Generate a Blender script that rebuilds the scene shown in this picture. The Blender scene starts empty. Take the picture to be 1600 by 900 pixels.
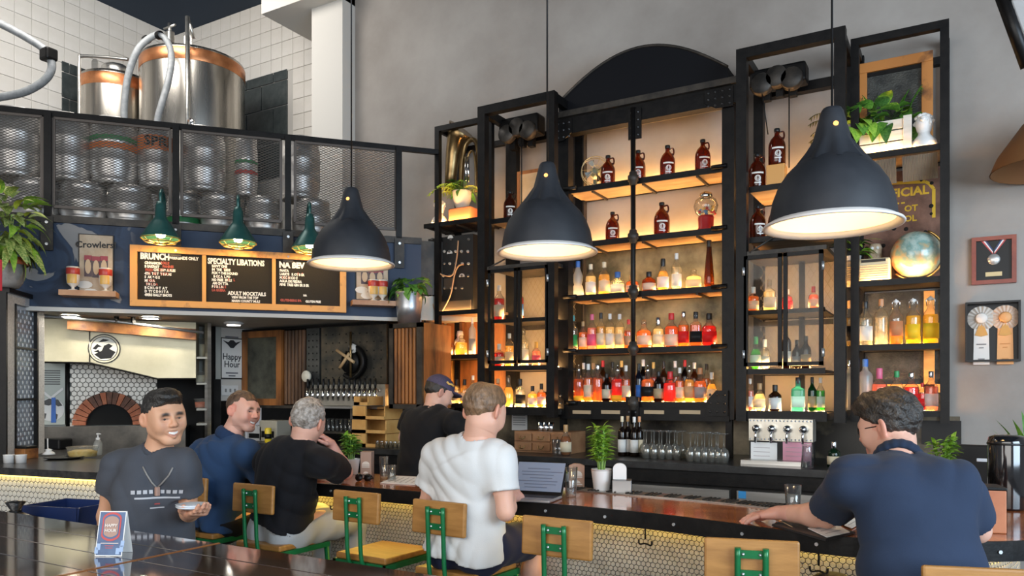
import bpy, bmesh, math, random
import numpy as np
from mathutils import Vector, Matrix, Euler
R = math.radians
random.seed(7)
SC = bpy.context.scene
COL = SC.collection

# ------------------------------------------------------------------ camera
TH = R(30.24); FPX = 1198.0; HZ = 612.0; CZ = 1.60
cam_d = bpy.data.cameras.new('camera'); cam = bpy.data.objects.new('camera', cam_d); COL.objects.link(cam)
cam_d.sensor_width = 36; cam_d.lens = FPX / 1600 * 36; cam_d.shift_y = (HZ - 450) / 1600
cam.location = (0, 0, CZ); cam.rotation_euler = (R(90), 0, TH)
cam_d.clip_start = 0.05
SC.camera = cam
# ------------------------------------------------------------------ light
SC.view_settings.view_transform = 'Standard'; SC.view_settings.look = 'None'
SC.view_settings.gamma = 1; SC.view_settings.use_curve_mapping = False
SC.view_settings.exposure = 0.22
SC.cycles.use_denoising = True
SC.cycles.max_bounces = 8; SC.cycles.transparent_max_bounces = 24
SC.cycles.caustics_reflective = False; SC.cycles.caustics_refractive = False
SC.cycles.sample_clamp_indirect = 4.0
wd = bpy.data.worlds.new('daylight'); SC.world = wd; wd.use_nodes = True
wd.node_tree.nodes['Background'].inputs[0].default_value = (0.90, 0.93, 1.0, 1)
wd.node_tree.nodes['Background'].inputs[1].default_value = 0.24
def area(name, loc, target, sx, sy, power, col):
    l = bpy.data.lights.new(name, 'AREA'); l.shape = 'RECTANGLE'; l.size = sx; l.size_y = sy
    l.energy = power; l.color = col
    o = bpy.data.objects.new(name, l); COL.objects.link(o); o.location = loc
    o.rotation_euler = (Vector(target) - Vector(loc)).to_track_quat('-Z', 'Y').to_euler()
    return o
# storefront windows behind and to the right of the camera
area('storefront_window_daylight', (-1.5, -3.6, 2.9), (-3.0, 6, 2.2), 8.0, 3.6, 340, (1.0, 0.97, 0.93))
area('side_window_daylight', (4.0, 1.0, 2.6), (-1.0, 4.5, 1.6), 3.6, 3.0, 400, (0.66, 0.83, 1.0))
area('brewery_fill_light', (-7.3, 4.3, 6.6), (-8.2, 6.2, 4.0), 2.4, 2.0, 170, (1.0, 0.96, 0.90))  # unseen overhead source, added to brighten the brewery tiles and tanks

# ------------------------------------------------------------------ photo pixel -> place
ct, st = math.cos(TH), math.sin(TH)
def DP(x, y, d):
    """point at forward distance d"""
    r = (x - 800) / FPX * d
    return Vector((r * ct - d * st, r * st + d * ct, CZ + (HZ - y) / FPX * d))
def W(x, y, Y):
    """point on the plane Y = const (planes along the bar wall)"""
    a = (x - 800) / FPX
    return DP(x, y, Y / (st * a + ct))
def WZ(x, y, z):
    """point on the horizontal plane z"""
    return DP(x, y, (CZ - z) * FPX / (y - HZ))
MA = R(48.4); MD = Vector((math.cos(MA), math.sin(MA), 0)); MN = Vector((MD.y, -MD.x, 0)); MO = Vector((-6.227, 4.01, 0))
def M(x, y, off=0.0):
    """point on the slanted menu wall, off metres in front of it"""
    a = (x - 800) / FPX
    dr = Vector((a * ct - st, a * st + ct, 0))
    t = ((MO + MN * off).dot(MN)) / dr.dot(MN)
    return DP(x, y, t)
def MS(s, z, off=0.0):
    p = MO + MD * s + MN * off
    return Vector((p.x, p.y, z))
def msof(p): return (Vector((p.x, p.y, 0)) - MO).dot(MD)

# ------------------------------------------------------------------ materials
MT = {}
def nd(t, ty, **k):
    n = t.nodes.new(ty)
    for a, b in k.items(): setattr(n, a, b)
    return n
def mat(name, col, rough=0.5, metal=0.0, col2=None, scale=6.0, mix=(0.35, 0.65), stretch=None, bump=0.0, bscale=40.0,
        emit=None, estr=0.0, spec=0.5, coat=0.0, rvar=0.0, sheen=0.0, sss=0.0, rot=None):
    if name in MT: return MT[name]
    m = bpy.data.materials.new(name); m.use_nodes = True; t = m.node_tree; b = t.nodes['Principled BSDF']
    b.inputs['Base Color'].default_value = (*col, 1); b.inputs['Roughness'].default_value = rough
    b.inputs['Metallic'].default_value = metal; b.inputs['Specular IOR Level'].default_value = spec
    b.inputs['Coat Weight'].default_value = coat; b.inputs['Coat Roughness'].default_value = 0.08
    b.inputs['Sheen Weight'].default_value = sheen
    if sss: b.inputs['Subsurface Weight'].default_value = sss; b.inputs['Subsurface Radius'].default_value = (.01, .004, .002)
    if emit: b.inputs['Emission Color'].default_value = (*emit, 1); b.inputs['Emission Strength'].default_value = estr
    if col2 or bump or rvar:
        tc = nd(t, 'ShaderNodeTexCoord'); mp = nd(t, 'ShaderNodeMapping')
        t.links.new(tc.outputs['Object'], mp.inputs[0])
        if stretch: mp.inputs['Scale'].default_value = stretch
        if rot: mp.inputs['Rotation'].default_value = rot
        if col2:
            n = nd(t, 'ShaderNodeTexNoise'); n.inputs['Scale'].default_value = scale; n.inputs['Detail'].default_value = 6
            n.inputs['Roughness'].default_value = 0.6
            t.links.new(mp.outputs[0], n.inputs['Vector'])
            r = nd(t, 'ShaderNodeValToRGB'); r.color_ramp.elements[0].position = mix[0]; r.color_ramp.elements[1].position = mix[1]
            r.color_ramp.elements[0].color = (*col, 1); r.color_ramp.elements[1].color = (*col2, 1)
            t.links.new(n.outputs['Fac'], r.inputs[0]); t.links.new(r.outputs[0], b.inputs['Base Color'])
            if rvar:
                mr = nd(t, 'ShaderNodeMapRange'); mr.inputs[3].default_value = rough; mr.inputs[4].default_value = rough + rvar
                t.links.new(n.outputs['Fac'], mr.inputs[0]); t.links.new(mr.outputs[0], b.inputs['Roughness'])
        if bump:
            n2 = nd(t, 'ShaderNodeTexNoise'); n2.inputs['Scale'].default_value = bscale; n2.inputs['Detail'].default_value = 4
            t.links.new(mp.outputs[0], n2.inputs['Vector'])
            bp = nd(t, 'ShaderNodeBump'); bp.inputs['Strength'].default_value = bump; bp.inputs['Distance'].default_value = 0.01
            t.links.new(n2.outputs['Fac'], bp.inputs['Height']); t.links.new(bp.outputs[0], b.inputs['Normal'])
    MT[name] = m; return m
def attr_mat(name, rough=0.5, bump=0.0, bscale=60, sss=0.0, sheen=0.0, spec=0.4):
    """colour read from the mesh's own colour attribute 'tint'"""
    if name in MT: return MT[name]
    m = mat(name, (1, 1, 1), rough, bump=bump, bscale=bscale, sss=sss, sheen=sheen, spec=spec); t = m.node_tree
    a = nd(t, 'ShaderNodeAttribute', attribute_name='tint')
    t.links.new(a.outputs['Color'], t.nodes['Principled BSDF'].inputs['Base Color'])
    return m
def glass_mat(name, tint=(1, 1, 1), rough=0.03, diff=0.0, dcol=None, refl=1.0, edge=0.0, dmix=.35):
    """thin clear or tinted glass: tinted transparency + fresnel gloss (+ a share of scattering for liquids)"""
    if name in MT: return MT[name]
    m = bpy.data.materials.new(name); m.use_nodes = True; t = m.node_tree; t.nodes.clear()
    o = nd(t, 'ShaderNodeOutputMaterial'); tr = nd(t, 'ShaderNodeBsdfTransparent'); tr.inputs[0].default_value = (*tint, 1)
    gl = nd(t, 'ShaderNodeBsdfGlossy'); gl.inputs['Roughness'].default_value = rough
    lw = nd(t, 'ShaderNodeLayerWeight'); lw.inputs[0].default_value = .5
    pw = nd(t, 'ShaderNodeMath', operation='POWER'); pw.inputs[1].default_value = 4.0; t.links.new(lw.outputs['Facing'], pw.inputs[0])
    fa = nd(t, 'ShaderNodeMath', operation='MULTIPLY_ADD'); fa.inputs[1].default_value = .75 * refl; fa.inputs[2].default_value = .05 * refl; t.links.new(pw.outputs[0], fa.inputs[0]); lw = fa
    ed = nd(t, 'ShaderNodeMix', data_type='RGBA'); p3 = nd(t, 'ShaderNodeMath', operation='POWER'); p3.inputs[1].default_value = 2.5; fc_ = nd(t, 'ShaderNodeLayerWeight'); fc_.inputs[0].default_value = .5
    t.links.new(fc_.outputs['Facing'], p3.inputs[0]); t.links.new(p3.outputs[0], ed.inputs[0]); ed.inputs[6].default_value = (*tint, 1); ed.inputs[7].default_value = (*[c * (1 - edge) for c in tint], 1); t.links.new(ed.outputs[2], tr.inputs[0])
    mx = nd(t, 'ShaderNodeMixShader'); base = tr
    if diff:
        d = nd(t, 'ShaderNodeBsdfTranslucent'); d.inputs[0].default_value = (*(dcol or tint), 1)
        d2 = nd(t, 'ShaderNodeBsdfDiffuse'); d2.inputs[0].default_value = (*(dcol or tint), 1)
        m3 = nd(t, 'ShaderNodeMixShader'); m3.inputs[0].default_value = dmix
        t.links.new(d.outputs[0], m3.inputs[1]); t.links.new(d2.outputs[0], m3.inputs[2])
        m2 = nd(t, 'ShaderNodeMixShader'); m2.inputs[0].default_value = diff
        t.links.new(tr.outputs[0], m2.inputs[1]); t.links.new(m3.outputs[0], m2.inputs[2]); base = m2
    t.links.new(lw.outputs[0], mx.inputs[0]); t.links.new(base.outputs[0], mx.inputs[1]); t.links.new(gl.outputs[0], mx.inputs[2])
    t.links.new(mx.outputs[0], o.inputs[0]); MT[name] = m; return m
def emis(name, col, s):
    if name in MT: return MT[name]
    m = bpy.data.materials.new(name); m.use_nodes = True; t = m.node_tree; t.nodes.clear()
    o = nd(t, 'ShaderNodeOutputMaterial'); e = nd(t, 'ShaderNodeEmission'); e.inputs[0].default_value = (*col, 1); e.inputs[1].default_value = s
    t.links.new(e.outputs[0], o.inputs[0]); MT[name] = m; return m

# ------------------------------------------------------------------ meshes
class MB:
    def __init__(s): s.v = []; s.f = []; s.sm = []
    def add(s, vs, fs, smooth=False):
        k = len(s.v); s.v += [tuple(q) for q in vs]; s.f += [tuple(i + k for i in f) for f in fs]; s.sm += [smooth] * len(fs); return s
    def box(s, c, d, rz=0.0, rot=None):
        hx, hy, hz = d[0] / 2, d[1] / 2, d[2] / 2
        m = rot if rot is not None else (Matrix.Rotation(rz, 3, 'Z') if rz else None)
        vs = []
        for q in ((-1, -1, -1), (1, -1, -1), (1, 1, -1), (-1, 1, -1), (-1, -1, 1), (1, -1, 1), (1, 1, 1), (-1, 1, 1)):
            p = Vector((q[0] * hx, q[1] * hy, q[2] * hz))
            if m is not None: p = m @ p
            vs.append(p + Vector(c))
        return s.add(vs, ((0, 3, 2, 1), (4, 5, 6, 7), (0, 1, 5, 4), (1, 2, 6, 5), (2, 3, 7, 6), (3, 0, 4, 7)))
    def span(s, a, b):
        return s.box([(a[i] + b[i]) / 2 for i in range(3)], [abs(a[i] - b[i]) for i in range(3)])
    def bevbox(s, c, d, r=0.005, rz=0.0, rot=None):
        """box with chamfered vertical and horizontal edges"""
        bm = bmesh.new(); bmesh.ops.create_cube(bm, size=1)
        for v in bm.verts: v.co = Vector((v.co.x * d[0], v.co.y * d[1], v.co.z * d[2]))
        bmesh.ops.bevel(bm, geom=bm.edges[:], offset=min(r, min(d) * .45), segments=2, profile=.5, affect='EDGES')
        m = rot if rot is not None else Matrix.Rotation(rz, 3, 'Z'); c = Vector(c)
        vs = [m @ v.co + c for v in bm.verts]; fs = [tuple(v.index for v in f.verts) for f in bm.faces]; bm.free()
        return s.add(vs, fs)
    def tube(s, pts, r, n=8, cap=True, radii=None, closed=False):
        pts = [Vector(p) for p in pts]; vs = []; fs = []; N = len(pts); prev = None
        for i, p in enumerate(pts):
            if closed: d = (pts[(i + 1) % N] - pts[i - 1]).normalized()
            else: d = (pts[min(i + 1, N - 1)] - pts[max(i - 1, 0)]).normalized()
            if prev is None:
                up = Vector((0, 0, 1)) if abs(d.z) < .9 else Vector((1, 0, 0)); a = d.cross(up).normalized()
            else:
                a = (prev - d * prev.dot(d)).normalized()
            prev = a; b = d.cross(a); rr = radii[i] if radii else r
            for k in range(n):
                t = 2 * math.pi * k / n; vs.append(p + (a * math.cos(t) + b * math.sin(t)) * rr)
        for i in range(N if closed else N - 1):
            j = (i + 1) % N
            for k in range(n):
                l = (k + 1) % n; fs.append((i * n + k, i * n + l, j * n + l, j * n + k))
        s.add(vs, fs, True)
        if cap and not closed:
            k0 = len(s.v) - N * n
            s.f.append(tuple(k0 + k for k in reversed(range(n)))); s.f.append(tuple(k0 + (N - 1) * n + k for k in range(n))); s.sm += [False] * 2
        return s
    def lathe(s, prof, n=20, c=(0, 0, 0), ax=None, a0=0.0, a1=2 * math.pi, sq=0.0):
        """prof: (radius, z) pairs; sq > 0 squares the section off"""
        full = abs(a1 - a0 - 2 * math.pi) < 1e-6; m = n if full else n + 1; vs = []; fs = []
        for r, z in prof:
            for k in range(m):
                t = a0 + (a1 - a0) * k / n; x, y = math.cos(t), math.sin(t)
                if sq:
                    e = 1 / ((abs(x) ** (2 + sq) + abs(y) ** (2 + sq)) ** (1 / (2 + sq))); x *= e; y *= e
                q = Vector((x * r, y * r, z))
                if ax is not None: q = ax @ q
                vs.append(q + Vector(c))
        for i in range(len(prof) - 1):
            for k in range(n):
                l = (k + 1) % m; fs.append((i * m + k, i * m + l, (i + 1) * m + l, (i + 1) * m + k))
        return s.add(vs, fs, True)
    def prism(s, poly, o, ux, uz, un, t):
        """flat outline (u,w) in axes ux,uz at o, thickness t along un"""
        ux, uz, un, o = Vector(ux), Vector(uz), Vector(un), Vector(o); n = len(poly)
        vs = [o + ux * p[0] + uz * p[1] for p in poly] + [o + ux * p[0] + uz * p[1] + un * t for p in poly]
        fs = [tuple(range(n)), tuple(reversed(range(n, 2 * n)))] + [(i, i + n, (i + 1) % n + n, (i + 1) % n) for i in range(n)]
        return s.add(vs, fs)
    def mesh(s, name, m=None):
        me = bpy.data.meshes.new(name); me.from_pydata(s.v, [], s.f)
        me.polygons.foreach_set('use_smooth', s.sm)
        if m: me.materials.append(m)
        me.validate(); me.update()
        bm = bmesh.new(); bm.from_mesh(me); bmesh.ops.recalc_face_normals(bm, faces=bm.faces); bm.to_mesh(me); bm.free()
        return me
    def build(s, name, m, parent=None, **kw):
        return mobj(name, s.mesh(name, m), parent, **kw)
def mobj(name, me, parent=None, label=None, cat=None, group=None, kind=None, loc=None, rz=None):
    o = bpy.data.objects.new(name, me); COL.objects.link(o)
    if parent is not None: o.parent = parent
    if loc is not None: o.location = loc
    if rz is not None: o.rotation_euler = (0, 0, rz)
    return tag(o, label, cat, group, kind)
def tag(o, label=None, cat=None, group=None, kind=None):
    if label: o['label'] = label
    if cat: o['category'] = cat
    if group: o['group'] = group
    if kind: o['kind'] = kind
    return o
def thing(name, label, cat, loc=(0, 0, 0), rz=0.0, group=None):
    o = bpy.data.objects.new(name, None); COL.objects.link(o); o.empty_display_size = .05
    o.location = loc; o.rotation_euler = (0, 0, rz); return tag(o, label, cat, group)
def struct(name, mb, m, label=None):
    o = mb.build(name, m); o['kind'] = 'structure'
    if label: o['label'] = label
    return o
def copy_tree(o, parent=None):
    c = o.copy(); COL.objects.link(c)
    if parent is not None: c.parent = parent
    for ch in list(o.children): copy_tree(ch, c)
    return c
def text_mesh(txt, size, name='lettering', align='LEFT', depth=0.002, bold=0.0, space=1.0, sx=1.0):
    cu = bpy.data.curves.new(name, 'FONT'); cu.body = txt; cu.size = size; cu.align_x = align; cu.extrude = depth / 2; cu.offset = bold
    cu.space_character = space; cu.resolution_u = 2
    o = bpy.data.objects.new(name, cu); COL.objects.link(o)
    dg = bpy.context.evaluated_depsgraph_get(); me = bpy.data.meshes.new_from_object(o.evaluated_get(dg))
    bpy.data.objects.remove(o); bpy.data.curves.remove(cu)
    if sx != 1.0: me.transform(Matrix.Diagonal((sx, 1, 1, 1)))
    me.name = name; return me
def basis(o, ux, uz):
    """matrix taking local x,y to world ux,uz at o"""
    ux = Vector(ux).normalized(); uz = Vector(uz).normalized(); n = ux.cross(uz)
    m = Matrix((ux, uz, n)).transposed().to_4x4(); m.translation = o; return m
def put_text(parts, m, parent, o, ux, uz=(0, 0, 1), name='lettering'):
    """parts: (text, x, y, size[, align, bold, sx]) laid on the plane through o; one mesh"""
    bm = bmesh.new()
    for p in parts:
        me = text_mesh(p[0], p[3], name, p[4] if len(p) > 4 else 'LEFT', 0.002, p[5] if len(p) > 5 else 0.0, 1.0, p[6] if len(p) > 6 else 1.0)
        me.transform(Matrix.Translation((p[1], p[2], 0))); bm.from_mesh(me); bpy.data.meshes.remove(me)
    me = bpy.data.meshes.new(name); bm.to_mesh(me); bm.free()
    me.transform(basis(Vector(o), ux, uz)); me.materials.clear(); me.materials.append(m)
    return mobj(name, me, parent, kind='stuff')
# ================================================================== materials
concrete = mat('concrete', (.235, .205, .18), .85, col2=(.41, .375, .34), scale=.9, mix=(.25, .75), bump=.25, bscale=9)
floor_m = mat('floor_concrete', (.10, .09, .085), .35, col2=(.17, .155, .14), scale=2.0, bump=.1)
navy_c = mat('navy_ceiling', (.018, .034, .060), .8)
white_tile = mat('white_glazed_tile', (.60, .57, .52), .35, col2=(.66, .63, .59), scale=3)
grout_l = mat('light_grout', (.45, .43, .40), .9)
slate = mat('slate_tile', (.018, .026, .028), .45, col2=(.045, .055, .055), scale=9, bump=.2, bscale=30)
white_wall = mat('white_plaster', (.62, .59, .54), .8, bump=.06, bscale=30)
cream = mat('cream_soffit', (.52, .49, .42), .6, col2=(.60, .57, .50), scale=3)
black_st = mat('black_steel', (.0035, .0035, .0038), .42, .0, col2=(.009, .008, .0075), scale=14, bump=.08, bscale=60, spec=.22)
black_p = mat('black_plastic', (.006, .006, .0065), .38, spec=.3)
iron = mat('raw_iron', (.020, .018, .016), .5, .3, col2=(.06, .05, .04), scale=8, bump=.15, bscale=30)
rust = mat('rusted_steel', (.05, .035, .028), .7, .35, col2=(.24, .11, .05), scale=9, mix=(.45, .72), bump=.25, bscale=30)
rustwood = mat('rusty_orange_wood', (.06, .022, .009), .55, col2=(.36, .135, .034), scale=5, mix=(.32, .6), stretch=(1, 1, .25), bump=.2, bscale=30)
rwood_h = mat('burnt_orange_beam', (.10, .03, .012), .5, col2=(.42, .17, .045), scale=6, mix=(.35, .62), bump=.2)
steel = mat('brushed_steel', (.52, .51, .48), .28, 1.0, col2=(.66, .65, .62), scale=5, stretch=(.3, .3, 6), rvar=.1)
keg_st = mat('keg_steel', (.55, .52, .49), .34, .9, col2=(.80, .77, .74), scale=11, mix=(.3, .7), bump=.12, bscale=26, rvar=.14)
tank_st = mat('tank_steel', (.55, .52, .47), .2, 1.0, col2=(.30, .28, .25), scale=2.2, stretch=(3, 3, .12), rvar=.15)
hood_st = mat('hood_steel', (.56, .52, .38), .36, .6, col2=(.40, .37, .26), scale=2.0, mix=(.3, .7), rvar=.12)
copper = mat('copper_band', (.45, .17, .07), .35, .9, col2=(.62, .27, .12), scale=7)
galv = mat('galvanised', (.50, .52, .54), .34, .9, col2=(.70, .72, .74), scale=7, bump=.05)
chrome = mat('chrome', (.78, .78, .78), .08, 1.0)
white_p = mat('white_ceramic', (.78, .77, .75), .3)
paper = mat('white_paper', (.80, .79, .76), .8)
hex_w = mat('white_hex_tile', (.66, .64, .58), .25, col2=(.74, .72, .66), scale=12)
grout_d = mat('dark_grout', (.10, .095, .085), .9)
oak = mat('honey_oak', (.26, .115, .024), .42, col2=(.38, .18, .045), scale=5, stretch=(1, 6, 6), bump=.05, bscale=60)
pine = mat('orange_pine', (.62, .26, .045), .45, col2=(.80, .40, .09), scale=4, stretch=(1, 5, 5), bump=.06)
pinek = mat('knotty_pine', (.22, .07, .02), .45, col2=(.74, .34, .07), scale=5.5, mix=(.30, .46), bump=.06)
plywood = mat('plywood_underside', (.30, .20, .11), .6, col2=(.46, .33, .20), scale=3, stretch=(1, 4, 1))
fabric_dark = mat('dark_mesh_panel', (.035, .036, .034), .55, .5, col2=(.12, .12, .105), scale=10, mix=(.35, .8), bump=.6, bscale=90)
black_m = mat('recess_black', (.004, .004, .004), .9)  # even black put in for the shade of deep openings
led = emis('warm_led', (1.0, .54, .19), 85.0)
led_y = emis('bar_led', (1.0, .70, .13), 17.0)
bulb = emis('lamp_bulb', (1.0, .68, .33), 55.0)

def wall_mural():
    """navy paint with the pale torn-looking patches of a mural near the shelf end"""
    m = mat('navy_mural_wall', (.025, .045, .085), .7); t = m.node_tree; b = t.nodes['Principled BSDF']
    tc = nd(t, 'ShaderNodeTexCoord')
    n = nd(t, 'ShaderNodeTexNoise'); n.inputs['Scale'].default_value = 3.2; n.inputs['Detail'].default_value = 3; n.inputs['Distortion'].default_value = .8
    t.links.new(tc.outputs['Object'], n.inputs['Vector'])
    r = nd(t, 'ShaderNodeValToRGB'); e = r.color_ramp.elements
    e[0].position = .575; e[0].color = (.022, .040, .078, 1); e[1].position = .585; e[1].color = (.26, .25, .245, 1)
    x = r.color_ramp.elements.new(.46); x.color = (.016, .028, .055, 1); x = r.color_ramp.elements.new(.52); x.color = (.030, .052, .098, 1)
    t.links.new(n.outputs['Fac'], r.inputs[0])
    sp = nd(t, 'ShaderNodeSeparateXYZ'); t.links.new(tc.outputs['Object'], sp.inputs[0])
    mr = nd(t, 'ShaderNodeMapRange'); mr.inputs[1].default_value = -6.20; mr.inputs[2].default_value = -6.10
    t.links.new(sp.outputs[0], mr.inputs[0])
    mx = nd(t, 'ShaderNodeMix', data_type='RGBA'); t.links.new(mr.outputs[0], mx.inputs[0])
    t.links.new(r.outputs[0], mx.inputs[6]); mx.inputs[7].default_value = (.030, .050, .092, 1)
    t.links.new(mx.outputs[2], b.inputs['Base Color']); return m
mural = wall_mural()

# ================================================================== setting
WY = 6.45; BY = 7.0; LX = -9.63; CEIL = 6.66; MZ = 3.07; SOF = 2.29
struct('floor', MB().span((-11, -3.9, -.1), (5, 7.1, 0)), floor_m, 'grey concrete floor')
struct('wall_back', MB().span((-5.84, WY, 0), (4.6, WY + .15, CEIL)), concrete, 'bare mottled concrete wall behind the back bar')
struct('wall_taps', MB().span((-7.25, WY, 0), (-5.84, WY + .15, SOF)), black_st, 'dark wall behind the beer taps')
struct('ceiling', MB().span((LX - .1, -3.9, CEIL), (4.6, BY + .1, CEIL + .1)), navy_c, 'dark navy ceiling')
TS = .195
def tile_wall(wall, n0, n1, z0, z1, place, skip):
    me = MB().bevbox((0, 0, 0), (TS - .006, .012, TS - .006), .003).mesh('wall_tile', white_tile)
    i = 0
    for a in range(n0, n1):
        for k in range(int((z1 - z0) / TS)):
            z = z1 - (k + .5) * TS; p, rz = place((a + .5) * TS, z)
            if skip((a + .5) * TS, z): continue
            mobj('tile', me, wall, loc=p, rz=rz)
wl = struct('wall_left', MB().span((LX - .1, 3.0, MZ), (LX, BY, CEIL)), grout_l, 'white glazed tile wall beside the tanks')
tile_wall(wl, 0, 20, 3.8, CEIL, lambda u, z: ((LX + .003, BY - u, z), R(90)), lambda u, z: (z < 5.71 and u < 1.6) or z < 4.1)
wb = struct('wall_brewery', MB().span((LX, BY, MZ), (-5.6, BY + .1, CEIL)), grout_l, 'white glazed tile wall behind the big steel tank')
tile_wall(wb, 0, 17, 3.8, CEIL, lambda u, z: ((LX + u, BY - .003, z), 0), lambda u, z: (z < 5.71 and u < 2.25) or z < 4.3)
# slate wainscot, running bond
for wall, L, f in ((wb, 2.25, lambda u, z: ((LX + u, BY - .008, z), 0)), (wl, 1.6, lambda u, z: ((LX + .008, BY - u, z), R(90)))):
    rows = [(5.71, 5.58), (5.575, 5.26), (5.255, 4.80), (4.795, 4.35)]
    for q, (za, zb) in enumerate(rows):
        u = 0.0; first = True
        while u < L - .01:
            w = (.28 if (q % 2) else .5) if first else .5; first = False; w = min(w, L - u)
            p, rz = f(u + w / 2, (za + zb) / 2)
            mobj('slate_tile', MB().bevbox((0, 0, 0), (w - .012, .02, za - zb - .008), .003).mesh('slate_tile', slate), wall, loc=p, rz=rz); u += w
struct('wall_column', MB().span((-6.224, 6.25, MZ), (-5.769, 6.6, CEIL)), white_wall, 'white plastered column between tile and concrete')
struct('trim_1', MB().span((-6.80, 6.05, 5.86), (-5.769, 7.0, CEIL)), white_wall, 'white boxed beam on top of the column')
# mezzanine: slab, navy front, cream underside
def poly_slab(pts, z0, z1):
    m = MB(); n = len(pts)
    m.add([(p[0], p[1], z0) for p in pts] + [(p[0], p[1], z1) for p in pts],
          [tuple(reversed(range(n))), tuple(range(n, 2 * n))] + [(i, (i + 1) % n, (i + 1) % n + n, i + n) for i in range(n)]); return m
sE = (WY - MO.y) / MD.y; e0 = MS(-4.6, 0); e1 = MS(sE, 0)
slabp = [(e0.x, e0.y), (e1.x, e1.y), (-5.6, WY), (-5.6, BY), (LX, BY), (LX, e0.y)]
struct('floor_mezzanine', poly_slab(slabp, SOF + .25, MZ - .01), iron, 'dark mezzanine floor slab')
struct('ceiling_kitchen', poly_slab([(p[0] + MN.x * -.02, p[1] + MN.y * -.02) for p in slabp], SOF + .005, SOF + .24), cream, 'cream underside of the mezzanine')
def mpanel(s0, s1, z0, z1, o0, o1):
    m = MB(); p = [MS(s0, z0, o0), MS(s1, z0, o0), MS(s1, z0, o1), MS(s0, z0, o1)]; q = [Vector((v.x, v.y, z1)) for v in p]
    m.add(p + q, [(3, 2, 1, 0), (4, 5, 6, 7), (0, 1, 5, 4), (1, 2, 6, 5), (2, 3, 7, 6), (3, 0, 4, 7)]); return m
struct('wall_menu', mpanel(-4.6, 2.60, SOF, MZ - .06, .0, .06), mural, 'navy painted mezzanine front with torn-looking mural patches')
struct('trim_2', mpanel(-4.6, 2.60, SOF - .02, SOF + .015, .0, .068), white_wall, 'white lower edge of the navy mezzanine front')
struct('trim_3', mpanel(-4.6, 2.60, MZ - .06, MZ, -.02, .085), iron, 'grey steel edge channel of the mezzanine')

# ------------------------------------------------------------------ hex tile sheets
def hex_sheet(w, h, p, place, keep=None):
    m = MB(); r = p / 2 * .90 / math.cos(math.pi / 6); dz = p * math.sqrt(3) / 2; nz = int(h / dz) + 1; nu = int(w / p) + 1
    for k in range(nz):
        for i in range(nu):
            u = (i + (.5 if k % 2 else 0)) * p; z = k * dz
            if u > w or z > h or (keep and not keep(u, z)): continue
            vs = []
            for rr, o in ((r, 0), (r * .86, .003)):
                for q in range(6):
                    t = math.pi / 6 + q * math.pi / 3; vs.append(place(u + rr * math.cos(t), z + rr * math.sin(t), o))
            m.add(vs, [(0 + q, (q + 1) % 6, (q + 1) % 6 + 6, q + 6) for q in range(6)] + [tuple(range(6, 12))])
    return m

# ------------------------------------------------------------------ kitchen beyond the opening
KO = -1.40
ks0 = msof(M(40, 600, KO)); ks1 = msof(M(345, 600, KO))
wk = struct('wall_kitchen', mpanel(ks0 - 1.5, ks1, 0, SOF, KO - .15, KO), mat('kitchen_wall', (.30, .31, .28), .5), 'grey kitchen wall behind the pizza oven')
a = M(112, 664, KO); b = M(246, 566, KO); s0, s1, z0, z1 = msof(a), msof(b), a.z, b.z
oc = M(173, 664, KO); ocs = msof(oc)
struct('trim_4', mpanel(s0, s1, z0, z1, KO, KO + .02), grout_d, 'grout bed of the oven tiles')
hx = hex_sheet(s1 - s0, z1 - z0, .052, lambda u, z, o: MS(s0 + u, z0 + z, KO + .02 + o), lambda u, z: ((s0 + u - ocs) ** 2 + (z0 + z - oc.z) ** 2) > .33 ** 2)
tag(hx.build('oven_tiles', hex_w, wk), 'small white hexagon tiles around the pizza oven', kind='stuff')
ov = thing('pizza_oven', 'arched brick mouth of the pizza oven in the white hexagon tiles', 'oven', (0, 0, 0))
bt = MB()
for k in range(17):
    t0 = math.pi * k / 17 + .012; t1 = math.pi * (k + 1) / 17 - .012; m = MB(); pts = []
    for o in (KO + .015, KO + .075):
        for (r, t) in ((.215, t0), (.335, t0), (.335, t1), (.215, t1)): pts.append(MS(ocs + r * math.cos(t), oc.z + r * math.sin(t), o))
    m.add(pts, [(0, 1, 2, 3), (7, 6, 5, 4), (0, 4, 5, 1), (1, 5, 6, 2), (2, 6, 7, 3), (3, 7, 4, 0)])
    sooty = 4 <= k <= 11
    m.build('brick', mat('sooty_brick', (.10, .055, .04), .85, col2=(.20, .09, .06), scale=20) if sooty and k % 3 else mat('red_brick', (.36, .11, .055), .85, col2=(.46, .17, .09), scale=20), ov)
arc = [(.213 * math.cos(math.pi * k / 20), .213 * math.sin(math.pi * k / 20)) for k in range(21)]
MB().prism(arc, MS(ocs, oc.z, KO + .03), MD, (0, 0, 1), -MN, .012).build('oven_mouth', black_m, ov)  # flat black sheet stands in for the shaded oven interior
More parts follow.
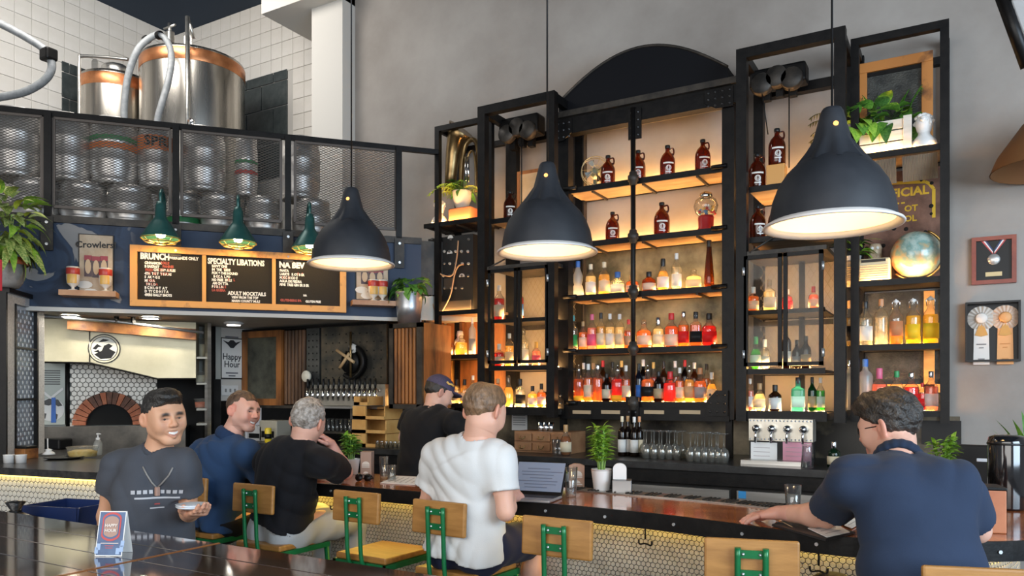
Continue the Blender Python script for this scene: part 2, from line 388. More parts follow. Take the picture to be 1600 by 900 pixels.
# black sheet put in for the dark recess right of the oven
struct('trim_5', mpanel(s1, ks1, .9, M(250, 592, KO).z, KO, KO + .03), black_m, 'flat black panel in place of the dark recess right of the oven')
ht = thing('extractor_hood', 'long stainless extractor hood above the pizza oven', 'hood', (0, 0, 0))
HO = -.92
hp = [M(60, 512, HO), M(60, 565, HO), M(140, 566, HO), M(246, 591, HO), M(306, 591, HO), M(306, 500, HO), M(60, 490, HO)]
poly = [(msof(p), p.z) for p in hp]; poly[5] = (poly[5][0], SOF); poly[6] = (poly[6][0], SOF)
MB().prism(poly, MO + MN * HO, MD, (0, 0, 1), -MN, .45).build('canopy', hood_st, ht)
MB().tube([M(140, 512, HO + .004), M(140, 566, HO + .004)], .006).build('seam', steel, ht)
MB().tube([M(60, 566, HO + .004), M(140, 567, HO + .004), M(246, 592, HO + .004), M(306, 592, HO + .004)], .010, 6).build('lower_rim', black_st, ht)
lc = M(163, 545, HO + .003); ls = msof(lc)
def disc(c, r, o, m, name, parent, rot=0, n=28, inner=0):
    pts = [(r * math.cos(2 * math.pi * k / n), r * math.sin(2 * math.pi * k / n)) for k in range(n)]
    return MB().prism(pts, c, MD, (0, 0, 1), MN, o).build(name, m, parent)
lg = disc(lc, .142, .004, black_p, 'round_emblem', ht); tag(lg, 'round black and white emblem of waves and rocks')
disc(lc + MN * .004, .132, .002, mat('emblem_cream', (.72, .66, .50), .6), 'ring', lg); disc(lc + MN * .006, .118, .002, black_p, 'ring', lg); disc(lc + MN * .008, .112, .002, mat('emblem_white', (.78, .76, .68), .6), 'field', lg)
def blob(pts, c, o, m, parent, name='mark', sc=1.0, t=.002):
    return MB().prism([(x * sc, y * sc) for x, y in pts], c + MN * o, MD, (0, 0, 1), MN, t).build(name, m, parent)
blob([(-.085, -.055), (-.02, -.02), (.0, .03), (.04, .05), (.075, .03), (.045, .0), (.1, -.03), (.06, -.09), (-.03, -.1)], lc, .010, black_p, lg, 'rock')
blob([(-.1, .0), (-.06, .045), (-.02, .02), (-.05, .015), (-.07, -.01)], lc, .010, black_p, lg, 'wave')
blob([(-.05, .06), (-.01, .095), (.05, .085), (.01, .07)], lc, .010, black_p, lg, 'wave')
blob([(-.09, -.03), (-.05, -.01), (-.03, -.04), (-.06, -.035)], lc, .010, black_p, lg, 'wave')
bm_ = MB(); p = [M(105, 514, -.75), M(306, 531, -.75), M(306, 514, -.75), M(105, 500, -.75)]
bm_.add(p + [q - MN * .12 for q in p], [(0, 1, 2, 3), (7, 6, 5, 4), (0, 4, 5, 1), (1, 5, 6, 2), (2, 6, 7, 3), (3, 7, 4, 0)])
bm_.build('timber_beam', rwood_h, None, label='burnt orange timber beam running above the extractor hood', cat='beam')
cd = thing('conduit', 'grey conduit pipe clipped under the kitchen soffit', 'pipe')
MB().tube([M(62, 493, -.55), M(180, 502, -.55), M(318, 520, -.55)], .013, 8).build('pipe', galv, cd)
for x, y in ((182, 500), (208, 502)):
    q = M(x, y, -.55); MB().box((q.x, q.y, q.z + .01), (.03, .03, .07)).box((q.x, q.y, q.z + .045), (.09, .05, .012), rz=MA).build('clamp', black_st, cd)
kc = thing('kitchen_counter', 'dark stainless kitchen counter in front of the pizza oven', 'counter')
kz = M(150, 666, -.85).z
mpanel(ks0 - 1.0, ks1 - .3, .9, kz, -.9, -.85).build('splash_panel', mat('dull_steel', (.035, .032, .028), .4, .3, col2=(.11, .10, .085), scale=4), kc)
mpanel(ks0 - 1.0, ks1 - .3, 0, kz - .02, KO, -.9).build('cabinet', black_st, kc)
# kitchen poster with sketched face and a blue stripe
kp = thing('kitchen_poster', 'pale poster with a sketched face and blue stripe beside the oven', 'poster')
a = M(62, 664, KO + .04); b = M(101, 566, KO + .04)
mpanel(msof(a), msof(b), a.z, b.z, KO + .02, KO + .03).build('sheet', mat('poster_pale', (.46, .50, .46), .6), kp)
ink = mat('ink_grey', (.10, .10, .10), .8)
c = M(80, 640, KO + .032); disc(c, .115, .003, mat('poster_white', (.72, .72, .70), .6), 'face', kp)
blob([(-.11, .0), (-.09, .07), (-.02, .11), (.06, .1), (.1, .04), (.06, .03), (.03, .06), (-.02, .04), (-.06, .05)], c, .005, ink, kp, 'hair')
blob([(.01, -.02), (.06, -.05), (.05, -.1), (.0, -.07)], c, .005, ink, kp, 'mark'); blob([(-.08, -.03), (-.04, -.04), (-.05, -.09), (-.09, -.08)], c, .005, ink, kp, 'mark')
blob([(-.02, -.13), (.025, -.13), (.02, .12), (-.015, .12)], c + MD * .02, .008, mat('stripe_blue', (.02, .12, .46), .5), kp, 'blue_stripe')
blob([(-.10, .19), (0, .1), (.11, .2), (.1, .22), (0, .13), (-.09, .21)], c, .005, mat('poster_white', (0, 0, 0)), kp, 'mark')
for k in range(7): blob([(-.07, 0), (.08, 0), (.08, .009), (-.07, .009)], c + Vector((0, 0, .25 + k * .022)), .004, ink, kp, 'text_line')
struct('trim_6', MB().tube([M(106, 566, KO + .02), M(106, 666, KO + .02)], .02, 6), black_st, 'dark upright between the poster and the oven tiles')
# white pier with the happy hour poster
PX = -6.82
struct('wall_pier', MB().span((-7.25, 5.44, 0), (PX, 5.84, SOF)), white_wall, 'white pier between kitchen and tap wall')
def XP(x, y, X):
    a_ = (x - 800) / FPX; return DP(x, y, X / (a_ * ct - st))
q = XP(360, 626, PX); struct('baseboard_pier', MB().span((-7.26, 5.43, 0), (PX + .01, 5.8, q.z)), black_st, 'dark lower cladding of the pier')
struct('trim_7', MB().span((-7.27, 5.39, 0), (PX + .012, 5.44, SOF)), black_st, 'dark corner post of the pier')
hh = thing('framed_poster', 'small framed Happy Hour poster with an eagle on the white pier', 'poster')
a = XP(343, 592, PX); b = XP(377, 531, PX)
MB().span((PX, a.y, a.z), (PX + .02, b.y, b.z + .01)).build('frame', black_p, hh)
MB().span((PX + .018, a.y + .012, a.z + .012), (PX + .022, b.y - .012, b.z)).build('print', paper, hh)
w_ = b.y - a.y; cy = (a.y + b.y) / 2; inkb = mat('ink_black', (.03, .03, .035), .8)
put_text([('Happy', 0, .07, .095, 'CENTER', .001), ('Hour', 0, -.012, .095, 'CENTER', .001)], inkb, hh, (PX + .023, cy, a.z + .14), (0, 1, 0))
MB().prism([(-.02, -.03), (.02, -.03), (.05, .0), (.12, .05), (.05, .03), (.02, .055), (-.02, .055), (-.05, .03), (-.12, .05), (-.05, .0)], (PX + .023, cy, a.z + .365), (0, 1, 0), (0, 0, 1), (1, 0, 0), .002).build('eagle', inkb, hh)
for dz, hw in ((.455, .085), (.065, .08), (.035, .045)): MB().span((PX + .022, cy - hw, a.z + dz - .007), (PX + .024, cy + hw, a.z + dz + .007)).build('text_line', mat('ink_soft', (.16, .16, .18), .8), hh)
sw = thing('wall_switches', 'white switch plate under the Happy Hour poster', 'switch')
q = XP(350, 610, PX); MB().bevbox((PX + .006, q.y + .07, q.z), (.012, .22, .11), .004).build('plate', white_p, sw)
for k in range(3): MB().box((PX + .015, q.y + .01 + k * .06, q.z), (.01, .018, .035)).build('toggle', mat('switch_grey', (.25, .25, .25), .4), sw)
# pot light
pl = thing('downlight', 'round white downlight in the cream soffit', 'light'); q = M(365, 497, -.75); q.z = SOF
MB().lathe([(0, .004), (.075, .004), (.10, -.012), (.075, -.03), (0, -.032)], 24, (q.x, q.y, q.z)).build('trim_ring', white_p, pl)
q = M(365, 497, -.75); MB().lathe([(0, -.033), (.065, -.033), (.06, -.036), (0, -.037)], 20, (q.x, q.y, SOF)).build('lens', emis('downlight_lens', (1, .93, .80), 14), pl)
for i, (x, o) in enumerate(((110, -.55), (235, -.5))):  # two extra downlights, added to brighten the kitchen
    q = M(x, 500, o); t = thing('downlight', ('added round fill downlight in the soffit left of the hood emblem', 'added round fill downlight in the soffit right of the hood emblem')[i], 'light', (q.x, q.y, SOF))
    MB().lathe([(.07, .004), (.095, -.004), (.09, -.014), (.07, -.014)], 20).build('trim_ring', white_p, t); MB().lathe([(0, -.008), (.07, -.008), (.07, -.004)], 20).build('lens', emis('kitchen_fill_lens', (1, .90, .72), 200), t)
# stainless kitchen rack beside the pier
kr = thing('kitchen_rack', 'stainless kitchen shelving beside the white pier', 'shelving')
qa = M(326, 600, -.95)
for o in (-.95, -1.3):
    q = M(325, 600, o); MB().span((q.x - .022, q.y - .022, 0), (q.x + .022, q.y + .022, SOF)).build('post', steel, kr)
sa, sb = msof(M(309, 600, -1.1)), msof(M(324, 600, -1.0))
rackz = []
for y in (558, 598, 638, 661):
    z = M(310, y, -1.0).z; rackz.append(z); mpanel(sa, sb, z - .02, z, -1.32, -.93).build('shelf', mat('rack_steel', (.22, .22, .20), .45, .5), kr)
clr = glass_mat('clear_plastic', (.86, .88, .86), .15, .25, (.8, .8, .76))
for i, (z, w, h, lab) in enumerate(((rackz[0], .07, .19, 'clear plastic jug on the top shelf of the kitchen rack'), (rackz[1], .13, .11, 'clear food tub on the second shelf of the kitchen rack'), (rackz[2], .14, .09, 'clear food tub of tomatoes on the third shelf of the kitchen rack'))):
    o = thing('food_container', lab, 'container', MS((sa + sb) / 2 - .01, z, -1.08), MA)
    MB().lathe([(w * .42, .002), (w * .5, h), (w * .53, h), (w * .53, h + .006)], 16, sq=2 if i else 0).build('tub', clr, o)
    MB().lathe([(0, .008), (w * .40, .008), (w * .45, h * .7), (0, h * .72)], 16, sq=2 if i else 0).build('contents', mat('tomato_mix' if i == 2 else 'pale_food', (.45, .10, .04) if i == 2 else (.6, .56, .42), .6), o)
# ================================================================== mezzanine railing
RZ = M(190, 191).z; MB0 = M(190, 331).z
rail = thing('mezzanine_railing', 'black steel railing with expanded metal mesh in front of the kegs', 'railing')
rs0 = msof(M(-40, 200, .03)); rs1 = msof(M(684, 240, .03))
mpanel(rs0, rs1, RZ - .025, RZ + .02, .02, .065).build('top_rail', black_st, rail)
def expanded(s0, s1, z0, z1, o):
    m = MB(); px_, h = .046, .0115; n = int((s1 - s0) / (px_ / 2)); rows = int((z1 - z0) / h)
    for r in range(rows):
        za = z0 + r * h; up = r % 2; vs = []; fs = []
        for i in range(n + 1):
            z = za + (h - .001 if (i + up) % 2 else .001); s = s0 + i * px_ / 2
            for dz, do in ((-.0021, 0), (.0021, .004), (.0021, .0), (-.0021, -.003)): vs.append(MS(s, z + dz, o + do))
        for i in range(n):
            k = i * 4
            for q in range(4): fs.append((k + q, k + (q + 1) % 4, k + 4 + (q + 1) % 4, k + 4 + q))
        m.add(vs, fs)
    return m
mesh_m = mat('mesh_steel', (.20, .185, .17), .45, .6)
for xa, xb in ((-60, 66), (84, 266), (284, 439), (461, 618)):
    s0, s1 = msof(M(xa, 250, .04)), msof(M(xb, 250, .04)); z0, z1 = MB0, RZ - .035
    f = expanded(s0, s1, z0, z1, .04).build('mesh_panel', mesh_m, rail); tag(f, kind='stuff')
    for (a, b, c, d) in ((s0 - .012, s0 + .012, z0, z1), (s1 - .012, s1 + .012, z0, z1), (s0, s1, z0 - .015, z0 + .01), (s0, s1, z1 - .01, z1 + .012)):
        mpanel(a, b, c, d, .028, .052).build('panel_frame', mat('frame_brown', (.10, .085, .075), .5, .5), rail)
for xc in (75, 275, 450, 623):
    s = msof(M(xc, 250, .06)); p = mpanel(s - .027, s + .027, MZ - .28, RZ, .05, .085).build('post', black_st, rail)
    mpanel(s - .045, s + .045, MZ - .30, MZ - .02, .085, .10).build('bracket', iron, p)
    for dz in (.25, .07): MB().tube([MS(s, MZ - dz, .10), MS(s, MZ - dz, .115)], .012, 8).build('bolt', galv, p)

# ================================================================== kegs
def keg_prof(r, h):
    c = .88
    if h < .45: mid = [(r, .09), (r * 1.0, h * .46), (r * 1.04, h * .5), (r, h * .54), (r, h - .09)]
    else: mid = [(r, .11), (r, h * .32), (r * 1.035, h * .35), (r, h * .38), (r, h * .62), (r * 1.035, h * .65), (r, h * .68), (r, h - .11)]
    return [(0, .03), (r * .8, .03), (r * .86, .0), (r * .93, .004), (r * .93, .05), (r * .90, .062)] + mid + [(r * .90, h - .062), (r * .93, h - .05), (r * .93, h - .004), (r * .86, h), (r * .82, h - .03), (0, h - .03)]
KM = {}
def keg(label, x, off, z, r, h, bands=(), txt=None):
    p = M(x, 300, off); t = thing('beer_keg', label, 'keg', (p.x, p.y, z), random.uniform(0, 6), 'steel kegs on the mezzanine')
    key = (r, h)
    if key not in KM:
        KM[key] = (MB().lathe(keg_prof(r, h), 36).mesh('shell', keg_st), MB().lathe([(0, h - .03), (.03, h - .03), (.03, h - .008), (0, h - .008)], 12).mesh('valve', chrome))
    mobj('shell', KM[key][0], t); mobj('valve', KM[key][1], t)
    for (za, zb, m) in bands: MB().lathe([(r * 1.037, za), (r * 1.045, za + .004), (r * 1.045, zb - .004), (r * 1.037, zb)], 36).build('band', m, t)
    if txt:
        d = (Vector((0, 0, 0)) - p); d.z = 0; d.normalize(); ux = Vector((-d.y, d.x, 0)); inv = Matrix.Rotation(-t.rotation_euler.z, 3, 'Z')
        put_text([(txt, 0, 0, .12, 'CENTER', .003)], black_p, t, inv @ (d * (r * 1.05) + Vector((0, 0, .36))), inv @ ux)
green_b = mat('green_band', (.03, .22, .07), .5); orange_b = mat('orange_band', (.70, .17, .03), .5); red_b = mat('red_band', (.50, .05, .04), .5); white_b = mat('white_band', (.75, .74, .70), .5)
K1, K2 = -.27, -.31
keg('short steel keg half hidden behind the leafy plant, lower keg row', 58, K1, MZ, .185, .35)
keg('short steel keg below the dented keg stack, left of the first lamp', 131, K1, MZ, .195, .35)
keg('short steel keg right above the first gooseneck lamp', 203, K1, MZ, .19, .35)
keg('short keg with green and white stripe at its foot', 287, K1 - .12, MZ, .15, .35, [(.03, .07, white_b), (.075, .125, green_b)])
keg('short steel keg standing above the middle gooseneck lamp', 343, K1 - .02, MZ, .165, .35)
keg('short steel keg right of the middle gooseneck lamp', 413, K1 - .04, MZ, .17, .35)
keg('short steel keg behind the right gooseneck lamp', 487, K1, MZ, .18, .35)
keg('tall plain keg at the far left of the railing', 28, K2, MZ + .355, .20, .59)
keg('tall plain keg just right of the first rail post', 108, K2, MZ + .355, .185, .59)
keg('tall keg with one green and one orange band', 179, K2, MZ + .355, .197, .59, [(.30, .355, orange_b), (.375, .415, green_b)])
keg('tall keg with wide orange lettered band', 246, K2, MZ + .355, .165, .59, [(.33, .46, orange_b)], 'SPRI')
keg('tall plain keg under the large tank between second and third rail post', 318, K2, MZ + .355, .19, .59)
keg('slim keg with thin green and red bands', 385, K2, MZ + .355, .10, .55, [(.30, .33, green_b), (.20, .235, red_b)])
keg('tall plain keg half behind the third rail post', 469, K2, MZ + .355, .185, .59)

# ================================================================== brewing tanks
def tank(label, x, d, r, z1, lugs):
    p = DP(x, 300, d); t = thing('brewing_tank', label, 'tank', (p.x, p.y, MZ))
    h = z1 - MZ
    MB().lathe([(0, .25), (r * .9, .25), (r, .32), (r, h - .03), (r * .99, h), (r * .93, h + .015), (0, h + .10)], 48).build('vessel', tank_st, t)
    MB().lathe([(r * 1.003, h - .17), (r * 1.008, h - .165), (r * 1.008, h - .035), (r * 1.003, h - .03)], 48).build('copper_band', copper, t)
    for k in range(4):
        a = k * math.pi / 2 + .6; MB().tube([(r * .8 * math.cos(a), r * .8 * math.sin(a), 0), (r * .8 * math.cos(a), r * .8 * math.sin(a), .3)], .04, 10).build('leg', steel, t)
    for a in lugs:
        c = Vector((r * .92 * math.cos(a), r * .92 * math.sin(a), h)); MB().prism([(-.04, 0), (.04, 0), (.04, .09), (.02, .12), (-.02, .12), (-.04, .09)], c, (math.sin(a), -math.cos(a), 0), (0, 0, 1), (math.cos(a), math.sin(a), 0), .012).build('lifting_lug', steel, t)
    MB().lathe([(0, h + .05), (.16, h + .05), (.16, h + .16), (.13, h + .19), (0, h + .2)], 20).build('manway', steel, t)
    return t
t1 = tank('smaller steel brewing tank with orange copper band, at left', 181, 9.45, .40, 5.42, (-1.2,))
t2 = tank('large steel brewing tank with orange copper band and hose over its rim', 302, 9.2, .588, 5.52, (-.75, -2.2))
hose = mat('grey_hose', (.20, .215, .22), .5, col2=(.30, .31, .32), scale=20)
def spline(pts, n=8):
    P = [Vector(p) for p in pts]; out = []
    for i in range(len(P) - 1):
        a, b, c, d = P[max(i - 1, 0)], P[i], P[i + 1], P[min(i + 2, len(P) - 1)]
        for k in range(n):
            t = k / n; out.append(.5 * ((2 * b) + (c - a) * t + (2 * a - 5 * b + 4 * c - d) * t * t + (3 * b - a - 3 * c + d) * t ** 3))
    return out + [P[-1]]
h1 = thing('brewery_hose', 'grey hose arching over the rim of the large tank', 'hose')
MB().tube(spline([DP(x, y, d) for x, y, d in ((199, 399, 8.3), (198, 300, 8.3), (196, 215, 8.3), (194, 170, 8.3), (200, 120, 8.3), (214, 80, 8.3), (232, 61, 8.35), (248, 55, 8.4), (262, 66, 8.4), (268, 92, 8.4), (262, 130, 8.35), (252, 165, 8.3), (245, 200, 8.3), (242, 300, 8.3), (242, 399, 8.3))]), .036, 10).build('tube', hose, h1)
for x, y in ((229, 62), (249, 55)): MB().lathe([(.042, -.03), (.046, 0), (.042, .03)], 12, DP(x, y, 8.37), ax=Matrix.Rotation(R(90), 3, 'Y')).build('clamp', black_st, h1)
h2 = thing('brewery_hose', 'grey hose looping in from the left edge in front of the white tile wall', 'hose')
MB().tube(spline([DP(x, y, 7.6) for x, y in ((-150, -270), (-140, -120), (-100, -20), (-40, 20), (0, 37), (40, 58), (72, 80), (81, 104), (70, 125), (40, 143), (0, 152), (-40, 158), (-90, 185), (-120, 260), (-120, 380))]), .038, 10).build('tube', hose, h2)
MB().bevbox(DP(76, 86, 7.6), (.14, .12, .12), .02).build('clamp', black_st, h2)
pg = thing('tank_pipework', 'thin steel standpipe with slanted brace in front of the large tank', 'pipe')
MB().tube([DP(293, 330, 8.5), DP(293, 26, 8.5)], .026, 8).tube([DP(293, 26, 8.5), DP(303, 60, 8.55)], .018, 8).build('pipe', steel, pg)
MB().lathe([(0, 0), (.05, 0), (.05, .03), (0, .03)], 16, DP(300, 193, 8.35), ax=Matrix.Rotation(R(90), 3, 'X')).build('gauge', chrome, pg)
pg = thing('tank_pipework', 'bent steel pipe around the top of the smaller tank', 'pipe')
MB().tube(spline([DP(x, y, 8.9) for x, y in ((124, 330), (124, 180), (124, 95), (128, 88), (160, 89), (200, 93))]), .018, 8).build('pipe', steel, pg)
vv = thing('tank_valve', 'small valve fitting on top of the large tank', 'valve')
q = DP(265, 58, 8.9); MB().bevbox(q, (.10, .08, .14), .02).tube([q, q + Vector((0, 0, .16))], .02, 8).tube([q + Vector((-.1, 0, .12)), q + Vector((.1, 0, .12))], .014, 8).build('body', steel, vv)

# ================================================================== menu board
mz1 = (M(203, 382, .11).z + M(497, 398, .11).z) / 2; mz0 = (M(203, 477, .11).z + M(537, 489, .11).z) / 2
ms0, ms1 = msof(M(203, 430, .11)), msof(M(541, 440, .11))
menu = thing('menu_board', 'wide wood framed black menu board listing brunch and libations', 'menu board')
bw = .056
mpanel(ms0 + .03, ms1 - .03, mz0 + .03, mz1 - .03, .062, .085).build('letter_panel', mat('felt_letterboard', (.020, .016, .012), .9, bump=.3, bscale=120), menu)
for (a, b, c, d) in ((ms0, ms1, mz1 - bw, mz1), (ms0, ms1, mz0, mz0 + bw)): mpanel(a, b, c, d, .06, .115).build('frame_board', pinek, menu)
for (a, b) in ((ms0, ms0 + bw), (ms1 - bw, ms1)): mpanel(a, b, mz0 + bw, mz1 - bw, .06, .114).build('frame_board', pinek, menu)
mu = [msof(M(x, 430, .1)) for x in (319, 428)]
for s in mu: mpanel(s - .016, s + .016, mz0 + bw, mz1 - bw, .06, .108).build('mullion', pinek, menu)
wl_ = emis('x', (1, 1, 1), 0) if False else mat('letter_white', (.86, .84, .78), .5); rl = mat('letter_red', (.42, .07, .035), .5)
mh = mz1 - mz0
def menu_lines(items, m):
    put_text(items, m, menu, MS(0, 0, .088), MD)
def ml(x, y): q = M(x, y, .088); return msof(q), q.z
def line(txt, x, y, cap, align='LEFT', bold=.0015, sx=.80):
    s, z = ml(x, y); return (txt, s, z, cap * .0056 / .70, align, bold, sx)
wh = [line('BRUNCH', 219, 404, 9.5, bold=.004, sx=.74), line('WEEKENDS ONLY', 263, 404.5, 4.6)]
rd = []
L1 = [('CINNAMON', 'ROLLS', 251), ('B EAKFAST', 'PANINIS', 254), ('CHI  EN& A FLES', '', 0), ('4TH  T E T  T S A AS', '', 0), ('S  AK & G S', '', 0), ('MI  O A', '', 0), ('  I H L D', '', 0), ('B C N L O T  A T', '', 0), ('D  TY C D H I T A', '', 0), ('49ERS RALLY SHOTS', '', 0)]
for i, (a, b, x) in enumerate(L1):
    y = 412.2 + i * 5.55; wh.append(line(a, 226 + (14 if i == 2 else 0), y, 3.7, bold=.0018))
    if b: rd.append(line(b, x, y + .3, 3.7, bold=.0018))
rd += [line('FRIED', 227, 423.3, 3.7), line('S   RE     O T D', 233, 428.9, 3.7), line('CKE    W F', 247, 423.3, 3.7), line('M SA', 232, 440, 3.7), line('W  E T A', 228, 445.5, 3.7)]
wh += [line('SPECIALTY LIBATIONS', 324.5, 411.5, 8.5, bold=.003, sx=.70)]
for i, a in enumerate(('SAVVY ONE', 'IN  THE   EEDS', 'FOX & THE HOUND', '  B CC A  L PO', 'NO FREE  EFI LS', ' AM CH TTA', 'P P R L N', '')):
    wh.append(line(a, 331, 417.3 + i * 5.35, 3.7, bold=.0018))
rd += [line('LA GUERA', 331, 454.8, 3.7, bold=.0018), line('R     L', 356, 438.7, 3.7), line('E P E  A E', 335, 449.4, 3.7), line('W', 349, 422.6, 3.7)]
wh += [line('ADULT MOCKTAILS', 356, 460.5, 5.6, bold=.002, sx=.80), line('VIEW FROM THE TOP', 362, 466, 3.6), line('MARIN COUNTY MULE', 362, 471.5, 3.6)]
wh += [line('NA BEV', 436, 417.5, 9.0, bold=.004, sx=.9)]
for i, a in enumerate(('FANTA', 'LARRYS   R OT B ER', 'M XIC N CO E', 'AGUA DE PIEDRA', 'FEVE  TREE GIN ER B ER')): wh.append(line(a, 437, 424.2 + i * 5.5, 3.8, bold=.0018))
rd += [line('O   E', 464, 429.7, 3.8), line('E A  K', 441, 435.2, 3.8), line('GLUTENBERG IPA', 438, 470.5, 3.6)]
wh += [line('NA', 474, 463, 3.2), line('GLUTEN FREE', 477.5, 472.5, 3.4)]
menu_lines(wh, wl_); menu_lines(rd, rl)

# ================================================================== gooseneck lamps
gn_green = mat('lamp_green', (.016, .075, .070), .35, .3, col2=(.025, .10, .09), scale=10)
def gooseneck(label, x, y):
    c = M(x, y, .36); t = thing('gooseneck_lamp', label, 'lamp', (c.x, c.y, c.z), 0, 'gooseneck lamps over the menu board')
    MB().lathe([(.155, 0), (.150, .012), (.075, .13), (.045, .17), (.040, .26), (.030, .30), (.0, .30)], 28).lathe([(.152, .001), (.147, .012), (.072, .125), (.04, .15)], 28).build('shade', gn_green, t)
    MB().tube(spline([Vector((0, 0, .29)), Vector((0, 0, .37)), -MN * .10 + Vector((0, 0, .42)), -MN * .24 + Vector((0, 0, .38)), -MN * .29 + Vector((0, 0, .30))]), .014, 8).build('arm', gn_green, t)
    g = MB(); n = 20; brass = mat('brass_wire', (.80, .52, .18), .3, .9)
    for r_, z_ in ((.152, -.006), (.12, -.035), (.05, -.05)): g.tube([(r_ * math.cos(2 * math.pi * k / n), r_ * math.sin(2 * math.pi * k / n), z_) for k in range(n)], .0045, 6, closed=True)
    for k in range(8):
        a = k * math.pi / 4; g.tube([(.152 * math.cos(a), .152 * math.sin(a), -.006), (.12 * math.cos(a), .12 * math.sin(a), -.035), (.05 * math.cos(a), .05 * math.sin(a), -.05)], .0035, 5)
    g.build('wire_guard', brass, t)
    MB().lathe([(0, .0), (.03, .008), (.04, .035), (.03, .07), (.015, .1), (0, .1)], 14).build('bulb', emis('gooseneck_bulb', (1, .62, .22), 130), t)
gooseneck('green gooseneck lamp over the brunch column', 251, 372)
gooseneck('green gooseneck lamp over the libations column', 372, 379)
gooseneck('green gooseneck lamp over the right end of the menu board', 484, 388)

# ================================================================== crowler posters, ledges, can glasses
def crowler(x0, x1, y0, y1, label, full=True):
    a, b = M(x0, y1, .08), M(x1, y0, .08); s0, s1, z0, z1 = msof(a), msof(b), a.z, b.z
    t = thing('beer_poster', label, 'poster')
    mpanel(s0 - .008, s1 + .008, z0 - .008, z1 + .008, .061, .075).build('frame', black_p, t)
    mpanel(s0, s1, z0, z1, .07, .079).build('print', mat('kraft_print', (.42, .30, .19), .6, col2=(.56, .45, .33), scale=8), t)
    w, h = s1 - s0, z1 - z0; o = MS(s0 + w / 2, z0, .08)
    if full: put_text([('Crowlers!', 0, h * .80, .075, 'CENTER', .002)], black_p, t, o, (MD + Vector((0, 0, .03))))
    for k in (-1, 0, 1):
        c = MS(s0 + w * (.5 + .24 * k), z0 + h * (.50 if k else .49), .08); cw, ch = w * .115, h * .17
        blob([(-cw, -ch), (cw, -ch), (cw, ch), (-cw, ch)], c, 0, mat('can_print_dark', (.07, .04, .05), .5), t, 'can_picture')
        blob([(-cw, ch * .55), (cw, ch * .55), (cw, ch), (-cw, ch)], c, .002, mat('can_print_red', (.30, .03, .05), .5), t, 'can_picture')
        blob([(cw * .8 * math.cos(q), ch * .7 * math.sin(q) - ch * .05) for q in [i * math.pi / 6 for i in range(12)]], c, .003, mat('can_print_tan', (.55, .40, .25), .5), t, 'can_picture')
    for k, (u, v) in enumerate(((.16, .20), (.34, .08))): blob([(.06 * math.cos(q), .032 * math.sin(q)) for q in [i * math.pi / 6 for i in range(12)]], MS(s0 + w * u, z0 + h * v, .08), .002, mat('sticker_white', (.75, .7, .62), .6), t, 'price_sticker')
    return t
crowler(124, 176, 369, 464, 'framed Crowlers poster with three cans left of the menu board')
crowler(557, 606, 398, 467, 'framed can poster right of the menu board behind the pendant lamp')
def ledge(x0, x1, y, label):
    a, b = M(x0, y, .14), M(x1, y, .14); z = (a.z + b.z) / 2
    o = mpanel(msof(a), msof(b), z - .045, z, .062, .24).build('wall_ledge', mat('ledge_wood', (.42, .19, .08), .45, col2=(.55, .29, .14), scale=6), None, label=label, cat='shelf'); return z
z = ledge(96, 184, 456, 'small wooden ledge under the Crowlers poster')
def can_glass(x, z, label):
    q = M(x, 450, .16); t = thing('beer_glass', label, 'glass', (q.x, q.y, z), MA - R(90))
    MB().lathe([(0, .004), (.036, .004), (.038, .0), (.038, .008), (.012, .016), (.012, .03), (.045, .06), (.05, .10), (.05, .195), (.046, .20), (0, .20)], 20).build('can', mat('can_white', (.72, .66, .58), .3), t)
    MB().lathe([(.0505, .135), (.0515, .137), (.0515, .185), (.0505, .187)], 20).build('red_band', mat('can_red', (.50, .045, .03), .35), t)
    MB().lathe([(.0505, .06), (.0525, .07), (.0525, .125), (.0505, .134)], 14, a0=-.75, a1=.75).build('gold_label', mat('can_gold', (.72, .42, .10), .35), t)
    t.rotation_euler = (0, 0, MA - R(90))
can_glass(114, z, 'red and gold stemmed can at the left end of the small ledge'); can_glass(165, z, 'red and gold stemmed can at the right end of the small ledge')
z = ledge(549, 616, 471, 'small wooden ledge right of the menu board')
can_glass(583.5, z, 'red and gold stemmed can right of the pendant lamp, nearer the menu board'); can_glass(597.5, z, 'red and gold stemmed can beside the potted fern in the steel bucket')
# ================================================================== back bar shelving
FY, TY = 6.05, 5.80; TOPZ = 4.16; CTZ = 1.08
def X_(x, Y=FY): return W(x, 600, Y).x
def zat(x, y, Y=FY): return W(x, y, Y).z
patina = mat('patina_mirror', (.05, .05, .035), .32, .75, col2=(.26, .24, .16), scale=3.0, mix=(.35, .7), rvar=.25)
corr = mat('corrugated_tin', (.30, .27, .22), .45, .6, col2=(.42, .36, .28), scale=5)
wire_m = mat('wire_mesh', (.28, .24, .17), .4, .6)
glass_pane = glass_mat('door_glass', (.94, .94, .91), .04, refl=.22)
def shelf_boards(parent, x0, x1, y0, y1, z, th=.03, under=plywood, ribs=0, ledy=None, ledw=.03, lm=None):
    """one shelf: steel lip, underside boards, light strip"""
    MB().span((x0, y0, z - th), (x1, y0 + .018, z + .012)).build('shelf_lip', black_st, parent); MB().span((x0, y1 - .012, z - th), (x1, y1, z)).build('rear_lip', black_st, parent)
    MB().span((x0, y0 + .018, z - th + .006), (x1, y1 - .012, z - .002)).build('shelf_board', under, parent)
    for k in range(ribs):
        x = x0 + (x1 - x0) * (k + .5) / ribs; MB().span((x - .008, y0 + .02, z - th - .012), (x + .008, y1 - .01, z - th + .006)).build('shelf_rib', iron, parent)
    if ledy is not None:
        MB().span((x0 + .03, ledy - ledw / 2, z - .001), (x1 - .03, ledy + ledw / 2, z + .006)).build('light_strip', lm or led, parent)
    return z
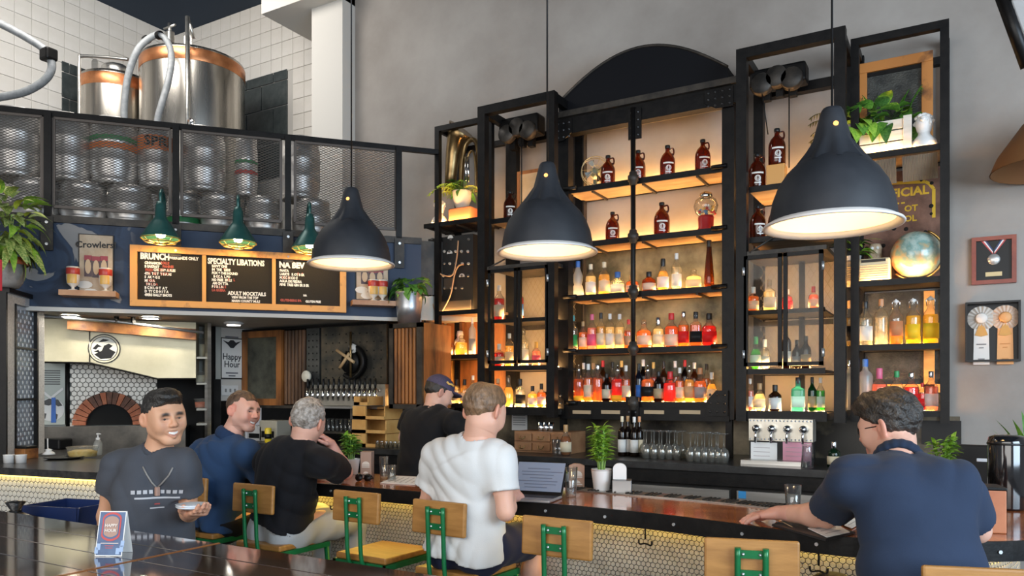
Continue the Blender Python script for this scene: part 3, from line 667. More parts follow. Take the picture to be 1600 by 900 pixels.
def rivets(m, cx, cz, nx, nz, dx, dz, y, r=.011):
    for i in range(nx):
        for k in range(nz): m.lathe([(r, 0), (r * .8, .006), (0, .010)], 8, (cx + (i - (nx - 1) / 2) * dx, y, cz + (k - (nz - 1) / 2) * dz), ax=Matrix.Rotation(R(90), 3, 'X'))
    return m
rivet_m = mat('rivet_steel', (.10, .10, .10), .35, .8)

# ---- centre bay
cb = thing('shelf_unit', 'tall central back bar bay of riveted black steel under the arched crown', 'shelving')
xl, xr = X_(866), X_(1147); pl0, pl1 = X_(866), X_(888); pr0, pr1 = X_(1128), X_(1147)
cz_top = zat(1006, 158)
for a, b in ((pl0, pl1), (pr0, pr1)):
    MB().span((a, FY, 1.38), (b, FY + .10, cz_top - .02)).build('post', black_st, cb)
    MB().span(((a + b) / 2 - .025, FY + .02, CTZ), ((a + b) / 2 + .025, FY + .07, 1.38)).build('lower_post', black_st, cb)
    MB().span((a, WY - .08, 1.38), (b, WY - .01, cz_top - .02)).build('rear_post', iron, cb)
MB().span((xl - .02, FY - .02, cz_top - .16), (xr + .02, FY + .08, cz_top - .02)).build('beam', black_st, cb)
MB().span((xl - .03, FY - .06, cz_top - .02), (xr + .03, FY + .2, cz_top + .03)).build('beam_flange', iron, cb)
MB().span((pl1, FY + .08, cz_top - .05), (pr0, WY - .01, cz_top - .03)).build('top_board', corr, cb)
ax0, ax1 = X_(873, FY + .03), X_(1137, FY + .03); aw = ax1 - ax0; base = cz_top + .03; ah = .32
arc = [(0, 0), (aw, 0)] + [(aw * (1 - k / 24), .12 + ah * (1 - (2 * k / 24 - 1) ** 2) ** 1.0 * (1 - .12 * (2 * k / 24 - 1) ** 2)) for k in range(25)]
cr = MB().prism(arc, (ax0, FY + .03, base), (1, 0, 0), (0, 0, 1), (0, 1, 0), .30).build('arched_crown', mat('crown_black', (.0045, .005, .007), .6, spec=.15), cb)
MB().tube([(ax0 + u, FY + .03, base + w) for u, w in arc[2:]], .012, 6).build('crown_rim', iron, cr)
def gusset(parent, xa, xb, ya, yb, nx, nz, cut=None, Y=FY):
    x0, x1 = X_(xa, Y), X_(xb, Y); z0, z1 = zat((xa + xb) / 2, yb, Y), zat((xa + xb) / 2, ya, Y); w, h = x1 - x0, z1 - z0
    pts = [(0, 0), (w, 0), (w, h), (0, h)]
    if cut == 'L': pts = [(0, 0), (w * .6, 0), (w, h * .35), (w, h), (0, h)]
    if cut == 'R': pts = [(w * .4, 0), (w, 0), (w, h), (0, h), (0, h * .35)]
    if cut == 'LU': pts = [(0, 0), (w, 0), (w, h * .6), (w * .55, h), (0, h)]
    if cut == 'RU': pts = [(0, 0), (w, 0), (w, h), (w * .45, h), (0, h * .6)]
    g = MB().prism(pts, (x0, Y - .035, z0), (1, 0, 0), (0, 0, 1), (0, 1, 0), .015).build('gusset_plate', black_st, parent)
    tag(rivets(MB(), x0 + w / 2, z0 + h / 2, nx, nz, w / nx, h / nz, Y - .035).build('rivets', rivet_m, g), kind='stuff')
gusset(cb, 862, 896, 190, 222, 4, 3, 'L'); gusset(cb, 1103, 1147, 140, 171, 4, 3, 'R'); gusset(cb, 852, 884, 612, 648, 3, 3, 'LU'); gusset(cb, 1106, 1139, 610, 650, 3, 3, 'RU')
gusset(cb, 984, 1004, 172, 219, 2, 4); gusset(cb, 980, 1000, 620, 652, 2, 2)
CS = [zat(1006, y) for y in (278, 369, 456, 544.5, 630)]
for i, z in enumerate(CS):
    shelf_boards(cb, pl1 - .02, pr0 + .02, FY + .02, WY - .02, z, .035, plywood if i < 3 else rust, 3 if i < 3 else 0, (WY - .07) if i < 2 else (FY + .17), .03 if i < 2 else .075)
    for x in (pl1 + .02, pr0 - .02):
        MB().tube([(x - .06, FY - .01, z + .0), (x + .06, FY - .01, z + .0)], .018, 8).build('shelf_bolt', black_st, cb)
pcx = X_(990, FY - .02)
pc = MB().tube([(pcx, FY - .03, CTZ + .25), (pcx, FY - .03, cz_top - .05)], .021, 10).build('centre_pipe', black_st, cb)
for z in CS: MB().lathe([(.021, -.06), (.034, -.05), (.034, -.03), (.046, -.02), (.046, .02), (.034, .03), (.034, .05), (.021, .06)], 10, (pcx, FY - .03, z)).build('pipe_joint', iron, pc)
MB().span((pl1, WY - .022, CS[4]), (pr0, WY - .004, CS[1] - .03)).build('back_mirror', patina, cb)
MB().span((pl1 - .06, FY - .015, CS[4] - .14), (pr0 + .06, FY + .02, CS[4] - .035)).build('lower_beam', black_st, cb)
for x in (909, 954, 1022, 1078):
    q = W(x, 644, FY - .02); MB().box((q.x, FY - .02, q.z), (.17, .01, .03)).build('name_tag', mat('tag_tan', (.45, .33, .20), .6), cb)

# ---- side frames: rectangular post-and-beam towers and bays
def frame(parent, x0, x1, y0, y1, z0, z1, t=.07, mid=True):
    for x in (x0, x1 - t):
        MB().span((x, y0, z0), (x + t, y0 + t, z1)).build('post', black_st, parent)
        MB().span((x, y1 - t, z0), (x + t, y1, z1)).build('rear_post', black_st, parent)
        MB().span((x + .01, y0 + t, z1 - t), (x + t - .01, y1 - t, z1)).build('side_beam', black_st, parent)
    MB().span((x0 + t, y0, z1 - t), (x1 - t, y0 + t, z1)).build('beam', black_st, parent)
    if mid: MB().span((x0 + t, y1 - t, z1 - t - .12), (x1 - t, y1, z1 - .12)).build('rear_beam', black_st, parent)
# left tower
tb = thing('shelf_unit', 'black steel tower with glass doors left of the central bay', 'shelving')
bx0, bx1 = X_(746, TY), X_(866, TY)
frame(tb, bx0, bx1, TY, WY - .01, 1.38, TOPZ, .075)
# right tower
td = thing('shelf_unit', 'black steel tower with glass doors right of the central bay', 'shelving')
dx0, dx1 = X_(1150, TY), X_(1321, TY)
frame(td, dx0, dx1, TY, WY - .01, 1.38, TOPZ, .075)
# right bay
te = thing('shelf_unit', 'right end bay with planter, globe and lit bottles', 'shelving')
ex0, ex1 = dx1 + .005, X_(1483)
frame(te, ex0, ex1, FY, WY - .01, 1.38, TOPZ, .055)
# left bay
ta = thing('shelf_unit', 'narrow left end bay holding the tuba, amplifier and small bottles', 'shelving')
lx0, lx1 = X_(679), bx0 - .005
frame(ta, lx0, lx1, FY, WY - .01, 1.38, zat(684, 197), .05)
def shelf_at(parent, xa, xb, x, y, Y, y1=WY - .02, led_=None, th=.03, under=plywood, ribs=0, lw=.05, lm=None):
    z = zat(x, y, Y); shelf_boards(parent, xa, xb, Y + .01, y1, z, th, under, ribs, led_, lw, lm); return z
EZ = [shelf_at(te, ex0 + .05, ex1 - .05, 1395, y, FY, led_=l, ribs=r, under=u, lw=w) for y, l, r, u, w in ((236, FY + .05, 0, plywood, .03), (438, FY + .05, 0, iron, .03), (540, FY + .16, 0, iron, .07), (644, FY + .16, 0, iron, .07))]
AZ = [shelf_at(ta, X_(661) if i == 0 else lx0 - (.12 if i > 1 else 0), lx1 - .02, 705, y, FY, led_=l, ribs=r, under=u, lw=.05) for i, (y, l, r, u) in enumerate(((346, FY + .04, 3, rust), (487, FY + .05, 0, plywood), (556, FY + .14, 0, iron), (632, FY + .14, 0, iron)))]
# corrugated tin hanging under the planter shelf (two sheets)
for k in range(2):
    m = MB(); n = 22; w = (ex1 - ex0 - .18) / 2; vs = []; x0 = ex0 + .07 + k * (w + .04)
    for i in range(n * 2 + 1):
        x = x0 + w * i / (n * 2); yy = .008 if i % 2 else 0
        vs += [(x, FY + .05 + yy, EZ[0] - .035), (x, FY + .16 + yy, EZ[0] - .19)]
    m.add(vs, [(2 * i, 2 * i + 1, 2 * i + 3, 2 * i + 2) for i in range(n * 2)]); m.build('corrugated_sheet', corr, te)
# bare timber uprights and mesh behind the bottles
for x in (1335, 1452):
    q = X_(x, WY - .04); MB().span((q - .035, WY - .06, EZ[3]), (q + .035, WY - .03, EZ[1] - .05)).build('timber_upright', pine, te)
MB().span((ex0 + .06, WY - .028, EZ[3]), (ex1 - .05, WY - .02, EZ[1] - .04)).build('mesh_back', fabric_dark, te)
MB().span((ex0 + .06, WY - .06, EZ[3] + .14), (ex1 - .05, WY - .03, EZ[3] + .20)).build('timber_rail', pine, te)
MB().span((lx0 - .12, WY - .03, AZ[3]), (lx1 - .02, WY - .02, AZ[1] - .04)).build('rusty_back', rustwood, ta)
MB().span((X_(700, WY - .05), WY - .06, AZ[3]), (X_(708, WY - .05), WY - .03, AZ[2] - .03)).build('timber_upright', pine, ta)
for x in (668, 690, 722): q = X_(x, FY + .3); MB().span((q - .02, WY - .12, AZ[2]), (q + .02, WY - .08, AZ[1] - .03)).build('timber_upright', rustwood, ta)
# towers: display shelves, cabinets with mesh-glass doors
def expanded_xz(x0, x1, z0, z1, y):
    m = MB(); p = .05; n = int((x1 - x0 + z1 - z0) / p) + 2
    for k in range(-n, n):
        for sg in (1, -1):
            pts = []
            xa = x0 + k * p
            for t in (0, z1 - z0): pts.append((xa + t * .6 * 1 if sg > 0 else xa + (z1 - z0) * .6 - t * .6, z0 + t))
            (xa_, za_), (xb_, zb_) = pts
            lo, hi = 0.0, 1.0; dx = xb_ - xa_
            t0, t1 = (x0 - xa_) / dx, (x1 - xa_) / dx
            if t0 > t1: t0, t1 = t1, t0
            lo, hi = max(lo, t0), min(hi, t1)
            if hi - lo < .03: continue
            m.tube([(xa_ + dx * lo, y, za_ + (zb_ - za_) * lo), (xa_ + dx * hi, y, za_ + (zb_ - za_) * hi)], .0016, 4, cap=False)
    return m
def cabinet(parent, x0, x1, zt, zb, zm, zl, Y):
    """two-leaf glazed door box between zb and zt, an inner shelf zm and an open ledge zl"""
    t = .028; xm = (x0 + x1) / 2
    MB().span((x0 - .02, Y - .01, zt), (x1 + .02, WY - .03, zt + .03)).build('cabinet_top', iron, parent)
    shelf_boards(parent, x0, x1, Y + .05, WY - .05, zm, .02, iron, 0, Y + .18, .07)
    shelf_boards(parent, x0 - .01, x1 + .01, Y + .0, WY - .05, zb, .03, iron, 0, Y + .18, .09)
    shelf_boards(parent, x0 - .02, x1 + .02, Y + .0, WY - .05, zl, .06, iron, 0, Y + .18, .09)
    MB().span((xm + .03, WY - .16, zl), (xm + .07, WY - .12, zt)).build('rear_bar', black_st, parent)
    MB().span((x0, WY - .16, zb + .36), (x1, WY - .13, zb + .40)).build('rear_rail', iron, parent)
    tag(expanded_xz(x0, x1, zb, zt, WY - .10).build('wire_mesh', wire_m, parent), kind='stuff')
    for k, (a, b) in enumerate(((x0, xm - .005), (xm + .005, x1))):
        d = MB()
        d.span((a, Y - .03, zb + .03), (a + t, Y, zt - .005)).span((b - t, Y - .03, zb + .03), (b, Y, zt - .005)).span((a, Y - .03, zb + .03), (b, Y, zb + .03 + t)).span((a, Y - .03, zt - .005 - t), (b, Y, zt - .005))
        dr = d.build('door', black_st, parent)
        MB().span((a + t, Y - .017, zb + .05), (b - t, Y - .013, zt - .03)).build('pane', glass_pane, dr)
        for z in (zb + .12, zt - .12): MB().tube([(a if k == 0 else b, Y - .035, z - .03), (a if k == 0 else b, Y - .035, z + .03)], .011, 8).build('hinge', galv, dr)
BZt, BZb, BZm, BZl = zat(808, 417, TY), zat(808, 573, TY), zat(808, 500, TY + .1), zat(808, 638, TY)
cabinet(tb, X_(762, TY), X_(856, TY), BZt, BZb, BZm, BZl, TY + .03)
DZt, DZb, DZm, DZl = zat(1222, 394, TY), zat(1222, 578, TY), zat(1222, 486, TY + .1), zat(1222, 645, TY)
cabinet(td, X_(1162, TY), X_(1286, TY), DZt, DZb, DZm, DZl, TY + .03)
MB().tube([(X_(762, TY), TY + .02, BZt + .02), (X_(780, TY), TY + .1, BZt + .10)], .008, 6).build('brace_rod', iron, tb)
MB().tube([(X_(1170, TY), TY + .02, DZt + .02), (X_(1205, TY), TY + .1, DZt + .14)], .008, 6).build('brace_rod', iron, td)
BG = shelf_at(tb, bx0 + .07, bx1 - .07, 800, 340, TY + .1, led_=WY - .08, lw=.03)
DG1 = shelf_at(td, dx0 + .07, dx1 - .07, 1195, 291, TY + .1, led_=WY - .10, lw=.04)
DG2 = shelf_at(td, dx0 + .07, dx1 - .07, 1195, 371, TY + .1, led_=WY - .08, lw=.03)
# gear and chain hoists inside the tower heads
def hoist(parent, xa, xb, ya, yb, Y, label):
    a, b = W(xa, yb, Y), W(xb, ya, Y); t = thing('chain_hoist', label, 'machinery'); w = b.x - a.x; h = b.z - a.z
    MB().bevbox(((a.x + b.x) / 2, Y, a.z + h * .62), (w * .95, .16, h * .55), .02).build('housing', black_st, t)
    for k in range(3):
        MB().lathe([(0, -.04), (w * .17, -.04), (w * .19, -.03), (w * .19, .03), (w * .17, .04), (0, .04)], 14, (a.x + w * (.25 + .25 * k), Y - .08, a.z + h * (.55 if k % 2 else .42)), ax=Matrix.Rotation(R(90), 3, 'X')).build('gear', iron, t)
    for k in range(3): MB().box((a.x + w * (.3 + .22 * k), Y, a.z + h * (.18 + .04 * (k % 2))), (w * .12, .06, h * .3)).build('prong', black_st, t)
    return t
hoist(tb, 784, 848, 172, 240, WY - .25, 'black chain hoist in the head of the left tower')
hoist(td, 1172, 1264, 92, 165, WY - .25, 'black chain hoist in the head of the right tower')
for (x, y, Y, x2, y2, lab) in ((1187, 120, TY + .3, 1200, 210, 'slanted cable hanging in the right tower'), (1233, 130, TY + .3, 1233, 262, 'straight cable hanging in the right tower'), (815, 190, TY + .3, 815, 330, 'thin cable hanging in the left tower')):
    MB().tube([W(x, y, Y), W(x2, y2, Y)], .005, 6).build('hanging_cable', black_st, None, label=lab, cat='cable')
# ---- wall plate / splash behind the back counter
struct('trim_8', MB().span((X_(660, WY), WY - .02, CTZ), (X_(1500, WY), WY, 1.42)), mat('dark_splash', (.018, .015, .011), .4, .3, col2=(.34, .27, .17), scale=2.2, mix=(.42, .8)), 'dark splash panel behind the back counter')

# ================================================================== growlers
gl_amber = glass_mat('amber_glass', (.30, .075, .015), .05, .35, (.16, .035, .008))
def growler():
    t = thing('growler', 'g', 'growler', (0, 0, 0))
    MB().lathe([(0, .002), (.058, .002), (.063, .010), (.063, .14), (.060, .165), (.045, .20), (.022, .225), (.018, .235), (.018, .262)], 24).build('jug', gl_amber, t)
    MB().lathe([(.020, .255), (.022, .258), (.022, .278), (.020, .281), (0, .281)], 14).build('cap', black_p, t)
    MB().tube(spline([(.016, 0, .25), (.045, 0, .255), (.052, 0, .225), (.045, 0, .20), (.036, 0, .212)], 5), .007, 8).build('handle', gl_amber, t)
    pr = mat('print_white', (.80, .78, .72), .5)
    n = 16; m = MB()
    m.lathe([(.0638, .115), (.0642, .115), (.0642, .128), (.0638, .128)], 10, a0=-math.pi / 2 - .72, a1=-math.pi / 2 + .72)
    m.build('name_line', pr, t)
    m = MB()
    ring = [(.020 * math.cos(2 * math.pi * k / n), .020 * math.sin(2 * math.pi * k / n)) for k in range(n)]
    def wrap(u, v): a_ = u / .0645; return (.0645 * math.sin(a_), -.0645 * math.cos(a_), v)
    m.tube([wrap(u, .080 + v) for u, v in ring], .0035, 5, closed=True); m.build('print_ring', pr, t)
    m = MB()
    for s in (-1, 1): m.tube([wrap(s * .004, .068), wrap(s * .010, .078), wrap(s * .006, .094)], .003, 5)
    m.build('print_mark', pr, t)
    m = MB(); m.lathe([(.0638, .042), (.0642, .042), (.0642, .050), (.0638, .050)], 8, a0=-math.pi / 2 - .4, a1=-math.pi / 2 + .4); m.build('print_line', pr, t)
    return t
g0 = growler(); first = [True]
def put_growler(x, z, Y, label, sc=1.0):
    t = g0 if first[0] else copy_tree(g0); first[0] = False
    p = W(x, 600, Y); t.location = (p.x, Y, z + .001); t['label'] = label; t['group'] = 'brown glass growlers on the back bar'
    t.rotation_euler = (0, 0, R(25) + random.uniform(-.15, .15)); t.scale = (sc, sc, sc)
gY = FY + .14
for x, w in ((950, 'beside the wire fan'), (997, 'just right of the centre pipe'), (1043, 'third along'), (1098, 'nearest the right post')): put_growler(x, CS[0], gY, f'brown growler on the top shelf of the central bay, {w}')
put_growler(957, CS[1], gY, 'brown growler on the second shelf, left of the centre pipe', .95); put_growler(1034, CS[1], gY, 'brown growler on the second shelf, right of the centre pipe', 1.05)
put_growler(797, BG, TY + .2, 'brown growler in the left tower in front of the framed picture', .95)
put_growler(1183, DG1, TY + .2, 'brown growler at the left of the right tower upper shelf')
put_growler(1184, DG2, TY + .2, 'brown growler at the left of the right tower lower shelf', .95); put_growler(1213, DG2, TY + .2, 'brown growler half hidden by the right pendant lamp', .95)
bxp = W(1213, 600, TY + .2)
MB().bevbox((bxp.x, TY + .22, DG1 + .085), (.13, .13, .17), .004).build('amber_box', mat('amber_box', (.62, .30, .08), .4), None, label='amber box lifting a growler in the right tower', cat='box')
put_growler(1214, DG1 + .172, TY + .22, 'brown growler standing on the amber box in the right tower')

# ================================================================== bottles
BPROF = {  # (radius fraction of R, height fraction)
 'std': [(1, .0), (1, .58), (.92, .64), (.55, .72), (.36, .78), (.34, .93)],
 'wine': [(1, .0), (1, .56), (.90, .63), (.52, .70), (.37, .76), (.35, .95)],
 'squat': [(1, .0), (1, .52), (.95, .60), (.62, .68), (.36, .73), (.35, .84)],
 'broad': [(.96, .0), (1, .50), (.97, .57), (.60, .66), (.40, .72), (.36, .90)],
 'round': [(.72, .0), (.95, .12), (1, .32), (.90, .50), (.60, .63), (.36, .70), (.34, .86)],
 'tall': [(1, .0), (1, .66), (.85, .72), (.42, .78), (.36, .82), (.34, .94)],
 'cone': [(1, .0), (.95, .25), (.75, .52), (.55, .74), (.48, .82), (.46, .95)],
 'square': [(1, .0), (1, .60), (.95, .66), (.50, .71), (.38, .74), (.36, .90)],
 'gourd': [(.95, .0), (1, .14), (.80, .30), (.62, .36), (.80, .46), (.82, .60), (.50, .74), (.36, .82), (.34, .92)],
}
LQ = {'amber': (.78, .26, .04), 'whiskey': (.85, .36, .07), 'red': (.80, .06, .02), 'gold': (.95, .70, .22), 'pale': (.96, .88, .62), 'clear': (.95, .95, .90), 'dark': (.06, .025, .012),
      'green': (.10, .55, .10), 'teal': (.25, .75, .72), 'yellow': (.98, .78, .06), 'orange': (.95, .40, .06), 'pink': (.95, .45, .38), 'navy': (.03, .04, .10), 'brown': (.38, .14, .03), 'frost': (.85, .88, .90), 'dgreen': (.03, .16, .05)}
LC = {'cream': (.78, .68, .48), 'white': (.80, .79, .75), 'black': (.02, .02, .02), 'red': (.60, .03, .03), 'green': (.04, .30, .10), 'pink': (.72, .14, .25), 'tan': (.52, .38, .22), 'blue': (.05, .16, .50), 'gold': (.70, .45, .12), 'grey': (.35, .36, .36), 'teal': (.10, .45, .48), 'copper': (.6, .28, .13), 'wood': (.45, .27, .12), 'yellow': (.85, .62, .04)}
def capm(c): return chrome if c == 'chrome' else mat('cap_' + c, LC[c], .4)
def bottle(x, z, Y, hpx, wpx, typ, liq, cap, lab=None, level=.62, desc='', where='', lz=(.12, .44), extra=None, dz=0.0, group='bottles on the back bar'):
    p = W(x, 600, Y); d = -p.x * st + p.y * ct; h = hpx * d / FPX; r = wpx * d / FPX / 2
    t = thing('bottle', f'{desc}, {where}', 'bottle', (p.x, Y, z + .008 + dz), math.atan2(-p.x, p.y) + random.uniform(-.2, .2), group)
    pr = BPROF[typ]; sq = 4 if typ == 'square' else 0
    prof = [(0, .001), (pr[0][0] * r * .92, .001)] + [(a * r, max(b * h, .006)) for a, b in pr]
    tint = LQ[liq]; opaque = liq in ('dark', 'navy', 'dgreen', 'brown', 'teal')
    gm = glass_mat('bottle_clear', (.92, .92, .88), .05, .08, (.8, .8, .74), refl=1.4, edge=.65) if not opaque else glass_mat('bottle_' + liq, tint, .05, .45, tuple(c * .5 for c in tint), edge=.5)
    if liq == 'frost': gm = glass_mat('bottle_frost', (.80, .82, .84), .3, .55, (.75, .77, .78))
    MB().lathe(prof, 18, sq=sq).build('glass', gm, t)
    if not opaque and liq != 'frost':
        lp = [(0, .006), (pr[0][0] * r * .88, .006)]
        for a, b in pr:
            if b < level: lp.append((a * r * .93, max(b * h, .01)))
        import bisect
        for k in range(len(pr) - 1):
            if pr[k][1] < level <= pr[k + 1][1]:
                f = (level - pr[k][1]) / (pr[k + 1][1] - pr[k][1]); lp.append(((pr[k][0] + f * (pr[k + 1][0] - pr[k][0])) * r * .93, level * h)); break
        lp.append((0, level * h))
        MB().lathe(lp, 16, sq=sq).build('liquid', glass_mat('liquid_' + liq, tuple(c ** .8 for c in tint), .05, .45 if liq not in ('clear',) else .18, tint, refl=.5, edge=.5), t)
    if lab:
        zz = [lz[0] * h, lz[1] * h]; rr = r * 1.015
        MB().lathe([(rr, zz[0]), (rr + .0012, zz[0]), (rr + .0012, zz[1]), (rr, zz[1])], 12, a0=-math.pi / 2 - 1.15, a1=-math.pi / 2 + 1.15, sq=sq).build('label', glass_mat('label_' + lab, (0, 0, 0), .3, 1.0, LC[lab], refl=.15, dmix=.78), t)
    if cap == 'swing':
        MB().lathe([(r * .30, h * .92), (r * .40, h * .94), (r * .40, h * .97), (0, h)], 10).build('stopper', white_p, t)
        MB().tube([(-r * .45, 0, h * .80), (-r * .55, 0, h * .93), (0, 0, h * 1.01), (r * .55, 0, h * .93), (r * .45, 0, h * .80)], .0035, 6).build('wire_bail', chrome, t)
    elif cap == 'pour':
        MB().lathe([(r * .36, h * .84), (r * .40, h * .86), (r * .30, h * .90), (r * .10, h * .92), (r * .08, h)], 10).build('pourer', chrome, t)
    elif cap == 'ball':
        MB().lathe([(0, h * .80), (r * .3, h * .82), (r * .42, h * .90), (r * .3, h * .98), (0, h)], 12).build('stopper', glass_mat('bottle_clear'), t)
    elif cap:
        cr_ = pr[-1][0] * r * 1.12; b0 = pr[-1][1] - .09
        MB().lathe([(cr_ * .96, b0 * h), (cr_, b0 * h + .002), (cr_, h * .985), (cr_ * .9, h), (0, h)], 12).build('cap', capm(cap), t)
    return t
ORD = ['first', 'second', 'third', 'fourth', 'fifth', 'sixth', 'seventh', 'eighth', 'ninth', 'tenth', 'eleventh', 'twelfth', 'thirteenth', 'fourteenth', 'fifteenth', 'sixteenth']
def row(z, Y, shelf, items):
    for i, it in enumerate(items):
        x, h, w, typ, liq, cap, lab, desc = it[:8]; kw = it[8] if len(it) > 8 else {}
        kw = dict(kw); yy = Y + kw.pop('dy', 0)
        bottle(x, z, yy, h, w, typ, liq, cap, lab, desc=desc, where=f'{ORD[i]} from left, {shelf}', **kw)
bY = FY + .15
row(CS[2], bY, 'third central shelf', [
 (903, 57, 19, 'gourd', 'frost', 'blue', None, 'blue and white waisted bottle'), (923, 51, 17, 'std', 'pale', 'cream', 'white', 'pale tequila bottle with cork'),
 (944, 53, 18, 'std', 'gold', 'cream', 'cream', 'golden bottle with pale label'), (965, 36, 23, 'squat', 'clear', 'blue', 'white', 'squat clear bottle with blue cap', {'level': .5}),
 (988, 30, 21, 'squat', 'whiskey', 'wood', 'cream', 'squat amber bottle behind the pipe'), (1014, 33, 22, 'squat', 'brown', 'black', 'cream', 'squat dark bottle with oval label'),
 (1036, 52, 19, 'round', 'gold', 'black', 'white', 'gold bottle with black cap'), (1057, 59, 16, 'std', 'clear', 'white', 'white', 'tall clear bottle with white label'),
 (1084, 33, 25, 'squat', 'pale', 'ball', 'cream', 'wide squat bottle with ball stopper'), (1108, 76, 16, 'cone', 'brown', 'black', None, 'very tall tapering amber bottle')])
row(CS[3], bY, 'fourth central shelf', [
 (895, 55, 16, 'std', 'clear', 'teal', 'green', 'clear bottle with green label'), (911, 45, 14, 'std', 'whiskey', 'wood', 'cream', 'small amber bottle'), (925, 56, 16, 'std', 'pink', 'pink', 'pink', 'bottle with pink cap and pink label'),
 (939, 58, 15, 'std', 'gold', 'black', 'cream', 'slim bottle with dark cap'), (953, 56, 15, 'tall', 'pale', 'white', 'white', 'pale bottle with tall white label'), (968, 55, 15, 'tall', 'pale', 'white', 'cream', 'pale bottle with cream label'),
 (982, 46, 13, 'std', 'amber', 'red', 'tan', 'amber bottle half behind the pipe'), (1006, 45, 24, 'broad', 'whiskey', 'ball', 'cream', 'broad whiskey bottle with glass stopper'), (1028.5, 48, 18, 'squat', 'pale', 'chrome', 'cream', 'square-shouldered pale bottle'),
 (1049, 54, 22, 'broad', 'amber', 'red', 'cream', 'bourbon bottle with red wax top', {'lz': (.05, .38)}), (1068, 56, 17, 'std', 'orange', 'chrome', 'red', 'orange bottle with red diagonal label'), (1087, 55, 18, 'square', 'amber', 'black', 'black', 'amber bottle with black label'), (1108, 52, 23, 'broad', 'red', 'black', 'red', 'wide red-labelled bottle')])
row(CS[4], bY, 'lowest central shelf, front', [
 (904, 57, 17, 'broad', 'amber', 'pour', 'yellow', 'amber bottle with yellow label', {'lz': (.03, .16)}), (919, 59, 15, 'std', 'whiskey', 'white', 'cream', 'whiskey bottle with cream label'), (934, 58, 18, 'std', 'amber', 'chrome', None, 'red amber bottle with chrome top'), (948, 44, 16, 'std', 'dark', 'black', 'cream', 'black bottle with cream label'),
 (965, 57, 21, 'broad', 'red', 'pour', 'yellow', 'glowing red bottle with yellow foot label', {'lz': (.02, .18)}), (978, 57, 14, 'std', 'amber', 'white', 'cream', 'amber bottle left of the pipe foot'), (998, 60, 13, 'std', 'navy', 'black', 'blue', 'dark blue bottle right of the pipe foot'),
 (1012, 57, 21, 'broad', 'whiskey', 'pour', 'brown' if False else 'black', 'amber bottle with round dark label', {'lz': (.15, .42)}), (1029, 48, 16, 'std', 'dark', 'black', 'tan', 'black bottle with tan label'), (1047, 48, 22, 'squat', 'red', 'red', None, 'squat bright red bottle'), (1062, 54, 14, 'std', 'orange', 'white', 'cream', 'slim orange bottle'),
 (1077, 57, 16, 'broad', 'gold', 'pour', 'tan', 'golden bottle with tan label'), (1094, 54, 20, 'broad', 'whiskey', 'copper', 'grey', 'whiskey bottle with shield label'), (1112, 47, 16, 'round', 'gold', 'white', 'cream', 'pale gold bottle by the right post')])
row(CS[4], bY + .12, 'lowest central shelf, rear', [(912, 60, 13, 'std', 'amber', 'white', 'white', 'amber bottle'), (927, 60, 13, 'std', 'whiskey', 'wood', 'cream', 'whiskey bottle'), (942, 64, 14, 'std', 'brown', 'red', 'tan', 'brown bottle'), (957, 62, 13, 'std', 'amber', 'black', 'cream', 'amber bottle'),
 (971, 64, 13, 'std', 'brown', 'gold', None, 'brown bottle'), (1005, 66, 14, 'std', 'dark', 'white', 'white', 'dark bottle'), (1021, 62, 13, 'std', 'red', 'gold', None, 'red bottle'), (1037, 64, 13, 'std', 'brown', 'black', 'cream', 'brown bottle'), (1055, 64, 14, 'std', 'amber', 'white', 'cream', 'amber bottle'), (1070, 66, 13, 'std', 'dark', 'red', None, 'dark bottle'), (1085, 62, 14, 'std', 'brown', 'white', 'tan', 'brown bottle'), (1104, 60, 14, 'std', 'whiskey', 'black', 'cream', 'whiskey bottle')])
row(AZ[2], FY + .13, 'left bay upper shelf', [(673, 36, 17, 'round', 'clear', 'teal', 'white', 'round bottle with teal pourer'), (688, 33, 14, 'squat', 'amber', 'red', 'cream', 'amber bottle with oval cream label'), (702, 29, 12, 'squat', 'amber', 'red', 'cream', 'small amber bottle with oval label'), (721, 32, 20, 'squat', 'gold', 'ball', None, 'squat yellow bottle with glass stopper'), (738, 58, 11, 'tall', 'frost', 'white', 'grey', 'tall pale bottle against the post')])
row(AZ[3], FY + .13, 'left bay lower shelf', [(672, 42, 14, 'std', 'gold', 'pour', None, 'amber bottle with pourer'), (685, 44, 13, 'std', 'pale', 'pour', None, 'pale bottle with pourer'), (698, 40, 14, 'square', 'clear', 'chrome', 'white', 'clear square bottle'), (713, 38, 15, 'squat', 'pale', 'black', 'cream', 'pale glowing bottle'), (726, 38, 15, 'squat', 'gold', 'black', 'cream', 'gold glowing bottle'), (739, 44, 12, 'std', 'pale', 'white', 'white', 'slim pale bottle')])
row(BZm, TY + .19, 'left tower upper cabinet', [(780, 56, 17, 'std', 'red', 'white', 'cream', 'bright red aperitif bottle with cream label'), (811, 56, 15, 'std', 'red', 'blue', 'blue', 'bright red bottle with blue label')])
row(BZb, TY + .19, 'left tower lower cabinet', [(780, 36, 16, 'squat', 'red', 'white', 'cream', 'short dark red bottle'), (796, 52, 14, 'tall', 'gold', 'white', 'cream', 'slim golden bottle'), (818, 60, 17, 'std', 'clear', 'ball', 'white', 'tall clear bottle'), (838, 38, 14, 'squat', 'pink', 'gold', 'pink', 'short pink bottle')])
row(BZl, TY + .19, 'left tower open ledge', [(778, 44, 15, 'std', 'gold', 'wood', 'cream', 'gold bottle behind the seated man'), (794.5, 49, 17, 'round', 'gold', 'ball', None, 'golden bottle with ball stopper'), (812.5, 44, 17, 'squat', 'clear', 'black', 'black', 'clear bottle with black label'), (832, 33, 15, 'squat', 'gold', 'black', 'white', 'small gold bottle with pale ring label'), (846, 37, 14, 'squat', 'orange', 'black', 'white', 'small orange bottle with pale ring label')])
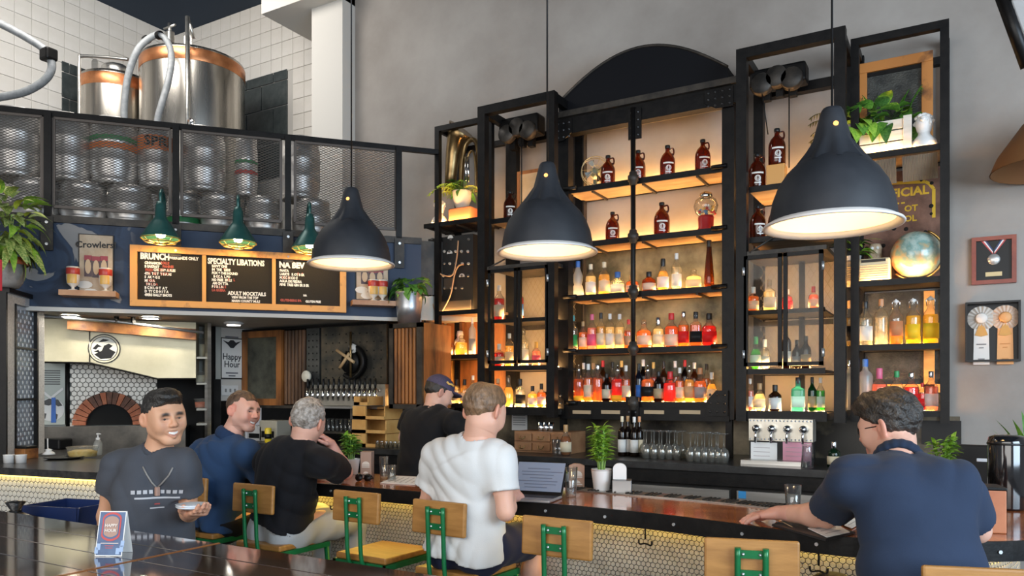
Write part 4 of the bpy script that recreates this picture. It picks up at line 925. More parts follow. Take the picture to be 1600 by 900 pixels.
row(DZm, TY + .19, 'right tower upper cabinet', [(1177, 40, 18, 'squat', 'orange', 'white', 'cream', 'orange bottle with oval label'), (1202, 50, 18, 'square', 'pale', 'wood', 'white', 'clear square bottle on a riser', {'dz': .0}), (1230, 34, 16, 'squat', 'red', 'white', 'red', 'red labelled bottle'), (1271, 36, 15, 'squat', 'amber', 'red', 'cream', 'amber bottle by the door hinge')])
row(DZb, TY + .19, 'right tower lower cabinet', [(1181, 52, 17, 'round', 'green', 'green', 'white', 'bright green bottle'), (1195, 48, 15, 'squat', 'clear', 'white', 'white', 'clear bottle', {'dy': .08}), (1229, 64, 14, 'tall', 'dark', 'gold', 'white', 'tall dark bottle with white label'), (1245, 46, 14, 'std', 'dark', 'black', 'grey', 'black bottle', {'dy': .03}), (1259, 52, 16, 'std', 'dark', 'black', 'tan', 'black bottle with tan label')])
row(DZl, TY + .19, 'right tower open ledge', [(1172, 50, 12, 'std', 'pink', 'white', 'white', 'slim pink bottle'), (1187, 43, 20, 'round', 'pale', 'wood', 'cream', 'round cream-labelled bottle'), (1211, 41, 20, 'squat', 'dark', 'black', 'white', 'black bottle with pale diamond label', {'lz': (.08, .5)}), (1247, 53, 20, 'square', 'teal', 'black', 'white', 'pale blue square gin bottle'), (1269, 54, 13, 'std', 'dgreen', 'black', 'tan', 'dark green bottle'), (1282, 53, 13, 'std', 'green', 'white', 'white', 'green bottle with white label')])
row(EZ[2], FY + .14, 'right bay upper shelf', [(1328, 72, 20, 'gourd', 'gold', 'wood', 'black', 'ornate gold and black bottle'), (1352, 70, 22, 'std', 'clear', 'black', 'white', 'clear vodka bottle with black cap'), (1377, 73, 20, 'tall', 'clear', 'copper', None, 'plain clear bottle with copper cap'), (1400, 72, 20, 'std', 'orange', 'swing', 'copper', 'swing-top bottle with flowered copper print', {'level': .3, 'lz': (.2, .52)}), (1427, 73, 22, 'std', 'yellow', 'swing', 'yellow', 'yellow limoncello swing-top bottle'), (1454, 75, 23, 'std', 'yellow', 'swing', 'yellow', 'large yellow swing-top bottle by the right post')])
row(EZ[3], FY + .14, 'right bay lower shelf', [(1328, 79, 21, 'tall', 'frost', 'chrome', None, 'tall frosted vodka bottle'), (1352, 80, 22, 'tall', 'frost', 'blue', None, 'tall frosted bottle with blue cap'), (1374, 66, 24, 'squat', 'pink', 'pink', 'cream', 'clear bottle with pink cap'), (1401, 62, 20, 'std', 'pale', 'green', 'grey', 'grey-labelled bottle with green cap'), (1424, 60, 22, 'std', 'red', 'chrome', 'red', 'red bottle with silver cap'), (1441, 44, 12, 'tall', 'red', 'red', 'red', 'slim bright red bottle'), (1455, 62, 20, 'std', 'pink', 'chrome', 'white', 'pink bottle with silver cap')])
# ================================================================== plants
def leaf_mesh(name, L, w, bend, m, tip=1.0):
    b = MB(); vs = []; n = 6
    for i in range(n + 1):
        t = i / n; ww = w * (math.sin(math.pi * min(t ** .8 * .96 + .04, 1)) ** .8) * (1 - .1 * tip * t); y = L * t * math.cos(bend * t * .5); z = L * t * math.sin(.25 - bend * t)
        vs += [(-ww, y, z + .15 * ww), (0, y, z), (ww, y, z + .15 * ww)]
    fs = []
    for i in range(n):
        k = 3 * i; fs += [(k, k + 1, k + 4, k + 3), (k + 1, k + 2, k + 5, k + 4)]
    b.add(vs, fs, True); return b.mesh(name, m)
def leafm(name, c1, c2, sc=8):
    m = mat(name, c1, .45, col2=c2, scale=sc, mix=(.4, .6)); return m
lf_var = leafm('variegated_leaf', (.10, .20, .03), (.42, .46, .14), 14); lf_grn = leafm('green_leaf', (.06, .20, .025), (.16, .36, .05)); lf_bri = leafm('bright_leaf', (.16, .36, .03), (.36, .55, .07)); lf_drk = leafm('dark_leaf', (.03, .10, .02), (.08, .20, .04)); lf_yel = leafm('yellow_green_leaf', (.34, .44, .03), (.55, .60, .08))
stem_m = mat('green_stem', (.20, .34, .08), .5)
LFM = {}
def leaf(parent, base, az, el, L, w, m, bend=1.0, roll=0.0):
    key = (m.name, round(w / L, 2), round(bend, 1))
    if key not in LFM: LFM[key] = leaf_mesh('leaf', 1.0, w / L, bend, m)
    o = mobj('leaf', LFM[key], parent); o.location = base; o.scale = (L, L, L)
    o.rotation_euler = (Matrix.Rotation(az, 3, 'Z') @ Matrix.Rotation(el, 3, 'X') @ Matrix.Rotation(roll, 3, 'Y')).to_euler(); return o
def bush(parent, c, n, L, w, mats, spread=.1, h=.2, elr=(-.2, 1.1), bend=1.0, seed=1, down=0.0, azr=None):
    rnd = random.Random(seed)
    for k in range(n):
        az = rnd.uniform(0, 2 * math.pi) if azr is None else rnd.uniform(*azr); rr = spread * math.sqrt(rnd.random()); t = rnd.random()
        b = Vector(c) + Vector((-math.sin(az) * rr, math.cos(az) * rr, h * t - down * rr))
        leaf(parent, b, az + rnd.uniform(-.4, .4), elr[0] + (elr[1] - elr[0]) * t + rnd.uniform(-.2, .2), L * rnd.uniform(.7, 1.15), w * rnd.uniform(.85, 1.1) // .001 * .001, rnd.choice(mats), bend, rnd.uniform(-.5, .5))
def frond(parent, base, az, el, L, m, n=12, droop=1.2):
    b = MB(); pts = []
    for i in range(n + 1):
        t = i / n; a = el - droop * t * t; pts.append((L * t * math.cos(el - droop * t * t * .4), L * t * math.sin(el - droop * t * t * .5)))
    b.tube([(0, y, z) for y, z in pts], .003, 4)
    for i in range(1, n):
        y, z = pts[i]; l = L * .30 * math.sin(math.pi * (i / n) ** .7) + .01; w = L / n * .46
        for s in (-1, 1): b.add([(0, y - w * .6, z), (s * l * .5, y + l * .10 - w * .6, z - .01), (s * l, y + l * .3, z - .03), (s * l * .5, y + l * .10 + w * .7, z - .01), (0, y + w * .5, z)], [(0, 1, 2, 3, 4)])
    o = b.build('frond', m, parent); o.location = base; o.rotation_euler = (0, 0, az); return o

# ================================================================== things on the left bay
brass_d = mat('aged_brass', (.16, .10, .04), .3, .9, col2=(.38, .26, .12), scale=4)
tu = thing('tuba', 'old dark brass tuba standing on the planter shelf', 'tuba')
tY = FY + .20
def T(x, y, dy=0): return W(x, y, tY + dy)
MB().tube([T(703, 300), T(705, 270), T(708, 240), T(714, 215), T(722, 203)], .03, 16, radii=[.055, .062, .075, .10, .15]).build('bell', brass_d, tu)
MB().tube(spline([T(720, 300), T(722, 255), T(727, 228), T(738, 218), T(746, 228), T(747, 262), T(746, 300)]), .024, 10).build('bow', brass_d, tu)
MB().tube(spline([T(728, 300, -.04), T(729, 260, -.04), T(733, 240, -.04), T(740, 238, -.04), T(743, 262, -.04), T(743, 300, -.04)]), .012, 8).build('tubing', brass_d, tu)
for x in (728, 732): MB().tube([T(x, 245, -.06), T(x, 285, -.06)], .011, 8).build('valve', chrome, tu)
terr = mat('terracotta', (.45, .15, .06), .7); stone_w = mat('cream_stone', (.66, .58, .48), .6)
pl_ = thing('fern_planter', 'cream urn on a terracotta box with bright yellow-green fern', 'plant', (W(722, 600, FY + .16).x, FY + .16, AZ[0] + .008))
MB().bevbox((0.02, 0, .07), (.25, .17, .14), .01).build('terracotta_box', terr, pl_)
MB().lathe([(0, .14), (.05, .14), (.06, .15), (.085, .22), (.095, .30), (.10, .31), (.09, .31), (.08, .27), (0, .26)], 20).build('urn', stone_w, pl_)
for k, (az, el, L, m) in enumerate(((2.2, .5, .34, lf_yel), (1.8, .4, .30, lf_yel), (2.6, .7, .28, lf_bri), (1.2, .6, .26, lf_yel), (-1.4, .4, .30, lf_yel), (-1.0, .3, .30, lf_bri), (-2.0, .5, .28, lf_yel), (3.1, .7, .25, lf_bri), (.3, .8, .25, lf_drk), (-2.6, .9, .24, lf_grn))): frond(pl_, (0, 0, .29), az, el, L, m)
bush(pl_, (0.03, -.02, .30), 10, .12, .035, [lf_drk, lf_grn], .06, .1, seed=4)
def bust(label, x, Y, z, s, m, rz):
    p = W(x, 600, Y); t = thing('bust', label, 'bust', (p.x, Y, z + .008), rz)
    MB().lathe([(0, 0), (.075 * s, 0), (.085 * s, .02 * s), (.075 * s, .06 * s), (.04 * s, .10 * s), (.032 * s, .14 * s)], 16).build('shoulders', m, t)
    b = MB()
    b.lathe([(0, .10 * s), (.03 * s, .105 * s), (.045 * s, .13 * s), (.055 * s, .17 * s), (.052 * s, .21 * s), (.03 * s, .24 * s), (0, .248 * s)], 16)
    b.lathe([(0, -.015 * s), (.010 * s, -.012 * s), (.012 * s, 0), (0, .03 * s)], 8, (0, -.055 * s, .175 * s)); b.build('head', m, t)
    h = MB(); rnd = random.Random(3)
    for k in range(22):
        a = rnd.uniform(0, 6.28); e = rnd.uniform(-.1, 1.3); c = Vector((math.cos(a) * math.cos(e) * .052, math.sin(a) * math.cos(e) * .052 + .008, .195 + math.sin(e) * .045)) * s
        if c.y < -.035 * s: continue
        h.lathe([(0, -.02 * s), (.018 * s, -.008 * s), (.02 * s, .006 * s), (0, .02 * s)], 8, c)
    h.build('hair', m, t)
    for q in (-1, 1): MB().lathe([(0, -.008 * s), (.008 * s, 0), (0, .008 * s)], 8, (q * .018 * s, -.05 * s, .19 * s)).build('brow', m, t)
    return t
bust('small white bust with hand to chin beside the fern urn', 687, FY + .10, AZ[0], .95, mat('white_bust', (.72, .66, .58), .5), .3)
amp = thing('amplifier', 'black rack amplifier with dials and looped tan cables', 'amplifier')
aY = FY + .07; p0, p1 = W(669, 480, aY), W(739, 365, aY)
MB().span((p0.x, aY, AZ[1] + .002), (p1.x, aY + .26, p1.z)).build('case', mat('amp_black', (.012, .011, .010), .5), amp)
MB().span((p0.x + .02, aY - .015, AZ[1] + .01), (p1.x - .02, aY, AZ[1] + .11)).build('lower_panel', mat('amp_grey', (.08, .065, .05), .5, .4), amp)
rnd = random.Random(5)
for r_ in range(5):
    for c_ in range(7):
        if rnd.random() < .25: continue
        x = 675 + c_ * 9.5 + rnd.uniform(-1, 1); y = 374 + r_ * 19; q = W(x, y, aY)
        MB().lathe([(0, .014), (.012, .014), (.014, 0)], 10, (q.x, aY, q.z), ax=Matrix.Rotation(R(90), 3, 'X')).build('knob', rnd.choice([mat('knob_pale', (.45, .42, .38), .4), mat('knob_grey', (.10, .095, .09), .4), mat('knob_grey', (0, 0, 0))]), amp)
for x, y in ((704, 371), (703, 395), (722, 431)):
    q = W(x, y, aY); MB().prism([(.032 * math.cos(k * math.pi / 8), .032 * math.sin(k * math.pi / 8)) for k in range(9)], (q.x, aY - .006, q.z - .01), (1, 0, 0), (0, 0, 1), (0, 1, 0), .006).build('dial', mat('dial_white', (.75, .72, .66), .4), amp)
q = W(702, 443, aY); MB().span((q.x - .06, aY - .006, q.z - .05), (q.x + .06, aY, q.z + .05)).build('meter', mat('amp_grey', (0, 0, 0)), amp)
tan_c = mat('tan_cable', (.55, .33, .18), .5)
MB().tube(spline([W(x, y, aY - .04) for x, y in ((680, 381), (681, 405), (686, 425), (696, 431), (708, 428), (714, 400), (716, 376))]), .007, 6).build('patch_cable', tan_c, amp)
MB().tube(spline([W(x, y, aY - .05) for x, y in ((673, 418), (674, 450), (677, 478), (685, 489), (693, 482), (704, 460), (710, 430), (716, 416), (724, 413))]), .007, 6).build('patch_cable', tan_c, amp)
cer = thing('ceramic_jar', 'white stacked ceramic jar behind the small bottles of the left bay', 'jar', (W(717, 600, FY + .24).x, FY + .26, AZ[2] + .008))
MB().lathe([(0, 0), (.05, 0), (.055, .05), (.045, .09), (.055, .12), (.05, .16), (.03, .18), (.035, .21), (.028, .25), (0, .255)], 18).build('body', white_p, cer)
# ---- left tower picture, central shelf things
pf = thing('picture_frame', 'wood framed parchment picture leaning in the left tower', 'picture'); q0, q1 = W(809, 338, WY - .14), W(852, 262, WY - .14)
MB().span((q0.x + .02, WY - .145, BG + .03), (q1.x - .02, WY - .13, q1.z - .02)).build('parchment', mat('parchment', (.62, .42, .22), .7, col2=(.74, .55, .33), scale=6), pf)
for a, b, c, d in ((q0.x, q1.x, q1.z - .03, q1.z), (q0.x, q1.x, BG + .008, BG + .035), (q0.x, q0.x + .03, BG + .035, q1.z - .03), (q1.x - .03, q1.x, BG + .035, q1.z - .03)): MB().span((a, WY - .155, c), (b, WY - .125, d)).build('frame_bar', rustwood, pf)
fan = thing('desk_fan', 'antique wire cage fan on the top shelf of the central bay', 'fan', (W(930, 600, FY + .22).x, FY + .22, CS[0] + .008), .5)
fm = mat('fan_brass', (.45, .36, .20), .35, .8); fc = Vector((0, 0, .17)); rr = .125
MB().lathe([(0, 0), (.06, 0), (.055, .02), (.02, .04), (.016, .10), (0, .10)], 16).build('base', mat('fan_green', (.25, .30, .22), .5), fan)
MB().lathe([(0, -.05), (.04, -.04), (.045, .02), (.02, .05), (0, .05)], 14, fc + Vector((0, .03, 0)), ax=Matrix.Rotation(R(90), 3, 'X')).build('motor', mat('fan_green', (0, 0, 0)), fan)
for k in range(4):
    a = k * math.pi / 2 + .4; MB().add([fc + Vector((math.cos(a) * .02, -.04, math.sin(a) * .02)), fc + Vector((math.cos(a - .25) * .10, -.05, math.sin(a - .25) * .10)), fc + Vector((math.cos(a + .3) * .10, -.03, math.sin(a + .3) * .10))], [(0, 1, 2)]).build('blade', mat('fan_blade', (.10, .10, .09), .3, .8), fan)
cg = MB(); ringp = lambda r, y: [fc + Vector((r * math.cos(2 * math.pi * k / 24), y, r * math.sin(2 * math.pi * k / 24))) for k in range(24)]
cg.tube(ringp(rr, -.06), .005, 6, closed=True).tube(ringp(rr, .0), .004, 6, closed=True).tube(ringp(.04, -.085), .003, 6, closed=True)
for k in range(10):
    a = 2 * math.pi * k / 10; d = Vector((math.cos(a), 0, math.sin(a))); cg.tube([fc + d * .03 + Vector((0, -.085, 0)), fc + d * rr + Vector((0, -.06, 0)), fc + d * rr], .0025, 5)
tag(cg.build('cage', fm, fan), kind='stuff')
gm = thing('gumball_machine', 'red gumball machine on the second shelf of the central bay', 'gumball machine', (W(1103, 600, FY + .18).x, FY + .18, CS[1] + .008))
MB().lathe([(0, 0), (.07, 0), (.075, .02), (.06, .05), (.065, .12), (.06, .14), (0, .14)], 20).build('base', mat('gum_red', (.42, .02, .02), .35), gm)
MB().lathe([(.055, .14), (.085, .17), (.10, .22), (.085, .27), (.05, .295)], 22).build('globe', glass_mat('bottle_clear'), gm)
MB().lathe([(.05, .29), (.055, .30), (.05, .325), (.02, .34), (0, .342)], 18).build('lid', chrome, gm)
rnd = random.Random(2); gcol = [mat('gum_%d' % i, c, .4) for i, c in enumerate(((.6, .05, .05), (.1, .3, .6), (.7, .5, .08), (.65, .6, .55)))]
for k in range(26):
    a, r_, z_ = rnd.uniform(0, 6.28), .075 * math.sqrt(rnd.random()), rnd.uniform(.16, .22); MB().lathe([(0, -.013), (.009, -.009), (.013, 0), (.009, .009), (0, .013)], 8, (r_ * math.cos(a), r_ * math.sin(a), z_)).build('gumball', rnd.choice(gcol), gm)

# ================================================================== right bay things
wf = thing('framed_screen', 'orange wooden frame with dark mesh behind the planter', 'frame'); Yf = WY - .07
z0 = EZ[0] + .003; a0, a1 = W(1338, 600, Yf).x, W(1458, 600, Yf).x; zt = W(1400, 90, Yf).z
MB().span((a0 + .03, Yf + .012, z0), (a1 - .03, Yf + .02, zt - .02)).build('mesh', fabric_dark, wf)
for A in ((a0, a0 + .075, z0, zt - .075), (a1 - .075, a1, z0, zt - .075), (a0, a1, zt - .075, zt)): MB().bevbox(((A[0] + A[1]) / 2, Yf, (A[2] + A[3]) / 2), (A[1] - A[0], .03, A[3] - A[2]), .004).build('frame_board', mat('rusty_pine', (.09, .03, .01), .55, col2=(.50, .19, .04), scale=6, mix=(.30, .48)), wf)
cr_ = thing('crate_planter', 'whitewashed wooden crate planter full of green leaves', 'planter'); cY = FY + .07
whw = mat('whitewashed_wood', (.62, .54, .44), .6, col2=(.74, .68, .60), scale=6, stretch=(1, 5, 5)); a0, a1 = W(1324, 600, cY).x, W(1423, 600, cY).x; ch = .235
for k in range(3): MB().bevbox(((a0 + a1) / 2, cY, EZ[0] + .012 + ch * (k + .5) / 3), (a1 - a0, .016, ch / 3 - .008), .003).build('plank', whw, cr_)
for k in range(3): MB().bevbox(((a0 + a1) / 2, cY + .24, EZ[0] + .012 + ch * (k + .5) / 3), (a1 - a0, .016, ch / 3 - .008), .003).build('plank', whw, cr_)
for x in (a0 + .02, a1 - .02):
    MB().bevbox((x, cY - .014, EZ[0] + .012 + ch / 2), (.055, .014, ch + .02), .003).build('corner_batten', whw, cr_)
    MB().bevbox((x, cY + .12, EZ[0] + .012 + ch / 2), (.016, .23, ch - .01), .003).build('crate_end', whw, cr_)
MB().span((a0 + .03, cY + .01, EZ[0] + .1), (a1 - .03, cY + .23, EZ[0] + .2)).build('soil', mat('soil', (.03, .02, .012), .9), cr_)
for k in range(5): bush(cr_, (a0 + (a1 - a0) * (k + .4) / 5, cY + .06, EZ[0] + .20), 11, .15, .05, [lf_grn, lf_bri, lf_drk, lf_grn], .09, .16, (-.6, .9), 1.0, seed=20 + k)
for k, (f, az) in enumerate(((.55, .4), (.80, -.5), (.45, 1.0), (.9, -1.0))): frond(cr_, (a0 + (a1 - a0) * f, cY + .14, EZ[0] + .22), az, 1.35, .34, lf_grn, 16, .4)
bush(cr_, (a0 - .02, cY + .0, EZ[0] + .22), 5, .17, .06, [lf_bri], .03, .08, (-.5, .2), 1.0, seed=9, azr=(.6, 2.2))
fr2 = thing('trailing_plant', 'wispy brown-green trailing plant beside the right tower post', 'plant')
for k in range(9): frond(fr2, W(1300, 205, TY + .42) + Vector((0, 0, -.06 * k + .12)), 1.5 + .25 * math.sin(k * 2.1), .5, .17, mat('wispy_leaf', (.10, .09, .025), .6), 9, 1.0)
bust('white plaster bust of a veiled head beside the planter', 1444, FY + .11, EZ[0], 1.02, mat('plaster_white', (.78, .76, .73), .5), .8)
sg = thing('tin_sign', 'bullet-holed rusty tin sign with yellow OFFICIAL lettering', 'sign'); sY = WY - .06
tin = mat('rusty_tin', (.085, .038, .024), .6, .3, col2=(.20, .10, .065), scale=7, bump=.3, bscale=20)
a0, a1 = W(1322, 600, sY).x, W(1470, 600, sY).x; z0, z1 = EZ[1] + .005, W(1400, 268, sY).z
MB().span((a0, sY, z0), (a1, sY + .012, z1)).build('plate', tin, sg)
ye = mat('sign_yellow', (.62, .38, .012), .6)
m = MB(); pts = [(1336, 289), (1446, 284), (1452, 287), (1459, 295), (1459, 340)]
for i in range(len(pts) - 1):
    p, q = W(*pts[i], sY - .001), W(*pts[i + 1], sY - .001); d = (q - p).normalized(); n_ = Vector((-d.z, 0, d.x)) * .011
    m.add([p - n_, q - n_, q + n_, p + n_], [(0, 1, 2, 3)])
m.build('border_line', ye, sg)
o = W(1330, 316, sY - .003); sx_ = lambda x: W(x, 316, sY).x - o.x
put_text([('OFFICIAL', sx_(1366), 0, .088, 'LEFT', .003, 1.0), ('OT', sx_(1413), -.115, .062, 'LEFT', .002), ('ROL', sx_(1404), -.19, .062, 'LEFT', .002)], ye, sg, o, (1, 0, 0))
for x0, x1 in ((1384, 1394), (1400, 1405), (1408, 1414)): MB().span((W(x0, 324, sY).x, sY - .003, o.z - .055), (W(x1, 324, sY).x, sY, o.z - .043)).build('print_dash', ye, sg)
rnd = random.Random(8); dk = mat('hole_black', (.006, .004, .003), .9)
for k in range(34):
    p = Vector((rnd.uniform(a0 + .03, a1 - .03), sY - .004, rnd.uniform(z0 + .2, z1 - .02))); r_ = rnd.uniform(.007, .014)
    MB().lathe([(0, .0), (r_, 0), (r_ * 1.35, .004)], 9, p, ax=Matrix.Rotation(R(-90), 3, 'X')).build('bullet_hole', dk, sg)
# globe
gl = thing('globe', 'pale desk globe on a tilted brass ring', 'globe'); gp = W(1431, 392, FY + .19); gr = .168; gp.z = EZ[1] + gr + .03
gmat = mat('globe_map', (.20, .34, .30), .25, col2=(.50, .36, .18), scale=6, mix=(.48, .58), coat=.5)
t_ = gmat.node_tree; rp = [n for n in t_.nodes if n.type == 'VALTORGB'][0]; e = rp.color_ramp.elements.new(.63); e.color = (.62, .22, .10, 1); e = rp.color_ramp.elements.new(.40); e.color = (.42, .52, .46, 1)
ball = MB().lathe([(gr * math.cos(t), gr * math.sin(t)) for t in [math.pi * (k / 20 - .5) for k in range(21)]], 36).build('sphere', gmat, gl); ball.location = gp; ball.rotation_euler = (.4, .3, 1.0)
brs = mat('globe_brass', (.62, .38, .12), .3, .9); ct_ = [Vector((math.cos(t) * (gr + .012), 0, math.sin(t) * (gr + .012))) for t in [R(-100) + R(200) * k / 24 for k in range(25)]]
ri = MB().tube([Matrix.Rotation(R(35), 3, 'Y') @ v for v in ct_], .008, 8).build('meridian', brs, gl); ri.location = gp
MB().lathe([(0, 0), (.09, 0), (.085, .015), (.02, .025), (.015, .05), (0, .05)], 20, (gp.x, gp.y, EZ[1] + .008)).build('foot', brs, gl)
ra = thing('radio', 'cream slatted vintage radio glowing on the globe shelf', 'radio'); r0, r1 = W(1318, 600, FY + .08).x, W(1391, 600, FY + .08).x; rz1 = W(1355, 404, FY + .08).z; rcm = mat('radio_cream', (.70, .56, .34), .4)
MB().bevbox(((r0 + r1) / 2, FY + .16, (EZ[1] + .008 + rz1) / 2), (r1 - r0, .15, rz1 - EZ[1] - .008), .012).build('case', rcm, ra)
for k in range(7): z = EZ[1] + .03 + k * (rz1 - EZ[1] - .05) / 8; MB().bevbox(((r0 + r1) / 2, FY + .082, z), (r1 - r0 - .03, .008, .009), .002).build('slat', mat('radio_slat', (.55, .42, .24), .4), ra)
MB().span((r0 + .12, FY + .079, rz1 - .028), (r1 - .03, FY + .086, rz1 - .008)).build('dial', black_p, ra)
pp = thing('potted_plant', 'small leafy plant in a ribbed white pot behind the radio', 'plant', (W(1331, 600, FY + .25).x, FY + .25, EZ[1] + .006))
MB().lathe([(0, .0), (.05, 0), (.055, .12), (.066, .22), (.07, .225), (.062, .225), (.055, .2), (0, .19)], 22).build('pot', mat('grey_white_pot', (.52, .52, .50), .5), pp)
bush(pp, (0.02, 0, .22), 22, .14, .022, [lf_grn, lf_drk, lf_bri], .05, .14, (-.2, 1.0), seed=31)
ow = thing('owl_figurine', 'little brown and cream owl figurine between radio and globe', 'figurine', (W(1368, 600, FY + .3).x, FY + .29, EZ[1] + .006))
MB().lathe([(0, 0), (.03, 0), (.032, .13), (.045, .16), (.05, .20), (.045, .25), (.048, .28), (.035, .31), (0, .315)], 14).build('body', mat('owl_brown', (.30, .18, .10), .6, col2=(.66, .55, .40), scale=20), ow)
for s in (-1, 1): MB().lathe([(0, .01), (.012, .008), (.012, 0)], 8, (s * .018, -.042, .275), ax=Matrix.Rotation(R(90), 3, 'X')).build('eye', white_p, ow)

# ================================================================== framed awards on the wall
def wp(x, y): return W(x, y, WY)
fr = thing('award_frame', 'red wood frame with a silver medal on striped ribbon', 'frame')
a, b = wp(1518, 446), wp(1588, 367); rw = mat('red_mahogany', (.19, .032, .016), .4, col2=(.28, .06, .03), scale=6); fw = .028
for A in ((a.x, b.x, a.z, a.z + fw), (a.x, b.x, b.z - fw, b.z), (a.x, a.x + fw, a.z + fw, b.z - fw), (b.x - fw, b.x, a.z + fw, b.z - fw)): MB().span((A[0], WY - .035, A[2]), (A[1], WY, A[3])).build('frame_bar', rw, fr)
MB().span((a.x + fw, WY - .012, a.z + fw), (b.x - fw, WY - .001, b.z - fw)).build('black_mat', black_p, fr)
cx = (a.x + b.x) / 2; zt = b.z - fw
for s, col in ((-1, 'r'), (1, 'l')):
    for k, (c, w0) in enumerate((((.50, .06, .06), .0), ((.75, .74, .72), .011), ((.03, .05, .14), .022))):
        MB().prism([(s * (.075 - w0), 0), (s * (.075 - w0 - .011), 0), (s * (.004), -.085 + w0 * .9), (s * .004, -.100 + w0 * .9)], (cx, WY - .014 - .001 * k, zt), (1, 0, 0), (0, 0, 1), (0, 1, 0), .002).build('ribbon', mat('ribbon_%d' % k, c, .6), fr)
MB().lathe([(0, .012), (.036, .012), (.040, .004), (.040, 0)], 20, (cx, WY - .012, zt - .135), ax=Matrix.Rotation(R(90), 3, 'X')).build('medal', mat('medal_silver', (.60, .60, .58), .35, .6), fr)
MB().span((cx - .05, WY - .016, a.z + .055), (cx + .05, WY - .012, a.z + .085)).build('brass_plate', mat('plate_brass', (.40, .32, .18), .4, .7), fr)
fr = thing('award_frame', 'black shadow box frame with a white and an orange rosette', 'frame')
a, b = wp(1508, 566), wp(1594, 470); fw = .014
for A in ((a.x, b.x, a.z, a.z + fw), (a.x, b.x, b.z - fw, b.z), (a.x, a.x + fw, a.z + fw, b.z - fw), (b.x - fw, b.x, a.z + fw, b.z - fw)): MB().span((A[0], WY - .075, A[2]), (A[1], WY, A[3])).build('frame_bar', black_p, fr)
MB().span((a.x + fw, WY - .012, a.z + fw), (b.x - fw, WY - .001, b.z - fw)).build('black_mat', black_p, fr)
for f, c1, c2 in ((.30, (.74, .68, .62), (.60, .53, .46)), (.73, (.80, .38, .14), (.70, .52, .40))):
    cxx = a.x + (b.x - a.x) * f; zc = b.z - .115; m1 = mat('ros_a%d' % (f * 10), c1, .6); m2 = mat('ros_b%d' % (f * 10), c2, .6)
    vs = []; n = 36
    for rr_, y_ in ((.028, -.045), (.058, -.035), (.088, -.03)):
        for k in range(n): t = 2 * math.pi * k / n; vs.append((cxx + rr_ * math.cos(t), WY + y_ + (.012 if k % 2 else 0) * rr_ / .08, zc + rr_ * math.sin(t)))
    MB().add(vs, [(i * n + k, i * n + (k + 1) % n, (i + 1) * n + (k + 1) % n, (i + 1) * n + k) for i in range(2) for k in range(n)]).build('pleats', m2, fr)
    MB().lathe([(0, .056), (.030, .054), (.040, .046), (.036, .04)], 20, (cxx, WY, zc), ax=Matrix.Rotation(R(90), 3, 'X')).build('button', m1, fr)
    MB().prism([(-.045, -.075), (.045, -.075), (.05, -.33), (-.05, -.33)], (cxx, WY - .028, zc), (1, 0, 0), (0, 0, 1), (0, 1, 0), .003).build('tail', m1, fr)
    MB().prism([(-.012, -.04), (.012, -.04), (.04, -.12), (.0, -.13), (-.04, -.12)], (cxx, WY - .034, zc), (1, 0, 0), (0, 0, 1), (0, 1, 0), .004).build('bow', mat('bow_gold', (.62, .30, .06), .5), fr)
    for dz, hw in ((-.185, .03), (-.21, .014), (-.29, .02)): MB().span((cxx - hw, WY - .032, zc + dz - .004), (cxx + hw, WY - .029, zc + dz + .004)).build('text_line', mat('ros_ink%d' % (f * 10), (.25, .23, .22) if f < .5 else (.62, .26, .08), .7), fr)

# ================================================================== tap wall
TWY = 5.80
def tx(x, Y=TWY): return W(x, 600, Y).x
def tz(x, y, Y=TWY): return W(x, y, Y).z
twz0, twz1 = 1.455, 2.285
tw = thing('tap_wall', 'dark riveted steel tap wall with a long row of beer taps', 'tap wall')
X0, X1 = PX + .01, tx(606)
MB().span((X0, TWY + .03, twz0), (X1, WY - .02, twz1 - .01)).build('cold_box', black_st, tw)
MB().span((X0, TWY - .02, twz0 - .03), (X1, TWY + .06, twz0)).build('lower_rail', iron, tw)
MB().span((X0, TWY - .01, twz1 - .03), (X1, TWY + .03, twz1 - .005)).build('top_rail', black_st, tw)
# wooden framed panel
a, b = tx(380), tx(441); f_ = .07
for A in ((a, b, twz0, twz0 + f_), (a, b, twz1 - .1, twz1 - .03), (a, a + f_, twz0 + f_, twz1 - .1), (b - f_, b, twz0 + f_, twz1 - .1)): MB().span((A[0], TWY - .02, A[2]), (A[1], TWY + .03, A[3])).build('panel_frame_board', rustwood, tw)
MB().span((a + f_, TWY, twz0 + f_), (b - f_, TWY + .02, twz1 - .1)).build('panel_mesh', mat('dull_green_mesh', (.05, .052, .042), .5, .5, col2=(.16, .16, .12), scale=4, bump=.5, bscale=90), tw)
a, b = tx(444), tx(477)
for k in range(6): x = a + (b - a) * (k + .5) / 6; MB().bevbox((x, TWY + .01, (twz0 + twz1 - .03) / 2), ((b - a) / 6 * .72, .035, twz1 - twz0 - .05), .008).build('slat', mat('charred_slat', (.035, .02, .012), .6, col2=(.16, .08, .04), scale=5, stretch=(1, 1, .3)), tw)
a, b = tx(479), tx(499); MB().span((a, TWY, twz0 + .16), (b, TWY + .03, twz1 - .03)).build('riveted_plate', mat('blue_grey_steel', (.045, .05, .05), .45, .5, col2=(.10, .10, .095), scale=7), tw)
tag(rivets(MB(), (a + b) / 2, 1.93, 3, 9, (b - a) / 3.2, .065, TWY, .008).build('rivets', black_st, tw), kind='stuff')
a, b = tx(502), tx(604); zz = tz(550, 600)
MB().span((a, TWY, zz), (b, TWY + .03, twz1 - .03)).build('steel_panel', mat('stained_steel', (.040, .040, .036), .42, .55, col2=(.15, .12, .08), scale=4.0, mix=(.42, .75)), tw)
